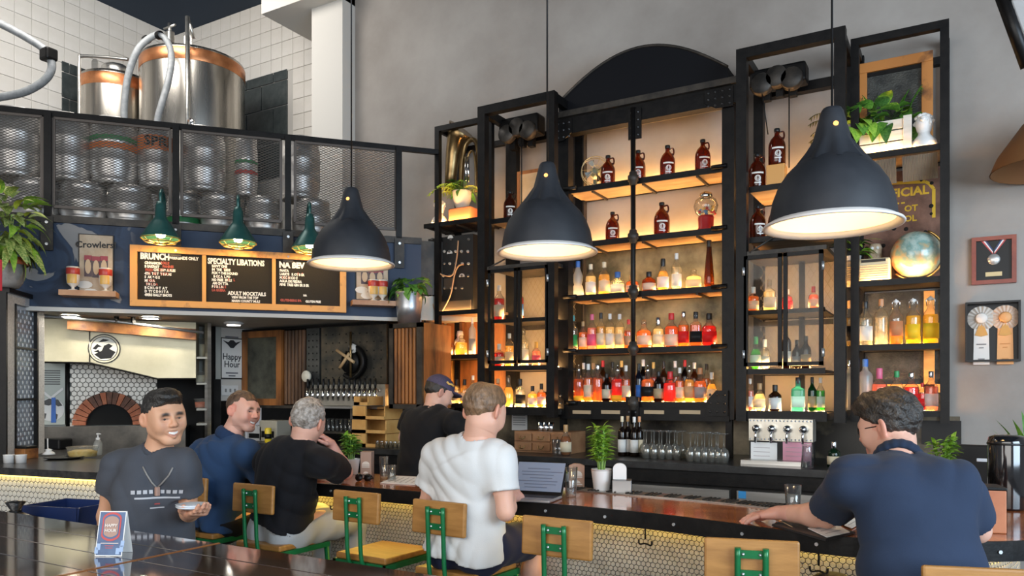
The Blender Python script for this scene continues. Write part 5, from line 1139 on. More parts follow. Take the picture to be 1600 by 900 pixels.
tag(rivets(MB(), (a + b) / 2, (zz + twz1) / 2 - .02, 9, 6, (b - a) / 9.5, (twz1 - zz) / 7, TWY, .007).build('panel_rivets', black_st, tw), kind='stuff')
MB().span((tx(484), TWY - .03, twz0 + .005), (tx(605), TWY + .03, zz - .005)).build('tap_plate', mat('tap_plate_steel', (.50, .47, .40), .35, .8, col2=(.62, .58, .50), scale=5), tw)
MB().span((tx(484), TWY - .16, twz0 - .02), (tx(606), TWY - .03, twz0 + .0)).build('drip_tray', steel, tw)
for k in range(14):
    x = tx(487 + k * 8.1, TWY - .04); zt_ = zz - .065
    tp = MB().tube([(x, TWY - .03, zt_), (x, TWY - .09, zt_)], .016, 8).tube([(x, TWY - .09, zt_ + .02), (x, TWY - .10, zt_ - .05), (x, TWY - .105, zt_ - .10)], .014, 8, radii=[.02, .018, .010]).build('tap', chrome, tw)
    MB().lathe([(0, 0), (.008, 0), (.013, .04), (.011, .10), (0, .105)], 8, (x, TWY - .095, zt_ + .015)).build('tap_handle', black_p, tp)
tk = thing('tap_gauge', 'pale round gauge on a black stem at the left end of the taps', 'gauge'); q = W(480, 588, TWY - .06)
MB().lathe([(0, .03), (.052, .03), (.06, .02), (.06, 0), (0, 0)], 20, q, ax=Matrix.Rotation(R(90), 3, 'X')).build('dial', mat('gauge_cream', (.70, .66, .55), .4), tk)
MB().tube([q + Vector((0, .02, -.05)), W(478, 625, TWY - .06)], .022, 8).build('stem', black_p, tk)
wh_ = thing('paddle_wheel', 'black wheel ornament with crossed wooden paddles above the taps', 'ornament'); c = W(548, 566, TWY - .02); ax_ = Matrix.Rotation(R(90), 3, 'X')
MB().lathe([(.13, 0), (.13, .04), (.165, .045), (.175, .03), (.175, 0)], 28, c + Vector((.03, 0, 0)), ax=ax_, a0=-2.2, a1=1.5).build('rim', black_st, wh_)
MB().lathe([(0, .025), (.11, .025), (.115, 0)], 24, c, ax=ax_).build('hub', black_st, wh_)
for (p, q) in (((526, 547), (553, 566)), ((546, 552), (531, 575))):
    A, B = W(*p, TWY - .09), W(*q, TWY - .09); MB().tube([A, B], .016, 8).build('paddle', mat('paddle_wood', (.55, .36, .18), .5), wh_)
A, B = W(548, 518, TWY - .07), W(548, 590, TWY - .07); MB().tube([A, B], .012, 8).build('rod', brass_d, wh_)
MB().lathe([(0, .07), (.045, .07), (.05, .05)], 18, W(557, 545, TWY), ax=ax_).build('emblem', mat('emblem_bw', (.55, .55, .52), .5, col2=(.03, .03, .03), scale=18, mix=(.48, .52)), wh_)
# orange slatted cabinet + bucket plant
OCY = 5.52; oc_ = thing('slat_cabinet', 'narrow cabinet with rusty orange upright slats beside the taps', 'cabinet'); a, b = tx(608, OCY), tx(659, OCY); z0, z1 = twz0 - .01, tz(632, 505, OCY)
MB().span((a, OCY + .03, z0), (b, 5.98, z1)).build('body', rustwood, oc_)
for A in ((a, a + .045, z0, z1), (b - .06, b, z0, z1), (a, b, z1 - .04, z1), (a, b, z0, z0 + .04)): MB().span((A[0], OCY, A[2]), (A[1], OCY + .03, A[3])).build('frame_bar', iron, oc_)
for k in range(6): x = a + .05 + (b - a - .12) * (k + .5) / 6; MB().bevbox((x, OCY + .015, (z0 + z1) / 2), ((b - a - .12) / 6 * .7, .03, z1 - z0 - .09), .008).build('slat', rustwood, oc_)
bk = thing('bucket_plant', 'green plant in a galvanised steel bucket on the slat cabinet', 'plant', (W(639, 600, OCY + .17).x, OCY + .17, z1 + .001))
MB().lathe([(0, .002), (.095, .002), (.10, .0), (.12, .16), (.135, .29), (.14, .30), (.133, .295), (.12, .26), (0, .25)], 28).build('bucket', galv, bk)
bush(bk, (0, 0, .27), 60, .11, .04, [lf_drk, lf_grn, lf_grn], .13, .17, (-.5, .8), seed=12)
MB().tube([W(664, 420, FY - .02), W(664, 640, FY - .02)], .008, 6).build('support_rod', black_st, ta)

# ================================================================== back counter and its things
bc = thing('back_counter', 'long black counter under the back bar shelves', 'counter'); BCY = 5.42
cx0, cx1 = PX + .02, X_(1492)
MB().span((cx0, BCY, CTZ - .05), (cx1, WY - .025, CTZ)).build('worktop', mat('black_worktop', (.012, .012, .012), .3, col2=(.03, .03, .03), scale=10), bc)
MB().span((cx0, BCY + .03, CTZ - .15), (cx1, BCY + .06, CTZ - .05)).build('apron', black_st, bc)
MB().span((cx0, BCY + .06, 0), (cx1, WY - .025, CTZ - .06)).build('cabinet_body', black_st, bc)
for xa, xb in ((986, 1138), (1150, 1290)):
    MB().span((X_(xa, BCY), BCY + .02, CTZ - .24), (X_(xb, BCY), BCY + .06, CTZ - .175)).build('cooler_rail', steel, bc)
q = X_(1152, BCY); MB().box((q + .03, BCY + .015, CTZ - .2), (.05, .01, .05)).build('blue_sticker', mat('sticker_blue', (.03, .25, .55), .5), bc)
def BX(x, Y=5.75): return W(x, 600, Y).x
def glass_item(x, Y, z, h, r, label, kind='tumbler', grp=None, inv=False, m=None):
    p = W(x, 600, Y); t = thing('drinking_glass' if kind == 'tumbler' else 'wine_glass', label, 'glass', (p.x, Y, z + (h if inv else 0) + .001), 0, grp); g = m or glass_mat('table_glass', (.92, .94, .94), .04, .05, (.9, .92, .92), refl=2.0, edge=.45)
    if kind == 'tumbler': MB().lathe([(0, .004), (r * .72, .002), (r * .78, .006), (r, h), (r * .95, h), (r * .74, .015), (0, .013)], 20).build('tumbler', g, t)
    else:
        MB().lathe([(0, .0), (r * .85, .0), (r * .8, .004), (.006, .012), (.005, h * .45)], 16).build('stem', g, t)
        MB().lathe([(.005, h * .45), (r * .75, h * .56), (r, h * .72), (r * .82, h), (r * .79, h), (r * .96, h * .72), (r * .7, h * .58), (0, h * .48)], 16).build('bowl', g, t)
    if inv: t.rotation_euler = (math.pi, 0, 0)
    return t
wgm = glass_mat('stemware_glass', (.84, .84, .80), .06, .13, (.95, .93, .88), refl=2.2)
n_ = 0
for r_, (Yg, xs) in enumerate(((5.70, (1010, 1022, 1034, 1046, 1058)), (5.60, (1079, 1090, 1101, 1112, 1122, 1131)), (5.84, (1006, 1018, 1030, 1042, 1054, 1066)), (5.74, (1086, 1097, 1108, 1119)))):
    nm = ('front row nearest the wine bottles', 'front row nearest the steel post', 'rear row near the wine bottles', 'rear row near the steel post')[r_]
    for i, x in enumerate(xs): glass_item(x, Yg, CTZ, .215, .041, f'upturned wine glass, {ORD[i]} from left, {nm}', 'wine', 'upturned wine glasses on the back counter', True, wgm)
for i, (x, c_, l_) in enumerate(((972, 'cream', 'white'), (981, 'wood', 'white'), (991, 'white', 'white'), (999, 'copper', 'cream'))):
    bottle(x, CTZ - .007, 5.80 + .05 * (i % 2), 62, 13, 'wine', 'dark', c_, l_, desc='dark red wine bottle with pale label', where=f'{ORD[i]} from left behind the tall bar plant', lz=(.10, .42), group='wine bottles on the back counter')
dc = thing('drawer_chest', 'small wooden card drawer chest on the back counter', 'drawers'); a, b = BX(803), BX(891); zt = W(830, 674, 5.75).z; wd_ = mat('chest_wood', (.24, .11, .05), .5, col2=(.36, .19, .09), scale=6)
MB().span((a, 5.76, CTZ + .001), (b, 6.05, zt)).build('carcass', wd_, dc)
for c_ in range(3):
    for r_ in range(2):
        w_ = (b - a) / 3; h_ = (zt - CTZ - .02) / 2; x = a + w_ * (c_ + .5); z = CTZ + .01 + h_ * (r_ + .5)
        d_ = MB().bevbox((x, 5.752, z), (w_ - .016, .02, h_ - .014), .004).build('drawer', wd_, dc)
        MB().tube(spline([(x - .025, 5.74, z + .008), (x - .015, 5.725, z - .012), (x + .015, 5.725, z - .012), (x + .025, 5.74, z + .008)], 4), .005, 6).build('cup_pull', brass_d, d_)
for i, (x, l_) in enumerate(((845, 'left'), (853, 'middle'), (861, 'right'))): glass_item(x, 5.86, zt, .075, .03, f'small metal cup on the drawer chest, {l_} of three', 'tumbler', 'cups on the drawer chest', m=chrome)
bottle(884, CTZ - .007, 5.62, 48, 19, 'round', 'whiskey', 'wood', 'cream', desc='round bourbon bottle with pale label', where='standing right of the drawer chest')
for i, (x, l_) in enumerate(((868, 'left'), (874, 'right'))): glass_item(x, 5.60, CTZ, .13, .032, f'tall empty glass before the drawer chest, {l_} of two')
nt = thing('notice_sheet', 'pinned white price sheet on the dark splash panel', 'paper'); q0, q1 = W(800, 672, WY - .03), W(824, 646, WY - .03); MB().span((q0.x, WY - .034, q0.z), (q1.x, WY - .030, q1.z)).build('sheet', paper, nt)
for k in range(5): MB().span((q0.x + .015, WY - .036, q1.z - .025 - k * .022), (q1.x - .02, WY - .034, q1.z - .020 - k * .022)).build('text_line', ink, nt)
# draught tower with four taps
dt = thing('draught_tower', 'wall mounted riveted steel tower with four taps', 'beer tap'); dY = 5.72; a, b = W(1170, 688, dY), W(1270, 656, dY)
MB().span((a.x, dY, a.z), (b.x, dY + .14, b.z)).build('face_plate', mat('tap_plate_steel', (0, 0, 0)), dt)
rv = MB()
for k in range(17):
    for z in (a.z + .012, b.z - .012): rv.lathe([(.007, 0), (0, .006)], 6, (a.x + .012 + (b.x - a.x - .024) * k / 16, dY, z), ax=ax_)
tag(rv.build('rivets', galv, dt), kind='stuff')
for k in range(4):
    x = a.x + (b.x - a.x) * (k + .55) / 4.1; z = (a.z + b.z) / 2 + .01
    MB().lathe([(0, .06), (.022, .055), (.03, .03), (.026, 0)], 14, (x, dY, z), ax=ax_).tube([(x, dY - .045, z), (x, dY - .055, z - .05), (x, dY - .055, z - .10)], .009, 8).build('tap', chrome, dt)
MB().span((a.x + .0, dY + .02, CTZ + .03), (b.x, dY + .10, a.z)).build('stand', black_p, dt)
MB().span((a.x - .03, dY - .12, CTZ + .001), (b.x - .02, dY + .02, CTZ + .03)).build('drip_tray', steel, dt)
for (x0, x1, m_, l_) in ((1173, 1214, paper, 'white notice sheet under the draught tower'), (1223, 1268, mat('pink_paper', (.66, .30, .38), .7), 'pink notice sheet under the draught tower')):
    o = thing('notice_sheet', l_, 'paper'); q0, q1 = W(x0, 728, dY + .01), W(x1, 692, dY + .01); MB().span((q0.x, dY + .012, q0.z), (q1.x, dY + .018, q1.z)).build('sheet', m_, o)
    for k in range(3): MB().span((q0.x + .02, dY + .010, q1.z - .04 - k * .03), (q1.x - .05, dY + .013, q1.z - .037 - k * .03)).build('text_line', mat('faint_ink', (.4, .33, .33), .8), o)
glass_item(1262, dY - .16, CTZ, .16, .045, 'upturned stemless glass on the draught tower tray', 'tumbler', inv=True)
bottle(1303, CTZ - .007, 5.66, 40, 20, 'squat', 'dgreen', 'chrome', 'cream', desc='squat dark green bottle with pale label', where='beside the draught tower')
glass_item(1320, 5.60, CTZ, .08, .035, 'short tumbler beside the squat green bottle')
# shelf of glasses and yellow crates under the tap wall
us = thing('glass_shelf', 'low dark shelf of glasses under the tap wall', 'shelf'); q = W(520, 673, 5.75)
MB().span((tx(470, 5.7), 5.62, q.z - .02), (tx(556, 5.7), 5.95, q.z)).build('board', iron, us)
for s in (472, 554): MB().span((tx(s, 5.7) - .01, 5.64, CTZ), (tx(s, 5.7) + .01, 5.66, q.z - .02)).build('leg', iron, us)
for i in range(7): glass_item(507 + i * 6.6, 5.70, q.z, .125, .02 + .0, f'clear pint glass on the shelf under the taps, {ORD[i]} from left', 'tumbler', 'pint glasses under the taps')
yw = mat('crate_wood', (.55, .29, .08), .5, col2=(.66, .40, .14), scale=5)
zc_ = CTZ + .001
for k, (xa, xb, h_) in enumerate(((551, 603, .13), (551, 603, .13), (552, 601, .13), (554, 575, .09))):
    t = thing('wooden_crate', f'honey coloured open crate under the taps, {("bottom", "second", "third", "small top")[k]} of the stack', 'crate', group='crates under the taps'); a, b = BX(xa, 5.55), BX(xb, 5.55)
    for (A, B) in (((a, 5.54, zc_), (b, 5.556, zc_ + .03)), ((a, 5.80, zc_), (b, 5.816, zc_ + h_ - .006)), ((a, 5.54, zc_), (a + (b - a) * .42, 5.558, zc_ + h_ - .006)), ((b - .012, 5.556, zc_), (b, 5.80, zc_ + h_ - .006)), ((a, 5.556, zc_), (a + .012, 5.80, zc_ + h_ - .006)), ((a + .012, 5.558, zc_), (b - .012, 5.80, zc_ + .01))): MB().span(A, B).build('board', yw, t)
    zc_ += h_
for i in range(8): glass_item(590 + i * 6.8, 5.52, CTZ, .07, .022, f'small upturned glass beside the crates, {ORD[i]} from left', 'tumbler', 'small glasses beside the crates', True)
for k, (x, w_, h_, l_, m_) in enumerate(((409, .22, .16, 'pale grey till box on the counter below the framed panel', mat('till_grey', (.42, .43, .44), .5)), (430, .26, .22, 'beige receipt printer box on the counter below the framed panel', mat('till_beige', (.36, .34, .28), .5)))):
    t = thing('counter_box', l_, 'box', (BX(x, 5.7), 5.7, CTZ + .001)); MB().bevbox((0, 0, h_ / 2), (w_, .2, h_), .01).build('case', m_, t); MB().box((0, -.102, h_ * .35), (w_ * .7, .006, h_ * .3)).build('slot', black_p, t)
t = thing('yellow_can', 'yellow drinks can on the counter behind the grey-haired man', 'can', (BX(419, 5.5), 5.5, CTZ + .001)); MB().lathe([(0, 0), (.03, 0), (.034, .006), (.034, .14), (.028, .15), (0, .15)], 16).build('body', mat('can_yellow', (.75, .55, .03), .35), t); MB().lathe([(.0345, .04), (.0348, .04), (.0348, .09), (.0345, .09)], 16).build('print', black_p, t)
# ================================================================== the bar
BZ = 1.07
ctrl = [(-4.35, 3.08), (-3.8, 3.19), (-3.2, 3.25), (-2.5, 3.245), (-1.8, 3.225), (-1.2, 3.19), (-.8, 3.11), (-.5, 3.03), (-.25, 3.03), (0., 3.13), (.24, 3.30), (.42, 3.62), (.5, 4.05), (.5, 4.6), (.5, 5.35)]
path = spline([Vector((x, y, 0)) for x, y in ctrl], 6)
def offs(pts, d):
    out = []
    for i, p in enumerate(pts):
        t = (pts[min(i + 1, len(pts) - 1)] - pts[max(i - 1, 0)]).normalized(); out.append(p + Vector((-t.y, t.x, 0)) * d)
    return out
def ribbon(m, A, B, z0, z1):
    """solid strip between two plan polylines"""
    n = len(A); vs = [(p.x, p.y, z) for z in (z0, z1) for L in (A, B) for p in L]; a0, b0, a1, b1 = 0, n, 2 * n, 3 * n; fs = []
    for i in range(n - 1):
        fs += [(a1 + i, a1 + i + 1, b1 + i + 1, b1 + i), (a0 + i, b0 + i, b0 + i + 1, a0 + i + 1), (a0 + i, a0 + i + 1, a1 + i + 1, a1 + i), (b0 + i, b1 + i, b1 + i + 1, b0 + i + 1)]
    fs += [(a0, a1, b1, b0), (a0 + n - 1, b0 + n - 1, b1 + n - 1, a1 + n - 1)]
    return m.add(vs, fs)
barwood = mat('epoxied_bar_wood', (.20, .038, .008), .18, col2=(.62, .19, .038), scale=3.4, mix=(.32, .66), stretch=(.6, 3.2, 1), coat=.7, spec=.4)
bar = thing('bar_counter', 'long curved bar with glossy red-brown wood top and steel edge', 'bar')
ribbon(MB(), offs(path, .012), offs(path, .58), BZ - .045, BZ).build('wood_top', barwood, bar)
eb = ribbon(MB(), path, offs(path, .014), BZ - .07, BZ + .001).build('steel_edge', black_st, bar)
acc = 0.0
for i in range(1, len(path)):
    acc += (path[i] - path[i - 1]).length
    if acc > .28:
        acc = 0; t = (path[i] - path[i - 1]).normalized(); n = Vector((t.y, -t.x, 0)); p = path[i] + Vector((0, 0, BZ - .035))
        MB().tube([p, p + n * .006], .007, 8).build('edge_screw', galv, eb)
ribbon(MB(), offs(path, .27), offs(path, .34), 0, BZ - .045).build('front_panel', grout_d, bar)
ribbon(MB(), offs(path, .36), offs(path, .57), 0, BZ - .05).build('carcass', black_st, bar)
ribbon(MB(), offs(path, .232), offs(path, .262), BZ - .068, BZ - .05).build('light_strip', led_y, bar)
# hexagon tiles along the curve
FP = offs(path, .269); cum = [0.0]
for i in range(1, len(FP)): cum.append(cum[-1] + (FP[i] - FP[i - 1]).length)
def on_front(u, z, o):
    k = min(max(int(np.searchsorted(cum, u)) - 1, 0), len(FP) - 2); f = (u - cum[k]) / (cum[k + 1] - cum[k]); p = FP[k].lerp(FP[k + 1], f); t = (FP[k + 1] - FP[k]).normalized()
    return (p.x + t.y * o, p.y - t.x * o, z)
hx = hex_sheet(cum[-1] - 1.0, .62, .0245, lambda u, z, o: on_front(u, z + .42, o))
tag(hx.build('hex_tiles', mat('bar_hex_tile', (.36, .34, .29), .3, col2=(.50, .48, .42), scale=9), bar), 'small white hexagon tiles on the bar front', kind='stuff')
for (x, y) in ((520, 782), (998, 838), (1281, 866)):
    u0 = min(range(len(path)), key=lambda i: abs(((path[i].x * ct + path[i].y * st) / (-path[i].x * st + path[i].y * ct)) * FPX + 800 - x)); p = path[u0]; t = (path[u0 + 1] - path[u0]).normalized(); nn = Vector((t.y, -t.x, 0)); b = p - nn * .03; zb = BZ - .07
    MB().tube([b + Vector((0, 0, zb)), b + Vector((0, 0, zb - .05))], .004, 6).tube(spline([b - t * .032 + Vector((0, 0, zb - .055)), b - t * .028 + Vector((0, 0, zb - .075)), b + Vector((0, 0, zb - .05)) - Vector((0, 0, .02)), b + t * .028 + Vector((0, 0, zb - .075)), b + t * .032 + Vector((0, 0, zb - .055))], 5), .004, 6).build('coat_hook', black_st, bar)
# drip mats along the inner edge
dm = thing('bar_rail', 'perforated steel drip rail along the inner edge of the bar', 'drip tray')
seg = [p for p in path if -1.9 < p.x < -.15]
ribbon(MB(), offs(seg, .47), offs(seg, .60), BZ + .0005, BZ + .006).build('tray', mat('satin_tray', (.30, .28, .25), .35, .8), dm)
for i, p in enumerate(seg):
    t = (seg[min(i + 1, len(seg) - 1)] - seg[max(i - 1, 0)]).normalized(); n = Vector((-t.y, t.x, 0))
    for j in range(3): c = p + n * .535 + t * (.022 * (j - 1)); MB().box((c.x, c.y, BZ + .009), (.008, .10, .006), rz=math.atan2(t.y, t.x)).build('slat', iron, dm)

# ================================================================== left end: dark counter with light strip and tiles
lc_ = thing('side_counter', 'dark stone counter with lit hexagon tiles at left', 'counter')
lp = [Vector((-7.2, 2.55, 0)), Vector((-6.4, 2.72, 0)), Vector((-5.6, 2.86, 0)), Vector((-5.0, 2.95, 0)), Vector((-4.36, 3.08, 0))]
ribbon(MB(), lp, offs(lp, .75), BZ - .05, BZ).build('stone_top', mat('dark_stone', (.012, .012, .012), .25, col2=(.05, .045, .04), scale=14), lc_)
ribbon(MB(), offs(lp, .10), offs(lp, .16), 0, BZ - .05).build('front_panel', grout_d, lc_)
ribbon(MB(), offs(lp, .06), offs(lp, .085), BZ - .068, BZ - .052).build('light_strip', emis('side_led', (1.0, .70, .13), 4.5), lc_)
FP2 = offs(lp, .099); cum2 = [0.0]
for i in range(1, len(FP2)): cum2.append(cum2[-1] + (FP2[i] - FP2[i - 1]).length)
def on_front2(u, z, o):
    k = min(max(int(np.searchsorted(cum2, u)) - 1, 0), len(FP2) - 2); f = (u - cum2[k]) / (cum2[k + 1] - cum2[k]); p = FP2[k].lerp(FP2[k + 1], f); t = (FP2[k + 1] - FP2[k]).normalized()
    return (p.x + t.y * o, p.y - t.x * o, z)
tag(hex_sheet(cum2[-1], .40, .042, lambda u, z, o: on_front2(u, z + .62, o)).build('hex_tiles', hex_w, lc_), kind='stuff')
def on(x, y, z=BZ): return WZ(x, y, z)
# things on the dark counter
tb_ = thing('food_tub', 'clear tub of chopped yellow fruit on the dark counter', 'container', on(129, 714), .3)
MB().lathe([(.085, .002), (.095, .07), (.10, .075), (.10, .082)], 20, sq=3).build('tub', clr, tb_); MB().lathe([(0, .004), (.082, .004), (.088, .045), (.05, .06), (0, .055)], 18, sq=3).build('fruit', mat('yellow_fruit', (.75, .45, .04), .5, col2=(.85, .62, .20), scale=30, bump=.6), tb_)
MB().lathe([(0, .086), (.10, .086), (.10, .082)], 20, sq=3).build('lid', clr, tb_)
sa = thing('sanitizer_bottle', 'clear pump bottle on the dark counter', 'bottle', on(153, 711))
MB().lathe([(0, 0), (.032, 0), (.034, .01), (.034, .10), (.02, .125), (.013, .13)], 18).build('body', glass_mat('pump_clear', (.85, .88, .88), .1, .35, (.75, .77, .77)), sa)
MB().lathe([(.016, .128), (.016, .145), (.006, .147), (.006, .17), (.013, .172), (.013, .182), (0, .184)], 12).box((.018, 0, .177), (.035, .012, .008)).build('pump', white_p, sa)
MB().lathe([(.0345, .03), (.0352, .03), (.0352, .085), (.0345, .085)], 12, a0=-2.6, a1=-.6).build('label', white_p, sa)
pt = thing('black_plate', 'flat black serving plate on the dark counter', 'plate', on(100, 717)); MB().lathe([(0, 0), (.10, 0), (.14, .012), (.142, .016), (.10, .006), (0, .005)], 32).build('dish', black_p, pt)
nk = thing('crumpled_napkin', 'crumpled white napkin with a straw on the black plate', 'napkin', on(76, 714) + Vector((0, 0, .02)))
MB().lathe([(0, 0), (.05, 0), (.045, .015), (.02, .03), (.03, .04), (0, .05)], 9).build('paper', paper, nk); MB().tube([(-.01, 0, .01), (-.015, 0, .13)], .005, 6).build('straw', white_p, nk)
bx_ = thing('black_tray', 'black plastic tray behind the crumpled napkin', 'tray', on(88, 702), .3); MB().bevbox((0, 0, .05), (.22, .16, .10), .015).build('tray', black_p, bx_)
wb_ = thing('wooden_caddy', 'small wooden caddy with white ramekins at the far left of the counter', 'caddy', on(35, 716), .2); MB().bevbox((0, 0, .04), (.20, .12, .08), .004).build('box', rwood_h, wb_); MB().bevbox((0.01, 0, .09), (.18, .1, .02), .004).build('black_lid', black_p, wb_)
for x, l_ in ((14, 'left'), (33, 'right')):
    t = thing('ramekin', f'white ribbed ramekin at the counter edge, {l_} one', 'ramekin', on(x, 723)); MB().lathe([(0, 0), (.035, 0), (.038, .055), (.040, .06), (.036, .06), (.032, .012), (0, .01)], 20).build('cup', white_p, t)
bl = thing('bell_jar', 'clear glass bell jar in front of the narrow glass panel', 'jar', on(28, 706) + Vector((0, 0, .10))); MB().lathe([(.055, 0), (.055, .09), (.04, .125), (.012, .14), (.015, .155), (0, .16)], 18).build('jar', glass_mat('table_glass', (.93, .95, .95), .03), bl); MB().lathe([(0, .002), (.045, .002), (.045, .05), (0, .052)], 14).build('contents', mat('jar_red', (.25, .06, .03), .5), bl)
# narrow glazed display panel on the counter end, diamond-plate frame
gp_ = thing('glazed_panel', 'tall narrow glass panel in a diamond-plate frame at far left', 'panel')
A, B = on(7, 719), on(63, 708); d_ = (B - A).normalized(); up = Vector((0, 0, 1)); n_ = d_.cross(up); L_ = (B - A).length
dA = A.x * -st + A.y * ct; zt_l = CZ + (HZ - 452) / FPX * dA; dB = -B.x * st + B.y * ct; zt_r = CZ + (HZ - 478) / FPX * dB; zt_ = (zt_l + zt_r) / 2
def gbar(u0, u1, z0, z1, m_, name, o0=-.025, o1=.025):
    MB().prism([(u0, z0), (u1, z0), (u1, z1), (u0, z1)], A + n_ * o0 - Vector((0, 0, A.z)), d_, up, n_, o1 - o0).build(name, m_, gp_)
dplate = mat('diamond_plate', (.45, .45, .45), .45, .2, col2=(.62, .62, .62), scale=60, bump=.8, bscale=90); zb_ = BZ + .001
w_ = L_ * .17
gbar(-.02, w_, zb_, zt_, dplate, 'frame_stile'); gbar(L_ - w_, L_ + .02, zb_, zt_, dplate, 'frame_stile'); gbar(w_, L_ - w_, zt_ - .07, zt_, dplate, 'frame_rail'); gbar(w_, L_ - w_, zb_, zb_ + .05, dplate, 'frame_rail')
for u in (w_, L_ - w_ - .03): gbar(u, u + .03, zb_ + .05, zt_ - .07, black_st, 'sash_bar', -.03, .03)
for f in (.36, .68): gbar(w_, L_ - w_, zb_ + (zt_ - zb_) * f - .008, zb_ + (zt_ - zb_) * f + .008, black_st, 'glazing_bar', -.028, .028)
gbar(w_ + .03, L_ - w_ - .03, zb_ + .05, zt_ - .07, glass_mat('reeded_glass', (.75, .80, .86), .2, .35, (.55, .60, .68)), 'pane', -.004, .004)
hm = MB(); gx0, gx1 = w_ + .03, L_ - w_ - .03
for k in range(30):
    for i in range(5):
        u = gx0 + (i + (.5 if k % 2 else 0)) * (gx1 - gx0) / 5; z = zb_ + .07 + k * (zt_ - zb_ - .15) / 30
        if u > gx1 - .008 or u < gx0 + .008: continue
        c = A + d_ * u + n_ * .010; c.z = z; hm.prism([(.012 * math.cos(q), .015 * math.sin(q)) for q in [math.pi / 6 + j * math.pi / 3 for j in range(6)]], c, d_, up, n_, .002)
tag(hm.build('hexagon_film', mat('hex_film', (.62, .68, .76), .3), gp_), kind='stuff')
gbar(-.04, L_ + .06, zt_, zt_ + .035, black_st, 'black_cap', -.05, .05); gbar(-.045, -.02, zb_, zt_, black_st, 'end_post', -.03, .03)
# leafy plant in a stone pot on a red-lipped stand above the panel
pc_ = A + d_ * (-.02); pc_.z = zt_ + .036
lp_ = thing('leafy_plant', 'big variegated leafy plant in a grey pot above the glass panel', 'plant', pc_)
MB().lathe([(0, 0), (.10, 0), (.13, .04), (.15, .12), (.14, .17), (.16, .18), (.16, .22), (.14, .22), (.13, .19), (0, .18)], 24).build('pot', mat('stone_pot', (.16, .15, .14), .8, col2=(.28, .26, .24), scale=12), lp_)
MB().lathe([(.165, .175), (.17, .18), (.17, .225), (.165, .23)], 24).build('pot_rim', mat('rim_terracotta', (.36, .10, .05), .7), lp_)
bush(lp_, (0.05, 0, .26), 130, .20, .038, [lf_var, lf_var, lf_yel, lf_bri, lf_var], .15, .46, (-.5, 1.1), 1.0, seed=3)
for k in range(6): a = k * 1.05; MB().tube([(.05 * math.cos(a), .05 * math.sin(a), .18), (.12 * math.cos(a), .12 * math.sin(a), .55)], .006, 5).build('stem', stem_m, lp_)
rp_ = DP(-2, 430, 4.9); MB().bevbox(rp_, (.03, .03, .2), .004).build('red_post', mat('red_paint', (.55, .03, .04), .4), None, label='red painted post stub at the far left edge', cat='post')

# ================================================================== stools
grn = mat('green_steel', (.004, .115, .035), .3, .2, col2=(.007, .16, .05), scale=9)
def make_stool():
    t = thing('bar_stool', 's', 'stool')
    MB().bevbox((0, 0, .758), (.34, .36, .032), .008).build('seat', oak, t)
    for (a, b) in (((-.17, -.18), (.17, -.18)), ((-.17, .18), (.17, .18)), ((-.17, -.18), (-.17, .18)), ((.17, -.18), (.17, .18))):
        c = ((a[0] + b[0]) / 2, (a[1] + b[1]) / 2, .728); MB().box(c, (abs(a[0] - b[0]) + .02, abs(a[1] - b[1]) + .02, .028)).build('seat_frame_bar', grn, t)
    for sx in (-1, 1):
        for sy in (-1, 1): MB().tube([(sx * .165, sy * .175, .74), (sx * .205, sy * .215, 0)], .014, 8).build('leg', grn, t)
    for (a, b) in (((-1, -1), (1, -1)), ((1, -1), (1, 1)), ((1, 1), (-1, 1)), ((-1, 1), (-1, -1))): MB().tube([(a[0] * .19, a[1] * .2, .28), (b[0] * .19, b[1] * .2, .28)], .010, 8).build('foot_bar', grn, t)
    for s in (-1, 1): MB().tube(spline([(s * .045, -.02, .718), (s * .045, -.15, .715), (s * .045, -.205, .735), (s * .045, -.222, .80), (s * .045, -.228, .92), (s * .045, -.235, 1.075)], 4), .0105, 8).build('back_tube', grn, t)
    bb = MB().bevbox((0, -.205, 1.022), (.31, .024, .155), .008, rot=Matrix.Rotation(R(-3), 3, 'X')).build('backrest', oak, t)
    for z in (.985, 1.052):
        pl = MB().box((0, -.226, z), (.10, .006, .028)).build('cross_plate', grn, t)
        for s in (-1, 1): MB().lathe([(.006, 0), (.004, .004), (0, .005)], 8, (s * .028, -.229, z), ax=Matrix.Rotation(R(90), 3, 'X')).build('bolt', galv, pl)
    return t
st0 = make_stool()
STL = [(296, 772, 4.50, 0, 'oak and green steel bar stool under the man in the blue shirt'), (396, 779, 4.15, 0, 'oak and green steel bar stool under the grey-haired man'), (557, 792, 3.85, -2, 'empty oak and green steel bar stool between grey-haired man and white T-shirt'), (686, 809, 3.51, -4, 'oak and green steel bar stool under the man in white T-shirt'),
       (870, 840, 3.04, 0, 'empty oak and green steel bar stool right of the white T-shirt'), (1174, 878, 2.60, 15, 'empty oak and green steel bar stool left of the navy polo man'), (1533, 916, 2.18, 18, 'oak and green steel bar stool under the man in the navy polo')]
SPOS = []
for i, (x, y, d, rz, lab) in enumerate(STL):
    t = st0 if i == 0 else copy_tree(st0); p = DP(x, y, d); rz = R(rz); off = Matrix.Rotation(rz, 3, 'Z') @ Vector((0, -.205, 0))
    t.location = (p.x - off.x, p.y - off.y, 0); t.rotation_euler = (0, 0, rz); t['label'] = lab; t['group'] = 'oak and green steel bar stools'; SPOS.append((p.x - off.x, p.y - off.y, rz))

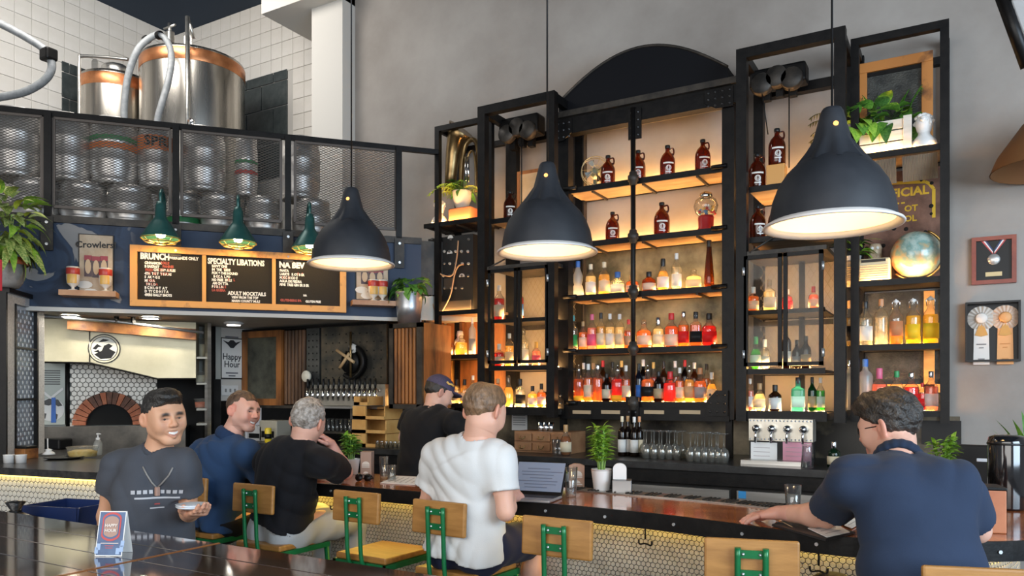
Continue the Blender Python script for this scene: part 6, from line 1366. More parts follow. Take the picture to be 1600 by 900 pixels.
# ================================================================== pendant lamps
pend_o = mat('pendant_charcoal', (.014, .016, .020), .55, .0, col2=(.024, .026, .031), scale=6, spec=.35); pend_i = mat('pendant_white', (.82, .72, .55), .5)
def pendant(x, yr, d, label):
    p = DP(x, yr, d); t = thing('pendant_lamp', label, 'lamp', (p.x, p.y, p.z), 0, 'charcoal pendant lamps over the bar'); r = .257
    prof = [(r * .90, .014), (r * .89, .05), (r * .855, .10), (r * .775, .155), (r * .65, .205), (r * .50, .243), (r * .3, .27)]
    n = 48; m = MB(); m.lathe(prof, n)
    vs = []; fl = [(r * .52, .232), (r * .385, .278), (r * .27, .33), (r * .20, .40), (r * .16, .44), (r * .13, .452), (0, .455)]
    for j, (rr, z) in enumerate(fl):
        for k in range(n): q = 2 * math.pi * k / n; g = 1 + (.075 * math.cos(q * 10) if j < 2 else 0); vs.append((rr * g * math.cos(q), rr * g * math.sin(q), z))
    m.add(vs, [(i * n + k, i * n + (k + 1) % n, (i + 1) * n + (k + 1) % n, (i + 1) * n + k) for i in range(len(fl) - 1) for k in range(n)], True)
    m.build('shade', pend_o, t)
    MB().lathe([(r * .88, .016), (r * .87, .05), (r * .835, .10), (r * .755, .153), (r * .63, .20), (r * .48, .235), (0, .258)], 40).build('reflector', pend_i, t)
    MB().lathe([(r * .89, .018), (r * .93, .010), (r * .985, .004), (r, -.002), (r * .99, -.007), (r * .95, -.006), (r * .90, .006), (r * .87, .014)], 48).build('rim', mat('pendant_rim', (.66, .63, .60), .4), t)
    MB().lathe([(0, .05), (.03, .055), (.045, .085), (.045, .11), (.03, .15), (.018, .19), (.018, .25)], 18).build('bulb', bulb, t)
    MB().tube([(0, 0, .45), (0, 0, CEIL - p.z)], .0045, 6).build('cord', black_p, t)
    for k in range(2): q = -1.2 - k * .9 - math.atan2(p.x, p.y) * 0; MB().lathe([(.010, 0), (.010, .004), (0, .005)], 8, (r * .22 * math.cos(q), r * .22 * math.sin(q), .375 - .09 * k), ax=Vector((math.cos(q), math.sin(q), .3)).to_track_quat('Z', 'Y').to_matrix()).build('vent_hole', emis('vent_glow', (1, .45, .12), 2.5), t)
pendant(549, 413, 4.55, 'charcoal pendant lamp in front of the menu board'); pendant(855, 394, 3.90, 'charcoal pendant lamp in front of the central bay'); pendant(1300, 352, 2.97, 'large charcoal pendant lamp at right, nearest the viewer')

# ================================================================== things on the bar top
def zz_plant(label, base, ph, pr, n, h, seed, potm=white_p, lm=(lf_grn, lf_bri), rib=True):
    t = thing('potted_plant', label, 'plant', base); prof = [(0, 0), (pr * .72, 0), (pr * .76, .004)]
    for k in range(9): z = .01 + (ph - .02) * k / 8; prof += [(pr * (.76 + .22 * k / 8) + (.0015 if rib else 0), z), (pr * (.76 + .22 * (k + .5) / 8), z + (ph - .02) / 16)]
    prof += [(pr, ph - .004), (pr, ph), (pr * .92, ph), (pr * .86, ph - .02), (0, ph - .02)]
    MB().lathe(prof, 28).build('pot', potm, t); rnd = random.Random(seed)
    for k in range(n):
        a = rnd.uniform(0, 6.28); l = h * rnd.uniform(.6, 1.0); tip = Vector((math.cos(a) * l * .28, math.sin(a) * l * .28, ph + l)); b0 = Vector((math.cos(a) * pr * .3, math.sin(a) * pr * .3, ph - .02)); mid = (b0 + tip) / 2 + Vector((0, 0, l * .08))
        sp = spline([b0, mid, tip], 5); MB().tube(sp, .0045, 5).build('stem', stem_m, t)
        for j in range(3, len(sp)):
            for s in (-1, 1): leaf(t, sp[j], a + s * 1.35 + rnd.uniform(-.4, .4) - math.pi / 2, .75, .058 * rnd.uniform(.8, 1.2), .016, rnd.choice(lm), 1.0, rnd.uniform(-.4, .4))
        leaf(t, tip, a, 1.3, .05, .013, lm[1], .6)
    return t
zz_plant('bushy green plant in a white pot behind the grey-haired man', on(549, 741), .10, .055, 8, .15, 41, rib=False)
zz_plant('tall green plant in a ribbed white pot on the bar', on(940, 767), .118, .055, 9, .24, 42, lm=(lf_bri, lf_bri))
def tent_box(label, base, w, d, h, rz, col, arch=False):
    t = thing('menu_caddy', label, 'menu holder', base, rz)
    MB().prism([(-w / 2, 0), (w / 2, 0), (w / 2, h * .92), (w * .2, h), (-w * .2, h), (-w / 2, h * .92)] if arch else [(-w / 2, 0), (w / 2, 0), (w / 2, h), (-w / 2, h)], (0, -d / 2, .001), (1, 0, 0), (0, 0, 1), (0, 1, 0), d).build('card', mat('card_' + str(col), col, .6), t)
    for (z, r_) in ((.55, .36), (.22, .24)): MB().prism([(w * r_ * math.cos(q), w * r_ * .8 * math.sin(q)) for q in [k * math.pi / 8 for k in range(9)]], (0, -d / 2 - .002, h * z), (1, 0, 0), (0, 0, 1), (0, 1, 0), .003).build('emblem', mat('emblem_pale', (.72, .66, .58), .6), t)
    for z in (.50, .44, .15): MB().span((-w * .36, -d / 2 - .002, h * z), (w * .36, -d / 2 + .001, h * z + .006)).build('print_line', mat('emblem_pale', (0, 0, 0)), t)
    return t
tent_box('tan printed menu caddy beside the plant near the grey-haired man', on(574, 748), .065, .09, .165, .5, (.38, .26, .20))
tent_box('tan printed menu card behind the water glass by the laptop', on(901, 763), .085, .03, .135, .45, (.46, .28, .19), True)
def bar_glass(x, y, h, r, label):
    b = on(x, y); t = thing('water_glass', label, 'glass', b); g = glass_mat('table_glass', (.93, .95, .95), .03)
    MB().lathe([(0, .004), (r * .74, .001), (r * .80, .006), (r, h), (r * .95, h), (r * .76, .016), (0, .014)], 24).build('tumbler', g, t)
    MB().lathe([(0, .016), (r * .74, .016), (r * .80, h * .35), (0, h * .35)], 20).build('water', glass_mat('water', (.90, .94, .95), .02, .06, (.9, .95, 1), refl=.6), t); return t
bar_glass(600, 748, .135, .030, 'tall empty glass beside the menu caddy'); bar_glass(612, 752, .095, .028, 'short glass beside the tall empty glass'); bar_glass(892, 776, .15, .034, 'pint glass of water beside the laptop'); bar_glass(1239, 800, .12, .036, 'empty pint glass by the navy polo man')
sgk = thing('sunglasses', 'folded black sunglasses on the bar', 'sunglasses', on(568, 752), .3)
for s in (-1, 1): MB().lathe([(0, 0), (.022, 0), (.024, .004), (0, .006)], 14, (s * .028, 0, .022), ax=Matrix.Rotation(R(75), 3, 'X')).build('lens', black_p, sgk); MB().tube([(s * .05, .004, .03), (s * .04, .05, .012), (-s * .02, .06, .006)], .003, 6).build('temple', black_p, sgk)
MB().tube([(-.052, .002, .034), (0, -.003, .038), (.052, .002, .034)], .003, 6).build('bridge', black_p, sgk)
def sheet(label, pts, z=BZ + .002, m=paper, lines=0, name='paper_menu', cat='menu', th=.0025):
    P = [on(x, y, z) for x, y in pts]; t = thing(name, label, cat); MB().add(P + [p + Vector((0, 0, th)) for p in P], [(3, 2, 1, 0), (4, 5, 6, 7), (0, 1, 5, 4), (1, 2, 6, 5), (2, 3, 7, 6), (3, 0, 4, 7)]).build('sheet', m, t)
    for k in range(lines):
        f = (k + 1) / (lines + 1); a = P[0].lerp(P[3], f); b = P[1].lerp(P[2], f); a2, b2 = a.lerp(b, .15), a.lerp(b, .8); w = (P[3] - P[0]).normalized() * .003
        MB().add([a2 - w + Vector((0, 0, th + .0006)), b2 - w + Vector((0, 0, th + .0006)), b2 + w + Vector((0, 0, th + .0006)), a2 + w + Vector((0, 0, th + .0006))], [(0, 1, 2, 3)]).build('text_line', mat('faint_ink2', (.35, .33, .32), .8), t)
    return t
sheet('white paper menu lying on the bar left of the white T-shirt', [(594, 755), (620, 744), (668, 746), (648, 758)], lines=5)
sheet('loose white sheet on the counter beyond the laptop', [(826, 720), (830, 713), (870, 716), (866, 722)], CTZ - .01 + .0, lines=0, m=paper) if False else None
# laptop
lt = thing('laptop', 'silver laptop open in front of the white T-shirt', 'laptop', on(828, 781), R(8)); sil = mat('laptop_silver', (.42, .42, .43), .35, .8)
MB().bevbox((0, .0, .009), (.27, .19, .014), .004).build('base', sil, lt); MB().box((0, .03, .0165), (.26, .10, .002)).build('keyboard', black_p, lt); MB().box((0, -.065, .0165), (.10, .06, .001)).build('trackpad', mat('trackpad', (.32, .32, .33), .3, .7), lt)
lid = Matrix.Rotation(R(-30), 3, 'X'); lc0 = Vector((0, .095, .016)); MB().bevbox(lc0 + lid @ Vector((0, 0, .09)), (.27, .008, .18), .003, rot=lid).build('lid', black_p, lt)
MB().box(lc0 + lid @ Vector((0, -.005, .093)), (.252, .002, .158), rot=lid).build('screen', mat('screen_doc', (.16, .19, .26), .3, emit=(.42, .48, .60), estr=.12), lt)
for k in range(7): MB().box(lc0 + lid @ Vector((-.01 + .02 * (k % 2), -.0065, .035 + k * .017)), (.12 + .05 * (k % 3), .001, .004), rot=lid).build('text_line', mat('screen_ink', (.12, .14, .2), .5), lt)
lb = thing('lime_bowl', 'white square bowl of limes behind the water glass', 'bowl', on(877, 752)); MB().lathe([(0, 0), (.04, 0), (.052, .05), (.048, .05), (.036, .008), (0, .006)], 20, sq=3).build('bowl', white_p, lb)
for k in range(4): a = k * 1.6; MB().lathe([(0, -.022), (.016, -.015), (.022, 0), (.016, .015), (0, .022)], 10, (.02 * math.cos(a), .02 * math.sin(a), .05)).build('lime', mat('lime', (.42, .52, .04), .4), lb)
nh = thing('napkin_holder', 'steel napkin holder with arched white top beside the tall plant', 'napkin holder', on(972, 770), .35)
MB().bevbox((0, 0, .035), (.10, .09, .07), .003).build('steel_box', mat('satin_steel', (.22, .22, .22), .3, .9), nh)
MB().prism([(-.035, 0), (.035, 0)] + [(.035 * math.cos(q), .055 + .03 * math.sin(q)) for q in [math.pi * k / 12 for k in range(13)]], (-.012, -.012, .071), (1, 0, 0), (0, 0, 1), (0, 1, 0), .03).build('arched_top', white_p, nh)
# right end of the bar
sheet('black menu folder lying under the arm of the navy polo man', [(1206, 822), (1250, 808), (1336, 834), (1290, 846)], m=mat('black_leather', (.015, .015, .017), .5), name='menu_folder', th=.008)
sheet('white page on the black menu folder', [(1262, 826), (1300, 815), (1328, 832), (1292, 840)], BZ + .013, lines=3)
sheet('printed page beside the black menu folder', [(1296, 812), (1320, 800), (1345, 818), (1330, 826)], BZ + .004, lines=4)
pn = thing('pen', 'pale wooden pen lying beside the black folder', 'pen'); MB().tube([on(1213, 812, BZ + .006), on(1238, 825, BZ + .006)], .005, 8).build('barrel', mat('pen_wood', (.65, .45, .25), .5), pn)
wbx = thing('wooden_box', 'reddish wooden box with black lid and round logo at the bar end', 'box', on(1530, 828), R(12)); rb = mat('box_redwood', (.38, .12, .05), .45, col2=(.48, .18, .08), scale=6)
MB().bevbox((0, 0, .08), (.15, .13, .16), .004).build('box', rb, wbx); MB().bevbox((0, 0, .166), (.155, .135, .012), .004).build('lid', black_p, wbx); MB().lathe([(0, .002), (.026, .002), (.028, 0)], 20, (-.02, -.066, .11), ax=Matrix.Rotation(R(90), 3, 'X')).build('logo', mat('logo_white', (.7, .7, .68), .5), wbx); MB().lathe([(.018, .003), (.022, .003), (.022, .002)], 20, (-.02, -.066, .11), ax=Matrix.Rotation(R(90), 3, 'X')).build('logo_ring', black_p, wbx)
for k in range(2): MB().bevbox((-.06 + .018 * k, .05, .20), (.012, .06, .09), .003, rot=Matrix.Rotation(R(8), 3, 'Y')).build('menu_slab', rb, wbx)
bcn = thing('black_canister', 'tall glossy black canister at the right end of the bar', 'canister', on(1574, 795)); MB().lathe([(0, 0), (.075, 0), (.078, .01), (.078, .30), (.072, .325), (.05, .335), (0, .335)], 32).build('body', mat('gloss_black', (.006, .006, .007), .12, coat=1.0), bcn); MB().lathe([(.079, .29), (.0805, .292), (.0805, .298), (.079, .30)], 32).build('seam_ring', black_p, bcn)
pos = thing('till_monitor', 'black back of a till monitor with an oval grip', 'monitor', on(1513, 763), R(-4)); MB().bevbox((0, 0, .13), (.24, .05, .22), .008).build('housing', black_p, pos); MB().bevbox((.07, -.027, .16), (.06, .006, .018), .003).build('grip', mat('grip_grey', (.55, .56, .58), .4), pos); MB().bevbox((0, 0, .012), (.16, .14, .022), .004).build('foot', black_p, pos); MB().bevbox((.122, 0, .13), (.008, .052, .22), .002).build('edge', galv, pos)
zz_plant('bright green plant behind the shoulder of the navy polo man', on(1473, 772), .09, .05, 5, .20, 44, lm=(lf_bri, lf_bri))
sp_ = thing('snake_plant', 'long pointed snake plant leaves at the right edge', 'plant', on(1612, 790)); MB().lathe([(0, 0), (.06, 0), (.08, .12), (.085, .125), (.075, .12), (0, .11)], 20).build('pot', black_p, sp_)
for k, (az, el, L) in enumerate(((1.9, 1.15, .34), (1.4, 1.05, .30), (2.4, 1.25, .33), (.3, 1.3, .36), (-1.2, 1.2, .3), (1.7, .85, .26))): leaf(sp_, (0, 0, .10), az, el, L, .022, lf_drk if k % 2 else lf_grn, .3)
MB().span((X_(1440, WY), WY - .04, W(1470, 694, WY).z), (X_(1502, WY), WY - .005, W(1470, 657, WY).z)).build('wall_panel', black_p, None, label='black panel on the wall under the right bay', cat='panel')
# big wine glass by the polo man's face, seen past his glasses
glass_item(1352, 4.3, BZ, .24, .05, 'large wine glass beyond the navy polo man', 'wine') if False else None

ls_ = thing('wall_sconce', 'brown conical lampshade at the right edge of the wall', 'lamp', tuple(W(1660, 262, WY - .42)))
MB().lathe([(.40, 0), (.36, .10), (.22, .30), (.05, .40), (0, .40)], 32).lathe([(.395, .0), (.35, .10), (.21, .29)], 32).build('shade', mat('brown_shade', (.20, .085, .025), .7), ls_); MB().tube([(0, 0, .38), (0, .2, .5), (0, .415, .45)], .015, 8).build('arm', black_st, ls_)
# ================================================================== high table in the foreground
tbl = thing('high_table', 'glossy dark plank table in the foreground', 'table'); TZ = 1.05; EY = 1.87; SX = -2.32
twd = mat('table_gloss_wood', (.020, .011, .008), .06, col2=(.085, .035, .016), scale=3, mix=(.35, .7), stretch=(.5, 4, 1), coat=1.0, spec=.8)
def planks(x0, x1, label):
    w = .165
    for k in range(5): MB().bevbox(((x0 + x1) / 2, EY - w * (k + .5), TZ - .022), (x1 - x0 - .003, w - .0025, .044), .003).build('plank', twd, tbl)
planks(-4.6, SX, 'a'); planks(SX, -.3, 'b')
MB().box((SX, EY - .41, TZ - .004), (.010, .82, .012)).build('seam_strip', mat('copper_strip', (.45, .18, .06), .3, .7), tbl)
for x in (-3.6, -1.2): MB().tube([(x, EY - .41, 0), (x, EY - .41, TZ - .045)], .045, 12).lathe([(0, 0), (.26, 0), (.25, .02), (.05, .03)], 24, (x, EY - .41, 0)).build('pedestal', black_st, tbl)
cdp = on(178, 866, TZ); tc_ = thing('table_card', 'blue folded Happy Hour card standing on the foreground table', 'sign', (cdp.x, cdp.y, TZ + .001), TH - R(2))
cb_ = mat('card_blue', (.035, .075, .17), .45, col2=(.06, .12, .24), scale=18)
w_, h_ = .092, .145
for s, nm in ((-1, 'front_sheet'), (1, 'back_sheet')): MB().add([(-w_ / 2, s * .035, 0), (w_ / 2, s * .035, 0), (w_ / 2, s * .002, h_), (-w_ / 2, s * .002, h_), (-w_ / 2, s * .0335, 0), (w_ / 2, s * .0335, 0), (w_ / 2, 0, h_), (-w_ / 2, 0, h_)], [(0, 1, 2, 3), (7, 6, 5, 4), (0, 4, 5, 1), (1, 5, 6, 2), (2, 6, 7, 3), (3, 7, 4, 0)]).build(nm, paper, tc_)
tl = Vector((0, .033, h_)).normalized(); nn_ = Vector((0, -1, .21)).normalized()
def cpos(u, v, o=.001): return Vector((u, -.035 + .033 * v / h_, v)) + nn_ * o
def cquad(u0, u1, v0, v1, m_, name, o): MB().add([cpos(u0, v0, o), cpos(u1, v0, o), cpos(u1, v1, o), cpos(u0, v1, o), cpos(u0, v0, 0), cpos(u1, v0, 0), cpos(u1, v1, 0), cpos(u0, v1, 0)], [(0, 1, 2, 3), (7, 6, 5, 4), (0, 4, 5, 1), (1, 5, 6, 2), (2, 6, 7, 3), (3, 7, 4, 0)]).build(name, m_, tc_)
cquad(-w_ / 2 + .003, w_ / 2 - .003, .003, h_ - .003, cb_, 'blue_print', .0008)
def cell(rx, ry, o, m_, name):
    pts = [cpos(rx * max(-.9, min(.9, 1.25 * math.cos(q))) / .9, .095 + ry * math.sin(q), o) for q in [2 * math.pi * k / 28 for k in range(28)]]; MB().add(pts, [tuple(range(28))]).build(name, m_, tc_)
cell(.032, .047, .0016, mat('badge_red', (.48, .05, .05), .5), 'badge_red'); cell(.027, .040, .0022, mat('badge_blue', (.05, .10, .22), .5), 'badge_blue'); cell(.024, .034, .0028, mat('badge_tan', (.36, .22, .17), .5), 'badge_tan')
put_text([('HAPPY', 0, .004, .014, 'CENTER', .0006), ('HOUR', 0, -.013, .014, 'CENTER', .0006)], mat('badge_cream', (.66, .56, .50), .5), tc_, cpos(0, .090, .0044), (1, 0, 0), tl)
cquad(-.03, .03, .040, .0425, mat('badge_cream', (0, 0, 0)), 'text_line', .0016); cquad(-.015, .015, .032, .034, mat('badge_red', (0, 0, 0)), 'text_line', .0016); cquad(-.012, .012, .025, .027, mat('badge_red', (0, 0, 0)), 'text_line', .0016)
for (u, v) in ((-.042, .02), (-.036, .032), (.03, .018), (.042, .026), (.044, .042)): cquad(u - .006, u + .006, v - .012, v + .008, mat('pale_blue_print', (.30, .42, .62), .5), 'glass_picture', .0012)
# blue bin and black bag by the tiled counter
bn = thing('bus_tub', 'blue plastic bus tub below the tiled counter', 'tub', (*WZ(112, 786, .96).xy, 0), R(14))
MB().bevbox((0, 0, .39), (.5, .32, .78), .01).build('stand', black_st, bn)
MB().prism([(-.27, .80), (.27, .80), (.30, .96), (-.30, .96)], (0, -.19, 0), (1, 0, 0), (0, 0, 1), (0, 1, 0), .012).prism([(-.27, .80), (.27, .80), (.30, .96), (-.30, .96)], (0, .18, 0), (1, 0, 0), (0, 0, 1), (0, 1, 0), .012).box((0, 0, .79), (.54, .38, .02)).prism([(-.19, .80), (.19, .80), (.19, .96), (-.19, .96)], (-.28, 0, 0), (0, 1, 0), (0, 0, 1), (1, 0, 0), .012).prism([(-.19, .80), (.19, .80), (.19, .96), (-.19, .96)], (.27, 0, 0), (0, 1, 0), (0, 0, 1), (1, 0, 0), .012).build('tub', mat('bus_blue', (.012, .03, .12), .4), bn)
bg = thing('black_bag', 'black rubbish bag beside the blue bus tub', 'bag', (*WZ(24, 790, .98).xy, 0)); MB().lathe([(0, 0), (.2, 0), (.24, .5), (.22, .8), (.17, .88), (.06, .93), (.02, .95), (.05, 1.0), (0, 1.01)], 22).build('sack', mat('bin_bag', (.012, .012, .012), .3, bump=.8, bscale=14), bg); MB().lathe([(0, .93), (.03, .94), (.03, .955), (0, .96)], 10).build('knot', black_p, bg)
bn.scale = (.70, .8, 1)
# black awning frame in the top right corner
an = thing('window_awning_frame', 'black steel window frame leaning into the top right corner', 'frame'); P0, P1 = DP(1566, -6, 2.6), DP(1606, 104, 2.6)
MB().tube([P0, P1], .022, 4).build('frame_bar', black_st, an); v_ = Vector((.45, -.1, 0)); MB().tube([P0, P0 + v_], .022, 4).build('frame_bar', black_st, an); MB().add([P0, P1, P1 + v_, P0 + v_, P0 + Vector((0, .008, 0)), P1 + Vector((0, .008, 0)), P1 + v_ + Vector((0, .008, 0)), P0 + v_ + Vector((0, .008, 0))], [(0, 1, 2, 3), (7, 6, 5, 4), (0, 4, 5, 1), (1, 5, 6, 2), (2, 6, 7, 3), (3, 7, 4, 0)]).build('pane', glass_mat('awning_glass', (.85, .9, .95), .05, .2, (.6, .7, .8)), an)
MB().tube([P0 + Vector((0, 0, 0)), Vector((P0.x, P0.y, CEIL))], .008, 6).build('hanger', black_st, an)
# ================================================================== implicit-surface bodies
def smin(a, b, k):
    h = np.clip(.5 + .5 * (b - a) / k, 0, 1); return b * (1 - h) + a * h - k * h * (1 - h)
def cap(a, b, ra, rb, k=.03, flat=None, s=1.0, clip=(), sub=False): return dict(t='c', a=np.array(a, float), b=np.array(b, float), ra=ra, rb=rb, k=k, flat=None if flat is None else np.array(flat, float), s=s, clip=clip, sub=sub)
def ell(c, r, k=.02, rot=None, sub=False): return dict(t='e', a=np.array(c, float), r=np.array(r, float), k=k, rot=None if rot is None else np.array(rot, float), sub=sub, clip=())
def pbox(p):
    m = p['k'] + .012
    if p['t'] == 'c':
        r = max(p['ra'], p['rb']) + m; return np.minimum(p['a'], p['b']) - r, np.maximum(p['a'], p['b']) + r
    r = p['r'].max() + m; return p['a'] - r, p['a'] + r
def pdist(p, X, Y, Z):
    if p['t'] == 'c':
        a, b = p['a'], p['b']; d = b - a; L = max(float(d @ d), 1e-9); x, y, z = X - a[0], Y - a[1], Z - a[2]
        t = np.clip((x * d[0] + y * d[1] + z * d[2]) / L, 0, 1); x = x - t * d[0]; y = y - t * d[1]; z = z - t * d[2]
        if p['flat'] is not None:
            f = p['flat']; c = (x * f[0] + y * f[1] + z * f[2]) * (p['s'] - 1); x, y, z = x + c * f[0], y + c * f[1], z + c * f[2]
        D = np.sqrt(x * x + y * y + z * z) - (p['ra'] + t * (p['rb'] - p['ra']))
    else:
        x, y, z = X - p['a'][0], Y - p['a'][1], Z - p['a'][2]
        if p['rot'] is not None: m = p['rot']; x, y, z = (m[0, 0] * x + m[1, 0] * y + m[2, 0] * z), (m[0, 1] * x + m[1, 1] * y + m[2, 1] * z), (m[0, 2] * x + m[1, 2] * y + m[2, 2] * z)
        r = p['r']; q = np.sqrt((x / r[0]) ** 2 + (y / r[1]) ** 2 + (z / r[2]) ** 2); D = (q - 1) * r.min() * np.where(q > 1, 1, 1)
    for (o, n) in p['clip']: D = np.maximum(D, (X - o[0]) * n[0] + (Y - o[1]) * n[1] + (Z - o[2]) * n[2])
    return D
def surf(prims, h, post=None):
    lo = np.min([pbox(p)[0] for p in prims if not p['sub']], 0) - 2 * h; hi = np.max([pbox(p)[1] for p in prims if not p['sub']], 0) + 2 * h
    ax = [np.arange(lo[i], hi[i] + h, h, dtype=np.float32) for i in range(3)]; F = np.full([len(a) for a in ax], .2, np.float32)
    for p in prims:
        a, b = pbox(p); i0 = [max(int((a[i] - lo[i]) / h), 0) for i in range(3)]; i1 = [min(int((b[i] - lo[i]) / h) + 2, len(ax[i])) for i in range(3)]
        if any(i1[i] <= i0[i] for i in range(3)): continue
        sl = tuple(slice(i0[i], i1[i]) for i in range(3)); X = ax[0][sl[0]][:, None, None]; Y = ax[1][sl[1]][None, :, None]; Z = ax[2][sl[2]][None, None, :]
        D = pdist(p, X, Y, Z); F[sl] = -smin(-F[sl], D, p['k']) if p['sub'] else smin(F[sl], D, p['k'])
    if post is not None:
        near = np.abs(F) < .08; I = np.nonzero(near); P = np.stack([ax[0][I[0]], ax[1][I[1]], ax[2][I[2]]], 1); F[near] = post(P, F[near])
    ins = F < 0; n = F.shape
    # surface nets
    cs = np.zeros([k - 1 for k in n], np.int8)
    for dx in (0, 1):
        for dy in (0, 1):
            for dz in (0, 1): cs += ins[dx:n[0] - 1 + dx, dy:n[1] - 1 + dy, dz:n[2] - 1 + dz]
    act = (cs > 0) & (cs < 8); idx = np.full(cs.shape, -1, np.int64); I = np.nonzero(act); idx[I] = np.arange(len(I[0])); acc = np.zeros((len(I[0]), 3)); cnt = np.zeros(len(I[0]))
    C = [(0, 0, 0), (1, 0, 0), (0, 1, 0), (1, 1, 0), (0, 0, 1), (1, 0, 1), (0, 1, 1), (1, 1, 1)]
    for (a, b) in ((0, 1), (2, 3), (4, 5), (6, 7), (0, 2), (1, 3), (4, 6), (5, 7), (0, 4), (1, 5), (2, 6), (3, 7)):
        A, B = C[a], C[b]; fa = F[I[0] + A[0], I[1] + A[1], I[2] + A[2]]; fb = F[I[0] + B[0], I[1] + B[1], I[2] + B[2]]; cr = (fa < 0) != (fb < 0)
        t = np.where(cr, fa / np.where(cr, fa - fb, 1), 0)
        for q in range(3): acc[:, q] += np.where(cr, A[q] + t * (B[q] - A[q]), 0)
        cnt += cr
    V = acc / cnt[:, None]
    for q in range(3): V[:, q] = lo[q] + (I[q] + V[:, q]) * h
    Q = []
    for q in range(3):
        u, w = (q + 1) % 3, (q + 2) % 3; a = [slice(1, -1)] * 3; a[q] = slice(0, n[q] - 1); b = list(a); b[q] = slice(1, n[q])
        s0 = ins[tuple(a)]; s1 = ins[tuple(b)]; E = np.nonzero(s0 != s1)
        if not len(E[0]): continue
        base = [E[0].copy(), E[1].copy(), E[2].copy()]
        for r in range(3):
            if r != q: base[r] += 1
        def cell(du, dw):
            c = [base[0].copy(), base[1].copy(), base[2].copy()]; c[u] -= du; c[w] -= dw; return idx[c[0], c[1], c[2]]
        f = np.stack([cell(1, 1), cell(0, 1), cell(0, 0), cell(1, 0)], 1); fl = ~s0[E]; f[fl] = f[fl][:, ::-1]; Q.append(f)
    return V, np.concatenate(Q)
def np_mesh(name, V, Q, m, tint=None):
    me = bpy.data.meshes.new(name); me.vertices.add(len(V)); me.vertices.foreach_set('co', V.astype(np.float32).ravel()); me.loops.add(Q.size); me.loops.foreach_set('vertex_index', Q.astype(np.int32).ravel())
    me.polygons.add(len(Q)); me.polygons.foreach_set('loop_start', np.arange(0, Q.size, 4, dtype=np.int32)); me.polygons.foreach_set('use_smooth', np.ones(len(Q), bool)); me.update(calc_edges=True)
    if tint is not None:
        at = me.color_attributes.new('tint', 'FLOAT_COLOR', 'POINT'); at.data.foreach_set('color', np.concatenate([tint, np.ones((len(tint), 1))], 1).astype(np.float32).ravel())
    me.materials.append(m); return me
def wob(P, f, seed=0):
    r = np.random.RandomState(seed); o = 0
    for k in range(5):
        d = r.normal(size=3); d /= np.linalg.norm(d); o = o + np.sin(P @ d * f * (1 + .35 * k) + r.uniform(0, 6)) / (1 + .4 * k)
    return o / 2.5
skin_m = attr_mat('skin', .5, .05, 200, .12); cloth_a = attr_mat('cloth', .85, .12, 300, 0, .04, .2)

RH = np.array((ct, st, 0)); DH = np.array((-st, ct, 0)); UZ = np.array((0, 0, 1.0))
def J(x, y, d): return np.array(DP(x, y, d))
def nrm(v): return v / np.linalg.norm(v)
def hdir(yaw): return RH * math.sin(R(yaw)) + DH * math.cos(R(yaw))
def head_frame(yaw, pitch, roll=0):
    f = hdir(yaw); r = np.cross(f, UZ); f2 = f * math.cos(R(pitch)) + UZ * math.sin(R(pitch)); u = np.cross(r, f2); a = R(roll)
    r, u = r * math.cos(a) + u * math.sin(a), u * math.cos(a) - r * math.sin(a); return np.stack([r, f2, u], 1)   # columns: right, forward, up
def head_prims(S, smile=False):
    e = [ell((0, -.014, .035), (.074, .094, .086), .03), ell((0, .022, -.03), (.060, .066, .078), .03), ell((0, .062, -.098), (.026, .022, .020), .025)]
    for s in (-1, 1):
        e += [cap((s * .056, -.004, -.05), (s * .022, .058, -.097), .018, .016, .025), ell((s * .036, .058, -.034), (.024, .022, .024), .02), ell((s * .058, .02, .005), (.018, .05, .05), .03)]
    e += [cap((-.036, .074, .024), (.036, .074, .024), .011, .011, .02), cap((0, .082, .016), (0, .104, -.022), .0075, .0115, .012), ell((.0125, .092, -.027), (.009, .011, .008), .008), ell((-.0125, .092, -.027), (.009, .011, .008), .008)]
    for s in (-1, 1): e.append(ell((s * .032, .092, .004), (.017, .014, .0095), .012, sub=True))
    for s in (-1, 1): e += [cap((s * .018, .076, .0085), (s * .047, .066, .0085), .006, .006, .006), cap((s * .019, .075, -.0035), (s * .046, .066, -.003), .0055, .0055, .006)]
    w = .028 if smile else .022; zc = .008 if smile else .0
    e += [cap((-w, .074, -.058 + zc), (0, .090, -.061), .0055, .0070, .010), cap((w, .074, -.058 + zc), (0, .090, -.061), .0055, .0070, .010), cap((-w * .9, .073, -.064 + zc), (0, .088, -.075), .006, .008, .010), cap((w * .9, .073, -.064 + zc), (0, .088, -.075), .006, .008, .010)]
    e.append(cap((-w * .85, .088, -.063 + zc * .8), (w * .85, .088, -.063 + zc * .8), .0062 if smile else .0022, .0062 if smile else .0022, .004, sub=True))
    if smile: e += [cap((-.019, .090, -.062), (0, .096, -.0665), .0078, .0090, .004, sub=True), cap((.019, .090, -.062), (0, .096, -.0665), .0078, .0090, .004, sub=True)]
    for s in (-1, 1): e += [ell((s * .086, -.018, -.002), (.0105, .023, .034), .005, rot=Matrix.Rotation(s * .55, 3, 'Z')), ell((s * .099, -.012, .003), (.0095, .013, .022), .004, rot=Matrix.Rotation(s * .55, 3, 'Z'), sub=True)]
    return e
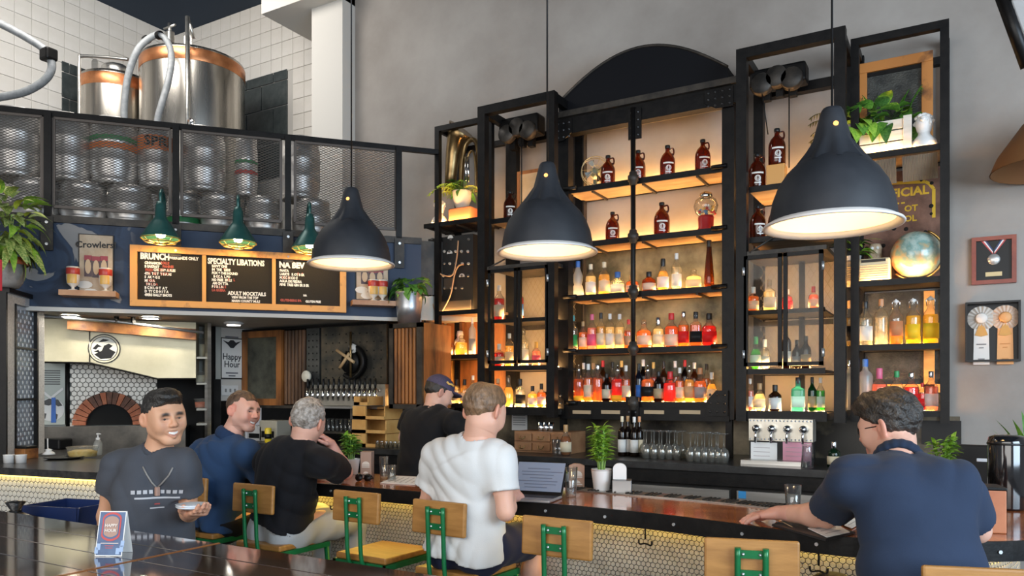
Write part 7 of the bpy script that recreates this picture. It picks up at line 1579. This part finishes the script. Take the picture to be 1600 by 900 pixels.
def skin_tint(P, c, lips=(.52, .20, .16), red=.0, stub=None, brow=None, body=False):
    T = np.tile(np.array(c, float), (len(P), 1)); x, y, z = np.abs(P[:, 0]), P[:, 1], P[:, 2]
    T *= (1 + .06 * wob(P, 60, 3))[:, None]
    if body: return T
    def mixc(w, col):
        nonlocal T; w = np.clip(w, 0, 1)[:, None]; T = T * (1 - w) + np.array(col) * w
    if red: mixc(red * np.exp(-(((x - .04) / .02) ** 2 + ((z + .03) / .025) ** 2)) * (y > .02), (c[0] * .95, c[1] * .62, c[2] * .58)); mixc(red * np.exp(-((x / .014) ** 2 + ((z + .02) / .015) ** 2)) * (y > .07), (c[0] * .95, c[1] * .62, c[2] * .58)); mixc(red * (x > .080) * (np.abs(y + .016) < .035) * (np.abs(z) < .04), (c[0] * .95, c[1] * .6, c[2] * .55))
    if stub: mixc(.45 * (y > -.01) * np.clip((-.035 - z) / .02, 0, 1), stub)
    mixc(.8 * np.exp(-((x / .024) ** 4 + ((z + .066) / .013) ** 4)) * (y > .068), lips)
    if brow: mixc(1.0 * np.exp(-(((x - .032) / .019) ** 4 + ((z - .0255 + .15 * np.abs(x - .03)) / .0082) ** 4)) * (y > .05), brow); mixc(.75 * np.exp(-(((x - .032) / .017) ** 4 + ((z - .0035) / .0042) ** 2)) * (y > .05), (.06, .035, .025))
    return T
def hand_prims(w, d, n, s, curl=.4, thumb=.6, spread=1.0, sc=1.0):
    """wrist point, finger direction, palm normal, thumb side"""
    w = np.array(w); d = nrm(np.array(d)); s = nrm(np.array(s) - d * (np.array(s) @ d)); n = nrm(np.cross(d, s)) * (1 if np.cross(d, s) @ np.array(n) > 0 else -1)
    e = [cap(w, w + d * .03 * sc, .026, .030, .02, n, 1.35)]
    for o in (-.026, -.009, .009, .026): e.append(cap(w + d * .03 * sc + s * o * .8 * sc, w + d * .088 * sc + s * o * 1.1 * sc, .016 * sc, .013 * sc, .015, n, 1.1))
    for i, (o, L) in enumerate(((.030, .074), (.0105, .082), (-.0105, .076), (-.029, .060))):
        p = w + d * (.088 - .006 * abs(i - 1)) * sc + s * o * spread * sc; a = curl * .5 + .05 * i
        for q, (l, r0, r1) in enumerate(((.46, .0098, .0090), (.30, .0088, .0080), (.24, .0080, .0068))):
            dd = d * math.cos(a) + n * math.sin(a) + s * o * .8 * (spread - 1) * 3; dd = nrm(dd); p2 = p + dd * L * l * sc; e.append(cap(p, p2, r0 * sc, r1 * sc, .005)); p = p2; a += curl * (1.0 if q == 0 else .7)
    p = w + d * .022 * sc + s * .022 * sc; td = nrm(d * .62 + s * thumb + n * .30); p2 = p + td * .045 * sc; p3 = p2 + nrm(d * .85 + s * thumb * .35 + n * .25) * .034 * sc; p4 = p3 + nrm(d * .95 + s * .1 + n * .25) * .026 * sc
    e += [cap(p, p2, .016 * sc, .0125 * sc, .012), cap(p2, p3, .0120 * sc, .0105 * sc, .005), cap(p3, p4, .0105 * sc, .0085 * sc, .005)]; return e

class Person:
    def __init__(s, label, base, skin, j, front, build=1.0, kind='standing'):
        s.t = thing('person', label, 'person', base); s.base = np.array(base, float); s.skin = skin; s.j = {k: np.array(v, float) - s.base for k, v in j.items()}; s.f = hdir(front); s.r = np.cross(s.f, UZ); s.b = build; s.bodyV = []; s.bodyQ = []; s.bodyT = []; s.n = 0
    def put(s, V, Q, T): s.bodyV.append(V); s.bodyQ.append(Q + s.n); s.bodyT.append(T); s.n += len(V)
    def torso(s, g=0.0, belly=0.0, low=True, tg=None):
        j, b = s.j, s.b; up = nrm(j['neck'] - j['pelvis']); f = nrm(s.f - up * (s.f @ up)); sh = (j['shL'] + j['shR']) / 2; ln = np.linalg.norm(j['neck'] - j['pelvis'])
        w1 = j['waist']; c1 = j['chest']; tg = g if tg is None else tg
        e = [cap(j['pelvis'], w1, .155 * b + tg, .140 * b + tg + belly * .5, .05, f, 1.35), cap(w1, c1, .140 * b + tg + belly * .5, .152 * b + g, .05, f, 1.42), cap(c1, sh - up * .05, .152 * b + g, .110 * b + g, .05, f, 1.45)]
        e += [cap(j['shL'] - up * .02, j['shR'] - up * .02, .048 * b + g, .048 * b + g, .045), cap(j['neck'] - up * .005, j['shL'] * .85 + j['neck'] * .15, .044 * b + g * .6, .042 * b + g, .04), cap(j['neck'] - up * .005, j['shR'] * .85 + j['neck'] * .15, .044 * b + g * .6, .042 * b + g, .04)]
        if belly: e.append(ell(w1 + f * (.05 + belly), (.13 * b + g, .10 + g, .13), .06))
        for q in ('L', 'R'):
            lat = nrm(j['sh' + q] - sh); e.append(ell(c1 * .55 + sh * .45 + lat * .085 * b - f * .05, (.060 + g, .040 + g, .09), .05))
            e.append(ell(j['pelvis'] + lat * .085 * b - f * .06 - up * .05, (.095 + tg, .09 + tg, .10 + tg), .05))
        return e
    def limbs(s, g=0.0, arms=True, legs=True, ca=1.0):
        j, b = s.j, s.b; e = []
        for q in ('L', 'R'):
            if arms and 'el' + q in j:
                m = j['sh' + q] * .5 + j['el' + q] * .5; fa = j['el' + q] * .7 + j['wr' + q] * .3
                e += [cap(j['sh' + q], m, .050 * b + g, .046 * b + g, .03), cap(m, j['el' + q], .049 * b + g, .040 * b + g, .03), cap(j['el' + q], fa, .041 * b + g, .042 * b + g, .02), cap(fa, j['wr' + q], .042 * b + g, .027 * b + g, .02)]
            if legs and 'kn' + q in j:
                h = j.get('hip' + q); m = j['kn' + q] * .65 + j['an' + q] * .35
                e += [cap(h, j['kn' + q], .092 * b + g, .062 * b + g, .04), cap(j['kn' + q], m, .060 * b + g, .058 * b + g, .03), cap(m, j['an' + q], .058 * b + g, .040 * b + g, .03)]
        return e
    def body(s, h=.009):
        e = s.torso(-.004) + s.limbs(-.001); j = s.j; e.append(cap(j['neck'] - UZ * .02, j['skull'], .060 * s.b, .055 * s.b, .03))
        V, Q = surf(e, h); s.put(V, Q, skin_tint(V, s.skin, body=True))
        for q in ('L', 'R'):
            if 'an' + q in j: pass
    def head(s, c, yaw, pitch, roll=0, sc=1.0, smile=False, h=.0034, **tk):
        M_ = head_frame(yaw, pitch, roll); s.hc = np.array(c) - s.base; s.hM = M_; s.hs = sc; e = head_prims(sc, smile)
        nb = (M_.T @ ((s.j['neck'] - s.hc) / sc)); e.append(cap((0, -.025, -.055), nb, .053 * s.b, .060 * s.b, .03)); s.j['skull'] = s.hc + M_ @ np.array((0, -.02, -.03)) * sc
        V, Q = surf(e, h); T = skin_tint(V, s.skin, **tk); s.put((V * sc) @ M_.T + s.hc, Q, T)
    def hp(s, V): return (V * s.hs) @ s.hM.T + s.hc
    def hpart(s, name, prims, h, m, post=None, label=None, tint=None):
        V, Q = surf(prims, h, post); return mobj(name, np_mesh(name, s.hp(V), Q, m, None if tint is None else tint(V)), s.t, label)
    def hair(s, m, front=.075, back=-.055, th=.010, amp=.003, fr=90, y0=.08, y1=-.08, seed=1, puff=(0, 0, 0), side=0.0, sweep=None):
        e = [ell((0, -.016, .038), (.074 + th + side, .094 + th, .086 + th), .02)]
        if any(puff): e.append(ell(puff[:3], puff[3:], .02))
        sl = (front - back) / (y0 - y1)
        def post(P, F):
            line = back + (P[:, 1] - y1) * sl; line = np.minimum(line, front + .012 * np.cos(P[:, 0] * 40)); earcut = np.exp(-(((np.abs(P[:, 0]) - .078) / .02) ** 2 + ((P[:, 1] + .008) / .02) ** 2)) * .02
            Pw = P.copy()
            if sweep is not None: Pw = P - np.outer(P @ np.array(sweep), np.array(sweep)) * .8
            F = F + amp * wob(Pw, fr, seed) + amp * .5 * wob(Pw, fr * 2.3, seed + 1); inner = ((P[:, 0] / .070) ** 2 + ((P[:, 1] + .014) / .090) ** 2 + ((P[:, 2] - .035) / .082) ** 2) < 1
            k = line + earcut - P[:, 2] + .004 * wob(P, 160, seed + 2); a = np.maximum(F, k * .8); return np.where(inner & (a < 0), .02, a)
        return s.hpart('hair', e, .0036, m, post)
    def eyes(s, squint=False):
        wht = mat('eye_white', (.70, .66, .62), .2); iris = mat('eye_iris', (.03, .018, .012), .15)
        for q in (-1, 1):
            o = MB().lathe([(.0115 * math.cos(t), .0115 * math.sin(t)) for t in [math.pi * (k / 10 - .5) for k in range(11)]], 14).mesh('eye', wht); o.transform(Matrix(np.vstack([np.hstack([s.hM * s.hs, (s.hc + s.hM @ np.array((q * .032, .066, .0035)) * s.hs)[:, None]]), [0, 0, 0, 1]]))); e = mobj('eye', o, s.t)
            o = MB().lathe([(0, .0035), (.004, .003), (.0056, .0012), (.0058, 0)], 14, (0, 0, 0), ax=Matrix.Rotation(R(-90), 3, 'X')).mesh('iris', iris); o.transform(Matrix(np.vstack([np.hstack([s.hM * s.hs, (s.hc + s.hM @ np.array((q * .0325, .0762, .0030)) * s.hs)[:, None]]), [0, 0, 0, 1]]))); mobj('iris', o, e)
    def teeth(s):
        m = MB()
        vs = [(-.023, .0800, -.0535), (-.012, .0870, -.0565), (0, .0890, -.0575), (.012, .0870, -.0565), (.023, .0800, -.0535)]; lo = [(x, y, z - .0115 + abs(x) * .2) for x, y, z in vs]
        m.add(vs + lo, [(i, i + 1, i + 6, i + 5) for i in range(4)], True); me = m.mesh('teeth', mat('teeth', (.80, .77, .72), .25)); me.transform(Matrix(np.vstack([np.hstack([s.hM * s.hs, s.hc[:, None]]), [0, 0, 0, 1]]))); mobj('teeth', me, s.t)
    def hand(s, q, d, n, thumbdir, **k):
        e = hand_prims(s.j['wr' + q], d, n, thumbdir, **k); e.append(cap(s.j['wr' + q], s.j['wr' + q] * .75 + s.j['el' + q] * .25, .026 * s.b, .032 * s.b, .02)); V, Q = surf(e, .0031); T = skin_tint(V, s.skin, body=True); T[:, 1] *= .94; s.put(V, Q, T)
    def finish(s):
        T = np.concatenate(s.bodyT); mobj('body', np_mesh('body', np.concatenate(s.bodyV), np.concatenate(s.bodyQ), skin_m, T), s.t)
    def garment(s, name, e, h, col, post=None, m=None, label=None, tint=None):
        V, Q = surf(e, h, post); T = np.tile(np.array(col, float), (len(V), 1)) if tint is None else tint(V); T = T * (1 + .05 * wob(V, 35, 9))[:, None]
        return mobj(name, np_mesh(name, V, Q, m or cloth_a, T), s.t, label)
    def shirt(s, col, sleeve=.62, g=.012, hem=.02, folds=.004, fr=38, neckdrop=.012, belly=0.0, long=False, tg=None, seed=5, tint=None, label=None, name='t_shirt', flare=.012, back_dir=None, h=.0075):
        j = s.j; e = s.torso(g, belly, tg=tg); up = nrm(j['neck'] - j['pelvis'])
        for q in ('L', 'R'):
            a, b_, w = j['sh' + q], j['el' + q], j['wr' + q]; d = nrm(b_ - a); c = a + (b_ - a) * sleeve
            if long: f = b_ + (w - b_) * .8; e += [cap(a, b_, .058 * s.b + g, .047 * s.b + g, .04), cap(b_, f, .047 * s.b + g, .036 * s.b + g, .03, clip=[(f, nrm(w - b_))])]
            else: e.append(cap(a, c + d * .08, .056 * s.b + g, .052 * s.b + g + flare, .05, clip=[(c, d)]))
        hemz = j['pelvis'] + up * hem; nk = j['neck'] + up * (.035 - neckdrop); hc_ = s.hc + s.hM @ np.array((0, -.02, -.06)) * s.hs; nd_ = nrm(hc_ - j['neck'])
        sd = nrm(s.r); fv = s.f
        def post(P, F):
            x = P @ sd; z = P @ up; y = P @ fv
            rg = lambda a: 1.3 - 2.6 * np.abs(np.sin(a * .5)); fo = rg(x * fr * 2.2 + 2.6 * np.sin(z * 9 + seed) + seed) * (.35 + .5 * np.sin(z * 7 + x * 5 + seed)) + rg((x * .5 + z) * fr * 2 + 2.2 * np.sin(x * 13) + seed * 2) * (.3 + .4 * np.sin(x * 9 + seed)) + .5 * wob(P, 22, seed)
            F = F + folds * fo
            F = np.maximum(F, (hemz - P) @ up + .004 * np.sin(x * 30)); q = P - j['neck']; al = q @ nd_; rad = np.sqrt(np.maximum((q * q).sum(1) - al * al, 0))
            return np.maximum(F, np.where(al > -.03, .066 * s.b - rad, -1) * np.clip((al + .03) / .01, 0, 1) - .0 + np.where(al > -.03, 0, -1))
        return s.garment(name, e, h, col, post, label=label, tint=tint)
    def collar(s, col, r=.068, w=.013, up=.02, tall=1.0):
        n = s.j['neck']; d = nrm(s.hc + s.hM @ np.array((0, -.02, -.06)) * s.hs - n); a = nrm(np.cross(d, s.f)); b = np.cross(a, d); pt = [n + d * up + (a * math.cos(t) + b * math.sin(t)) * r * s.b for t in [2 * math.pi * k / 18 for k in range(19)]]
        e = [cap(pt[k], pt[k + 1], w, w, .008, d, 1 / tall) for k in range(18)]; V, Q = surf(e, .005); mobj('collar', np_mesh('collar', V, Q, cloth_a, np.tile(col, (len(V), 1))), s.t)
    def trousers(s, col, g=.012, waist=.06, to='ankle', folds=.004, name='trousers', label=None, seed=3):
        j = s.j; up = nrm(j['waist'] - j['pelvis']); e = s.torso(g - .004)[:1] + [p for p in s.torso(g) if p['t'] == 'e'][-3::2]; top = j['pelvis'] + up * waist
        for q in ('L', 'R'):
            h_, k, a = j['hip' + q], j['kn' + q], j['an' + q]; m = k * .6 + a * .4
            if to == 'ankle': e += [cap(h_, k, .096 * s.b + g, .068 * s.b + g, .05), cap(k, m, .066 * s.b + g, .060 * s.b + g, .03), cap(m, a, .060 * s.b + g, .048 * s.b + g, .03, clip=[(a, nrm(a - k))])]
            else: c = h_ + (k - h_) * to; e.append(cap(h_, c + nrm(k - h_) * .06, .098 * s.b + g, .088 * s.b + g, .05, clip=[(c, nrm(k - h_))]))
        def post(P, F):
            F = F + folds * (np.sin(P @ nrm(j['knR'] - j['hipR']) * 45 + 2 * np.sin(P[:, 2] * 20) + seed) * .6 + wob(P, 26, seed)); return np.maximum(F, (P - top) @ up)
        return s.garment(name, e, .009, col, post, label=label)
    def shoes(s, col=(.02, .02, .02)):
        for q in ('L', 'R'):
            if 'an' + q not in s.j: continue
            a = s.j['an' + q]; f = s.f; e = [cap(a - UZ * .035 - f * .02, a - UZ * .055 + f * .10, .040, .036, .03, UZ, 1.1), cap(a - UZ * .0, a - UZ * .04, .042, .044, .03), cap(a - UZ * .06 - f * .03, a - UZ * .065 + f * .15, .035, .034, .02, UZ, 1.7)]
            V, Q = surf(e, .008); mobj('shoe', np_mesh('shoe', V, Q, mat('shoe_%.2f' % col[0], col, .5)), s.t)
def seated_legs(j, front, kf=.42, spread=.11, down=.46, ankle_back=.10, drop=.07, hipw=.095):
    f = hdir(front); r = np.cross(f, UZ); p = np.array(j['pelvis'])
    for q, s in (('L', -1), ('R', 1)):
        j['hip' + q] = p + r * s * hipw - UZ * .03; j['kn' + q] = p + r * s * (hipw + spread * .5) + f * kf - UZ * drop; j['an' + q] = j['kn' + q] - UZ * down - f * ankle_back
    return j
hair_br = mat('hair_brown', (.050, .026, .014), .45, col2=(.13, .075, .042), scale=60, stretch=(1, 1, .3), bump=.5, bscale=160); hair_bk = mat('hair_black', (.008, .007, .006), .4, col2=(.02, .017, .014), scale=60, bump=.5, bscale=160); hair_gr = mat('hair_grey', (.14, .115, .09), .5, col2=(.46, .42, .38), scale=45, bump=.6, bscale=140); hair_dk = mat('hair_dark_curly', (.012, .009, .007), .5, col2=(.10, .08, .065), scale=38, mix=(.45, .85), bump=.7, bscale=120); hair_lb = mat('hair_light_brown', (.085, .048, .024), .45, col2=(.24, .14, .075), scale=60, stretch=(1, 1, .4), bump=.5, bscale=150)
# ---- man in the white T-shirt at the laptop
j = dict(pelvis=J(736, 842, 3.62), waist=J(733, 795, 3.60), chest=J(730, 735, 3.56), neck=J(743, 690, 3.53), shR=J(780, 716, 3.46), shL=J(683, 712, 3.66), elR=J(790, 800, 3.42), wrR=J(799, 776, 3.64), elL=J(668, 786, 3.72), wrL=J(716, 768, 3.98))
b = (*SPOS[3][:2], 0); seated_legs(j, 26, .43, .10, .45, .12, .06)
P_ = Person('man in white T-shirt and navy shorts seated typing on a laptop', b, (.64, .36, .26), j, 30, .98)
P_.head(J(757, 645, 3.53), 38, -22, 2, 1.03, h=.0038, red=.5); P_.body(); P_.hand('R', J(812, 768, 3.74) - J(799, 776, 3.64), -UZ, J(795, 760, 3.7) - J(799, 776, 3.64), curl=.45)
P_.hand('L', J(740, 770, 4.06) - J(716, 768, 3.98), -UZ, RH + DH * .5, curl=.4); P_.finish()
P_.hair(hair_lb, .070, -.072, .012, .0035, 85, puff=(0, .02, .085, .062, .07, .045), sweep=(0, 1, .4))
P_.collar((.58, .58, .57), .063, .008, .012); P_.shirt((.60, .60, .59), .62, .016, -.055, .0050, 34, tg=.030, seed=2); P_.trousers((.010, .013, .035), .008, .05, .80, .005, 'shorts'); P_.shoes((.3, .3, .3))
# ---- man in the navy polo
j = dict(pelvis=J(1448, 962, 2.44), waist=J(1442, 890, 2.44), chest=J(1426, 800, 2.52), neck=J(1404, 722, 2.64), shL=J(1328, 752, 2.58), shR=J(1492, 758, 2.50), elL=J(1292, 806, 2.84), wrL=J(1218, 801, 3.04), elR=J(1526, 828, 2.60), wrR=J(1478, 812, 2.92))
b = (*SPOS[6][:2], 0); seated_legs(j, 6, .40, .16, .45, .10, .05)
P_ = Person('man in navy polo and glasses leaning on the right end of the bar', b, (.62, .35, .26), j, 4, 1.06)
P_.head(J(1388, 668, 2.76), -38, -14, 0, 1.0, h=.0038, red=.5, brow=(.06, .04, .03)); P_.body(); P_.hand('L', J(1170, 806, 3.10) - J(1218, 801, 3.04), -UZ, RH * .3 + DH, curl=.22, spread=1.5); P_.hand('R', J(1450, 815, 3.0) - J(1478, 812, 2.92), -UZ, DH, curl=.4); P_.finish()
P_.hair(hair_dk, .068, -.062, .016, .0065, 75, puff=(0, .03, .09, .07, .07, .05), side=.002, seed=7); P_.eyes()
P_.shirt((.020, .032, .062), .72, .014, -.06, .0060, 26, belly=.03, tg=.016, seed=4, name='polo_shirt', neckdrop=.0); P_.trousers((.012, .012, .014), .014, .05, 'ankle'); P_.shoes()
P_.collar((.014, .024, .048), .066, .012, .012, 1.6)
def spectacles(P, m):
    T_ = lambda p: tuple(P.hp(np.array([p]))[0]); s = MB()
    for q in (-1, 1):
        ring = [T_((q * .034 + .021 * math.cos(t), .090 - .006 * abs(math.cos(t)), .002 + .016 * math.sin(t))) for t in [2 * math.pi * k / 16 for k in range(16)]]
        MB().tube(ring, .0022, 6, closed=True).build('spectacle_rim', m, P.t); MB().tube([T_((q * .056, .084, .006)), T_((q * .078, .04, .008)), T_((q * .083, -.012, .006)), T_((q * .082, -.028, -.008))], .0022, 6).build('spectacle_temple', m, P.t)
        MB().add([T_((q * .034 + .020 * math.cos(t), .089, .002 + .015 * math.sin(t))) for t in [2 * math.pi * k / 16 for k in range(16)]], [tuple(range(16))]).build('spectacle_lens', glass_mat('lens_glass', (.95, .95, .95), .02), P.t)
    MB().tube([T_((-.013, .092, .006)), T_((0, .096, .008)), T_((.013, .092, .006))], .0022, 6).build('spectacle_bridge', m, P.t)
spectacles(P_, black_p)
# ---- grey-haired man in black T-shirt
j = dict(pelvis=J(444, 816, 4.34), waist=J(441, 780, 4.31), chest=J(447, 734, 4.30), neck=J(470, 694, 4.31), shL=J(418, 721, 4.47), shR=J(504, 722, 4.17), elL=J(470, 752, 4.66), wrL=J(504, 752, 4.56), elR=J(539, 738, 4.50), wrR=J(517, 694, 4.47))
b = (*SPOS[1][:2], 0); seated_legs(j, 34, .46, .08, .45, .06, .03)
P_ = Person('grey-haired man in black T-shirt and pale jeans, chin on hand', b, (.64, .36, .27), j, 30, 1.08)
P_.head(J(481, 660, 4.33), 16, -8, -8, 1.02, h=.0038, red=.5); P_.body(); P_.hand('R', J(496, 674, 4.40) - J(517, 694, 4.47), RH * -.6 - DH * .6, DH * -1 + UZ * .3, curl=1.0); P_.hand('L', J(534, 757, 4.50) - J(504, 752, 4.56), -UZ, DH, curl=.5); P_.finish()
P_.hair(hair_gr, .070, -.070, .012, .0040, 70, puff=(0, .0, .09, .068, .08, .045), seed=11)
P_.collar((.006, .006, .008), .063, .008, .012); P_.shirt((.007, .007, .009), .66, .014, -.01, .0055, 30, belly=.02, tg=.018, seed=6); P_.trousers((.40, .42, .43), .008, .03, 'ankle', .005, 'jeans'); P_.shoes()
# ---- man in the blue shirt
j = dict(pelvis=J(340, 806, 4.68), waist=J(340, 770, 4.65), chest=J(345, 724, 4.65), neck=J(358, 684, 4.66), shL=J(316, 706, 4.82), shR=J(388, 708, 4.52), elR=J(408, 742, 4.64), wrR=J(432, 726, 4.90), elL=J(340, 746, 4.98), wrL=J(392, 728, 5.10))
b = (*SPOS[0][:2], 0); seated_legs(j, 30, .44, .10, .45, .08, .04)
P_ = Person('man in blue pullover with short brown hair turning to talk', b, (.66, .36, .27), j, 30, 1.05)
P_.head(J(380, 643, 4.67), 112, -4, 6, 1.0, smile=True, red=.7, stub=(.40, .24, .19), brow=(.16, .09, .06)); P_.body(); P_.hand('R', RH * .6 + DH * .8, -UZ, -RH + DH, curl=.4); P_.hand('L', RH, -UZ, DH * -1, curl=.4); P_.finish()
P_.hair(hair_br, .080, -.070, .006, .0018, 110, seed=13); P_.eyes(); P_.teeth()
P_.shirt((.022, .052, .12), .6, .016, -.05, .0060, 28, long=True, tg=.018, seed=8, name='pullover', tint=None); P_.trousers((.010, .010, .012), .012, .03, 'ankle'); P_.shoes()
P_.collar((.015, .034, .082), .068, .018, .010, 1.8)
# ---- bartender with cap
j = dict(pelvis=J(655, 752, 5.20), waist=J(654, 722, 5.20), chest=J(660, 675, 5.22), neck=J(676, 637, 5.26), shL=J(642, 655, 5.42), shR=J(712, 660, 5.08), elL=J(632, 684, 5.46), wrL=J(668, 690, 5.62), elR=J(738, 694, 5.08), wrR=J(742, 672, 5.32), hipL=J(640, 760, 5.26), hipR=J(668, 762, 5.14), knL=J(642, 830, 5.28), knR=J(672, 832, 5.18), anL=J(642, 912, 5.24), anR=J(670, 914, 5.14))
b = (*J(655, 900, 5.2)[:2], 0); dz_ = .075 - (j['anL'][2]); j['anL'][2] += dz_; j['anR'][2] = .075
P_ = Person('bartender in black T-shirt and dark cap bent over behind the bar', b, (.56, .33, .25), j, 42, 1.0)
P_.head(J(686, 616, 5.30), 66, -26, 4, .98, h=.0042, red=.4); P_.body(.011); P_.hand('L', RH + DH * .3, -UZ, RH * .3 + DH, curl=.6); P_.hand('R', DH + RH * .2, -UZ, -RH, curl=.6); P_.finish()
P_.hair(hair_bk, .060, -.085, .010, .0035, 80, seed=17)
e = [ell((0, -.012, .055), (.086, .106, .084), .01), cap((-.05, .085, .058), (.05, .085, .058), .012, .012, .02)]
P_.hpart('cap', [ell((0, -.014, .048), (.088, .108, .090), .01)], .0045, mat('cap_purple', (.055, .045, .085), .8), lambda P, F: np.where(((P[:, 0] / .083) ** 2 + ((P[:, 1] + .014) / .103) ** 2 + ((P[:, 2] - .048) / .085) ** 2) < 1, .02, np.maximum(F, .040 - P[:, 2] + .10 * (P[:, 1] + .0) * -.35)), label='dark purple baseball cap')
P_.hpart('cap_brim', [cap((-.045, .10, .045), (.045, .10, .045), .05, .05, .03, (0, 0, 1), 5.0)], .0045, mat('cap_purple', (0, 0, 0)))
MB().tube([tuple(P_.hp(np.array([p]))[0]) for p in ((.080, .05, .08), (.086, .03, .085), (.087, .01, .078), (.088, -.01, .086))], .007, 6).build('cap_emblem', mat('cap_gold', (.55, .35, .10), .6), P_.t)
P_.shirt((.006, .006, .007), .62, .014, -.10, .0035, 30, tg=.018, seed=9, h=.009); P_.trousers((.010, .010, .011), .012, .02, 'ankle'); P_.shoes()
# ---- waiter in grey T-shirt carrying plates
j = dict(pelvis=J(243, 895, 3.58), waist=J(243, 838, 3.57), chest=J(240, 768, 3.56), neck=J(246, 704, 3.55), shR=J(186, 730, 3.58), shL=J(286, 728, 3.50), elR=J(166, 806, 3.60), wrR=J(172, 872, 3.48), elL=J(296, 800, 3.58), wrL=J(296, 803, 3.32))
for q, x in (('R', 220), ('L', 268)): j['hip' + q] = J(x, 905, 3.58); j['kn' + q] = j['hip' + q] - UZ * .40; j['an' + q] = j['kn' + q] - UZ * .40; j['an' + q][2] = .075; j['kn' + q][2] = .45
b = (*J(243, 900, 3.57)[:2], 0)
P_ = Person('smiling waiter in grey T-shirt carrying small plates', b, (.60, .33, .205), j, 148, .98)
P_.head(J(257, 653, 3.50), 132, -3, -5, 1.0, smile=True, h=.0031, lips=(.42, .17, .13), brow=(.03, .02, .015), red=.25); P_.body()
P_.hand('L', J(316, 801, 3.24) - J(296, 803, 3.32), UZ, -DH * .6 + RH * -.5 + UZ * .1, curl=.35, thumb=.9); P_.hand('R', -UZ + RH * .05, -RH, -DH, curl=.5); P_.finish()
P_.hair(hair_bk, .074, -.045, .012, .0030, 90, puff=(0, .040, .098, .064, .055, .042), seed=21); P_.eyes(); P_.teeth()
P_.collar((.050, .055, .068), .064, .0095, .004, 1.4); sh = P_.shirt((.060, .066, .080), .58, .018, -.05, .0052, 26, tg=.024, seed=12)
# printed lines and lanyard on the chest
def on_chest(u, v, o=.006):
    c = P_.j['chest'] + P_.r * -u + UZ * v; return c
ch_f = P_.f; rr_ = P_.r
def chest_surface(u, v):
    """front of the shirt at lateral u, height v from the chest joint, found on the mesh"""
    o = Vector(P_.j['chest'] + rr_ * u + UZ * v + ch_f * .5); hit, loc, nor, _ = sh.ray_cast(o, Vector(-ch_f)); return (loc + nor * .003) if hit else None
def strip(us, v0, v1, m, name):
    vs = []
    for u in us:
        for v in (v0, v1):
            p = chest_surface(u, v); 
            if p is None: return
            vs.append(p)
    MB().add(vs, [(2 * i, 2 * i + 2, 2 * i + 3, 2 * i + 1) for i in range(len(us) - 1)], True).build(name, m, sh)
prn = mat('shirt_print', (.42, .43, .46), .7); bpy.context.view_layer.update()
for k in range(9): strip([-.10 + k * .0235, -.10 + k * .0235 + .008, -.10 + k * .0235 + .016], .005, .022, prn, 'print_letter')
strip([-.09 + .02 * k for k in range(10)], -.018, -.010, prn, 'print_line'); strip([-.03 + .01 * k for k in range(7)], -.062, -.056, prn, 'print_line'); strip([-.012 + .008 * k for k in range(4)], -.045, -.038, mat('print_red', (.30, .05, .05), .7), 'print_line')
for s_ in (-1, 1):
    pts = [chest_surface(s_ * .055, .125), chest_surface(s_ * .04, .09), chest_surface(s_ * .02, .055), chest_surface(0.0, .03)]
    if all(p is not None for p in pts): MB().tube(pts, .004, 6).build('lanyard', mat('lanyard', (.22, .21, .20), .6), P_.t)
p = chest_surface(0, .015)
if p is not None: MB().bevbox(p + Vector(ch_f) * .006, (.018, .018, .04), .003).build('lanyard_badge', mat('badge_tan', (.50, .42, .34), .5), P_.t)
P_.trousers((.012, .012, .014), .014, .03, 'ankle'); P_.shoes()
pw = J(300, 797, 3.26)
for k in range(2):
    t = thing('small_plate', ('white small plate in the waiter\'s hand, lower of two', 'white small plate in the waiter\'s hand, upper of two')[k], 'plate', (pw[0], pw[1], pw[2] + .004 + .008 * k), 0, 'plates in the waiter\'s hand'); MB().lathe([(0, 0), (.035, 0), (.060, .008), (.066, .014), (.064, .015), (.040, .005), (0, .004)], 28).build('dish', mat('plate_blue_white', (.70, .74, .78), .25), t)
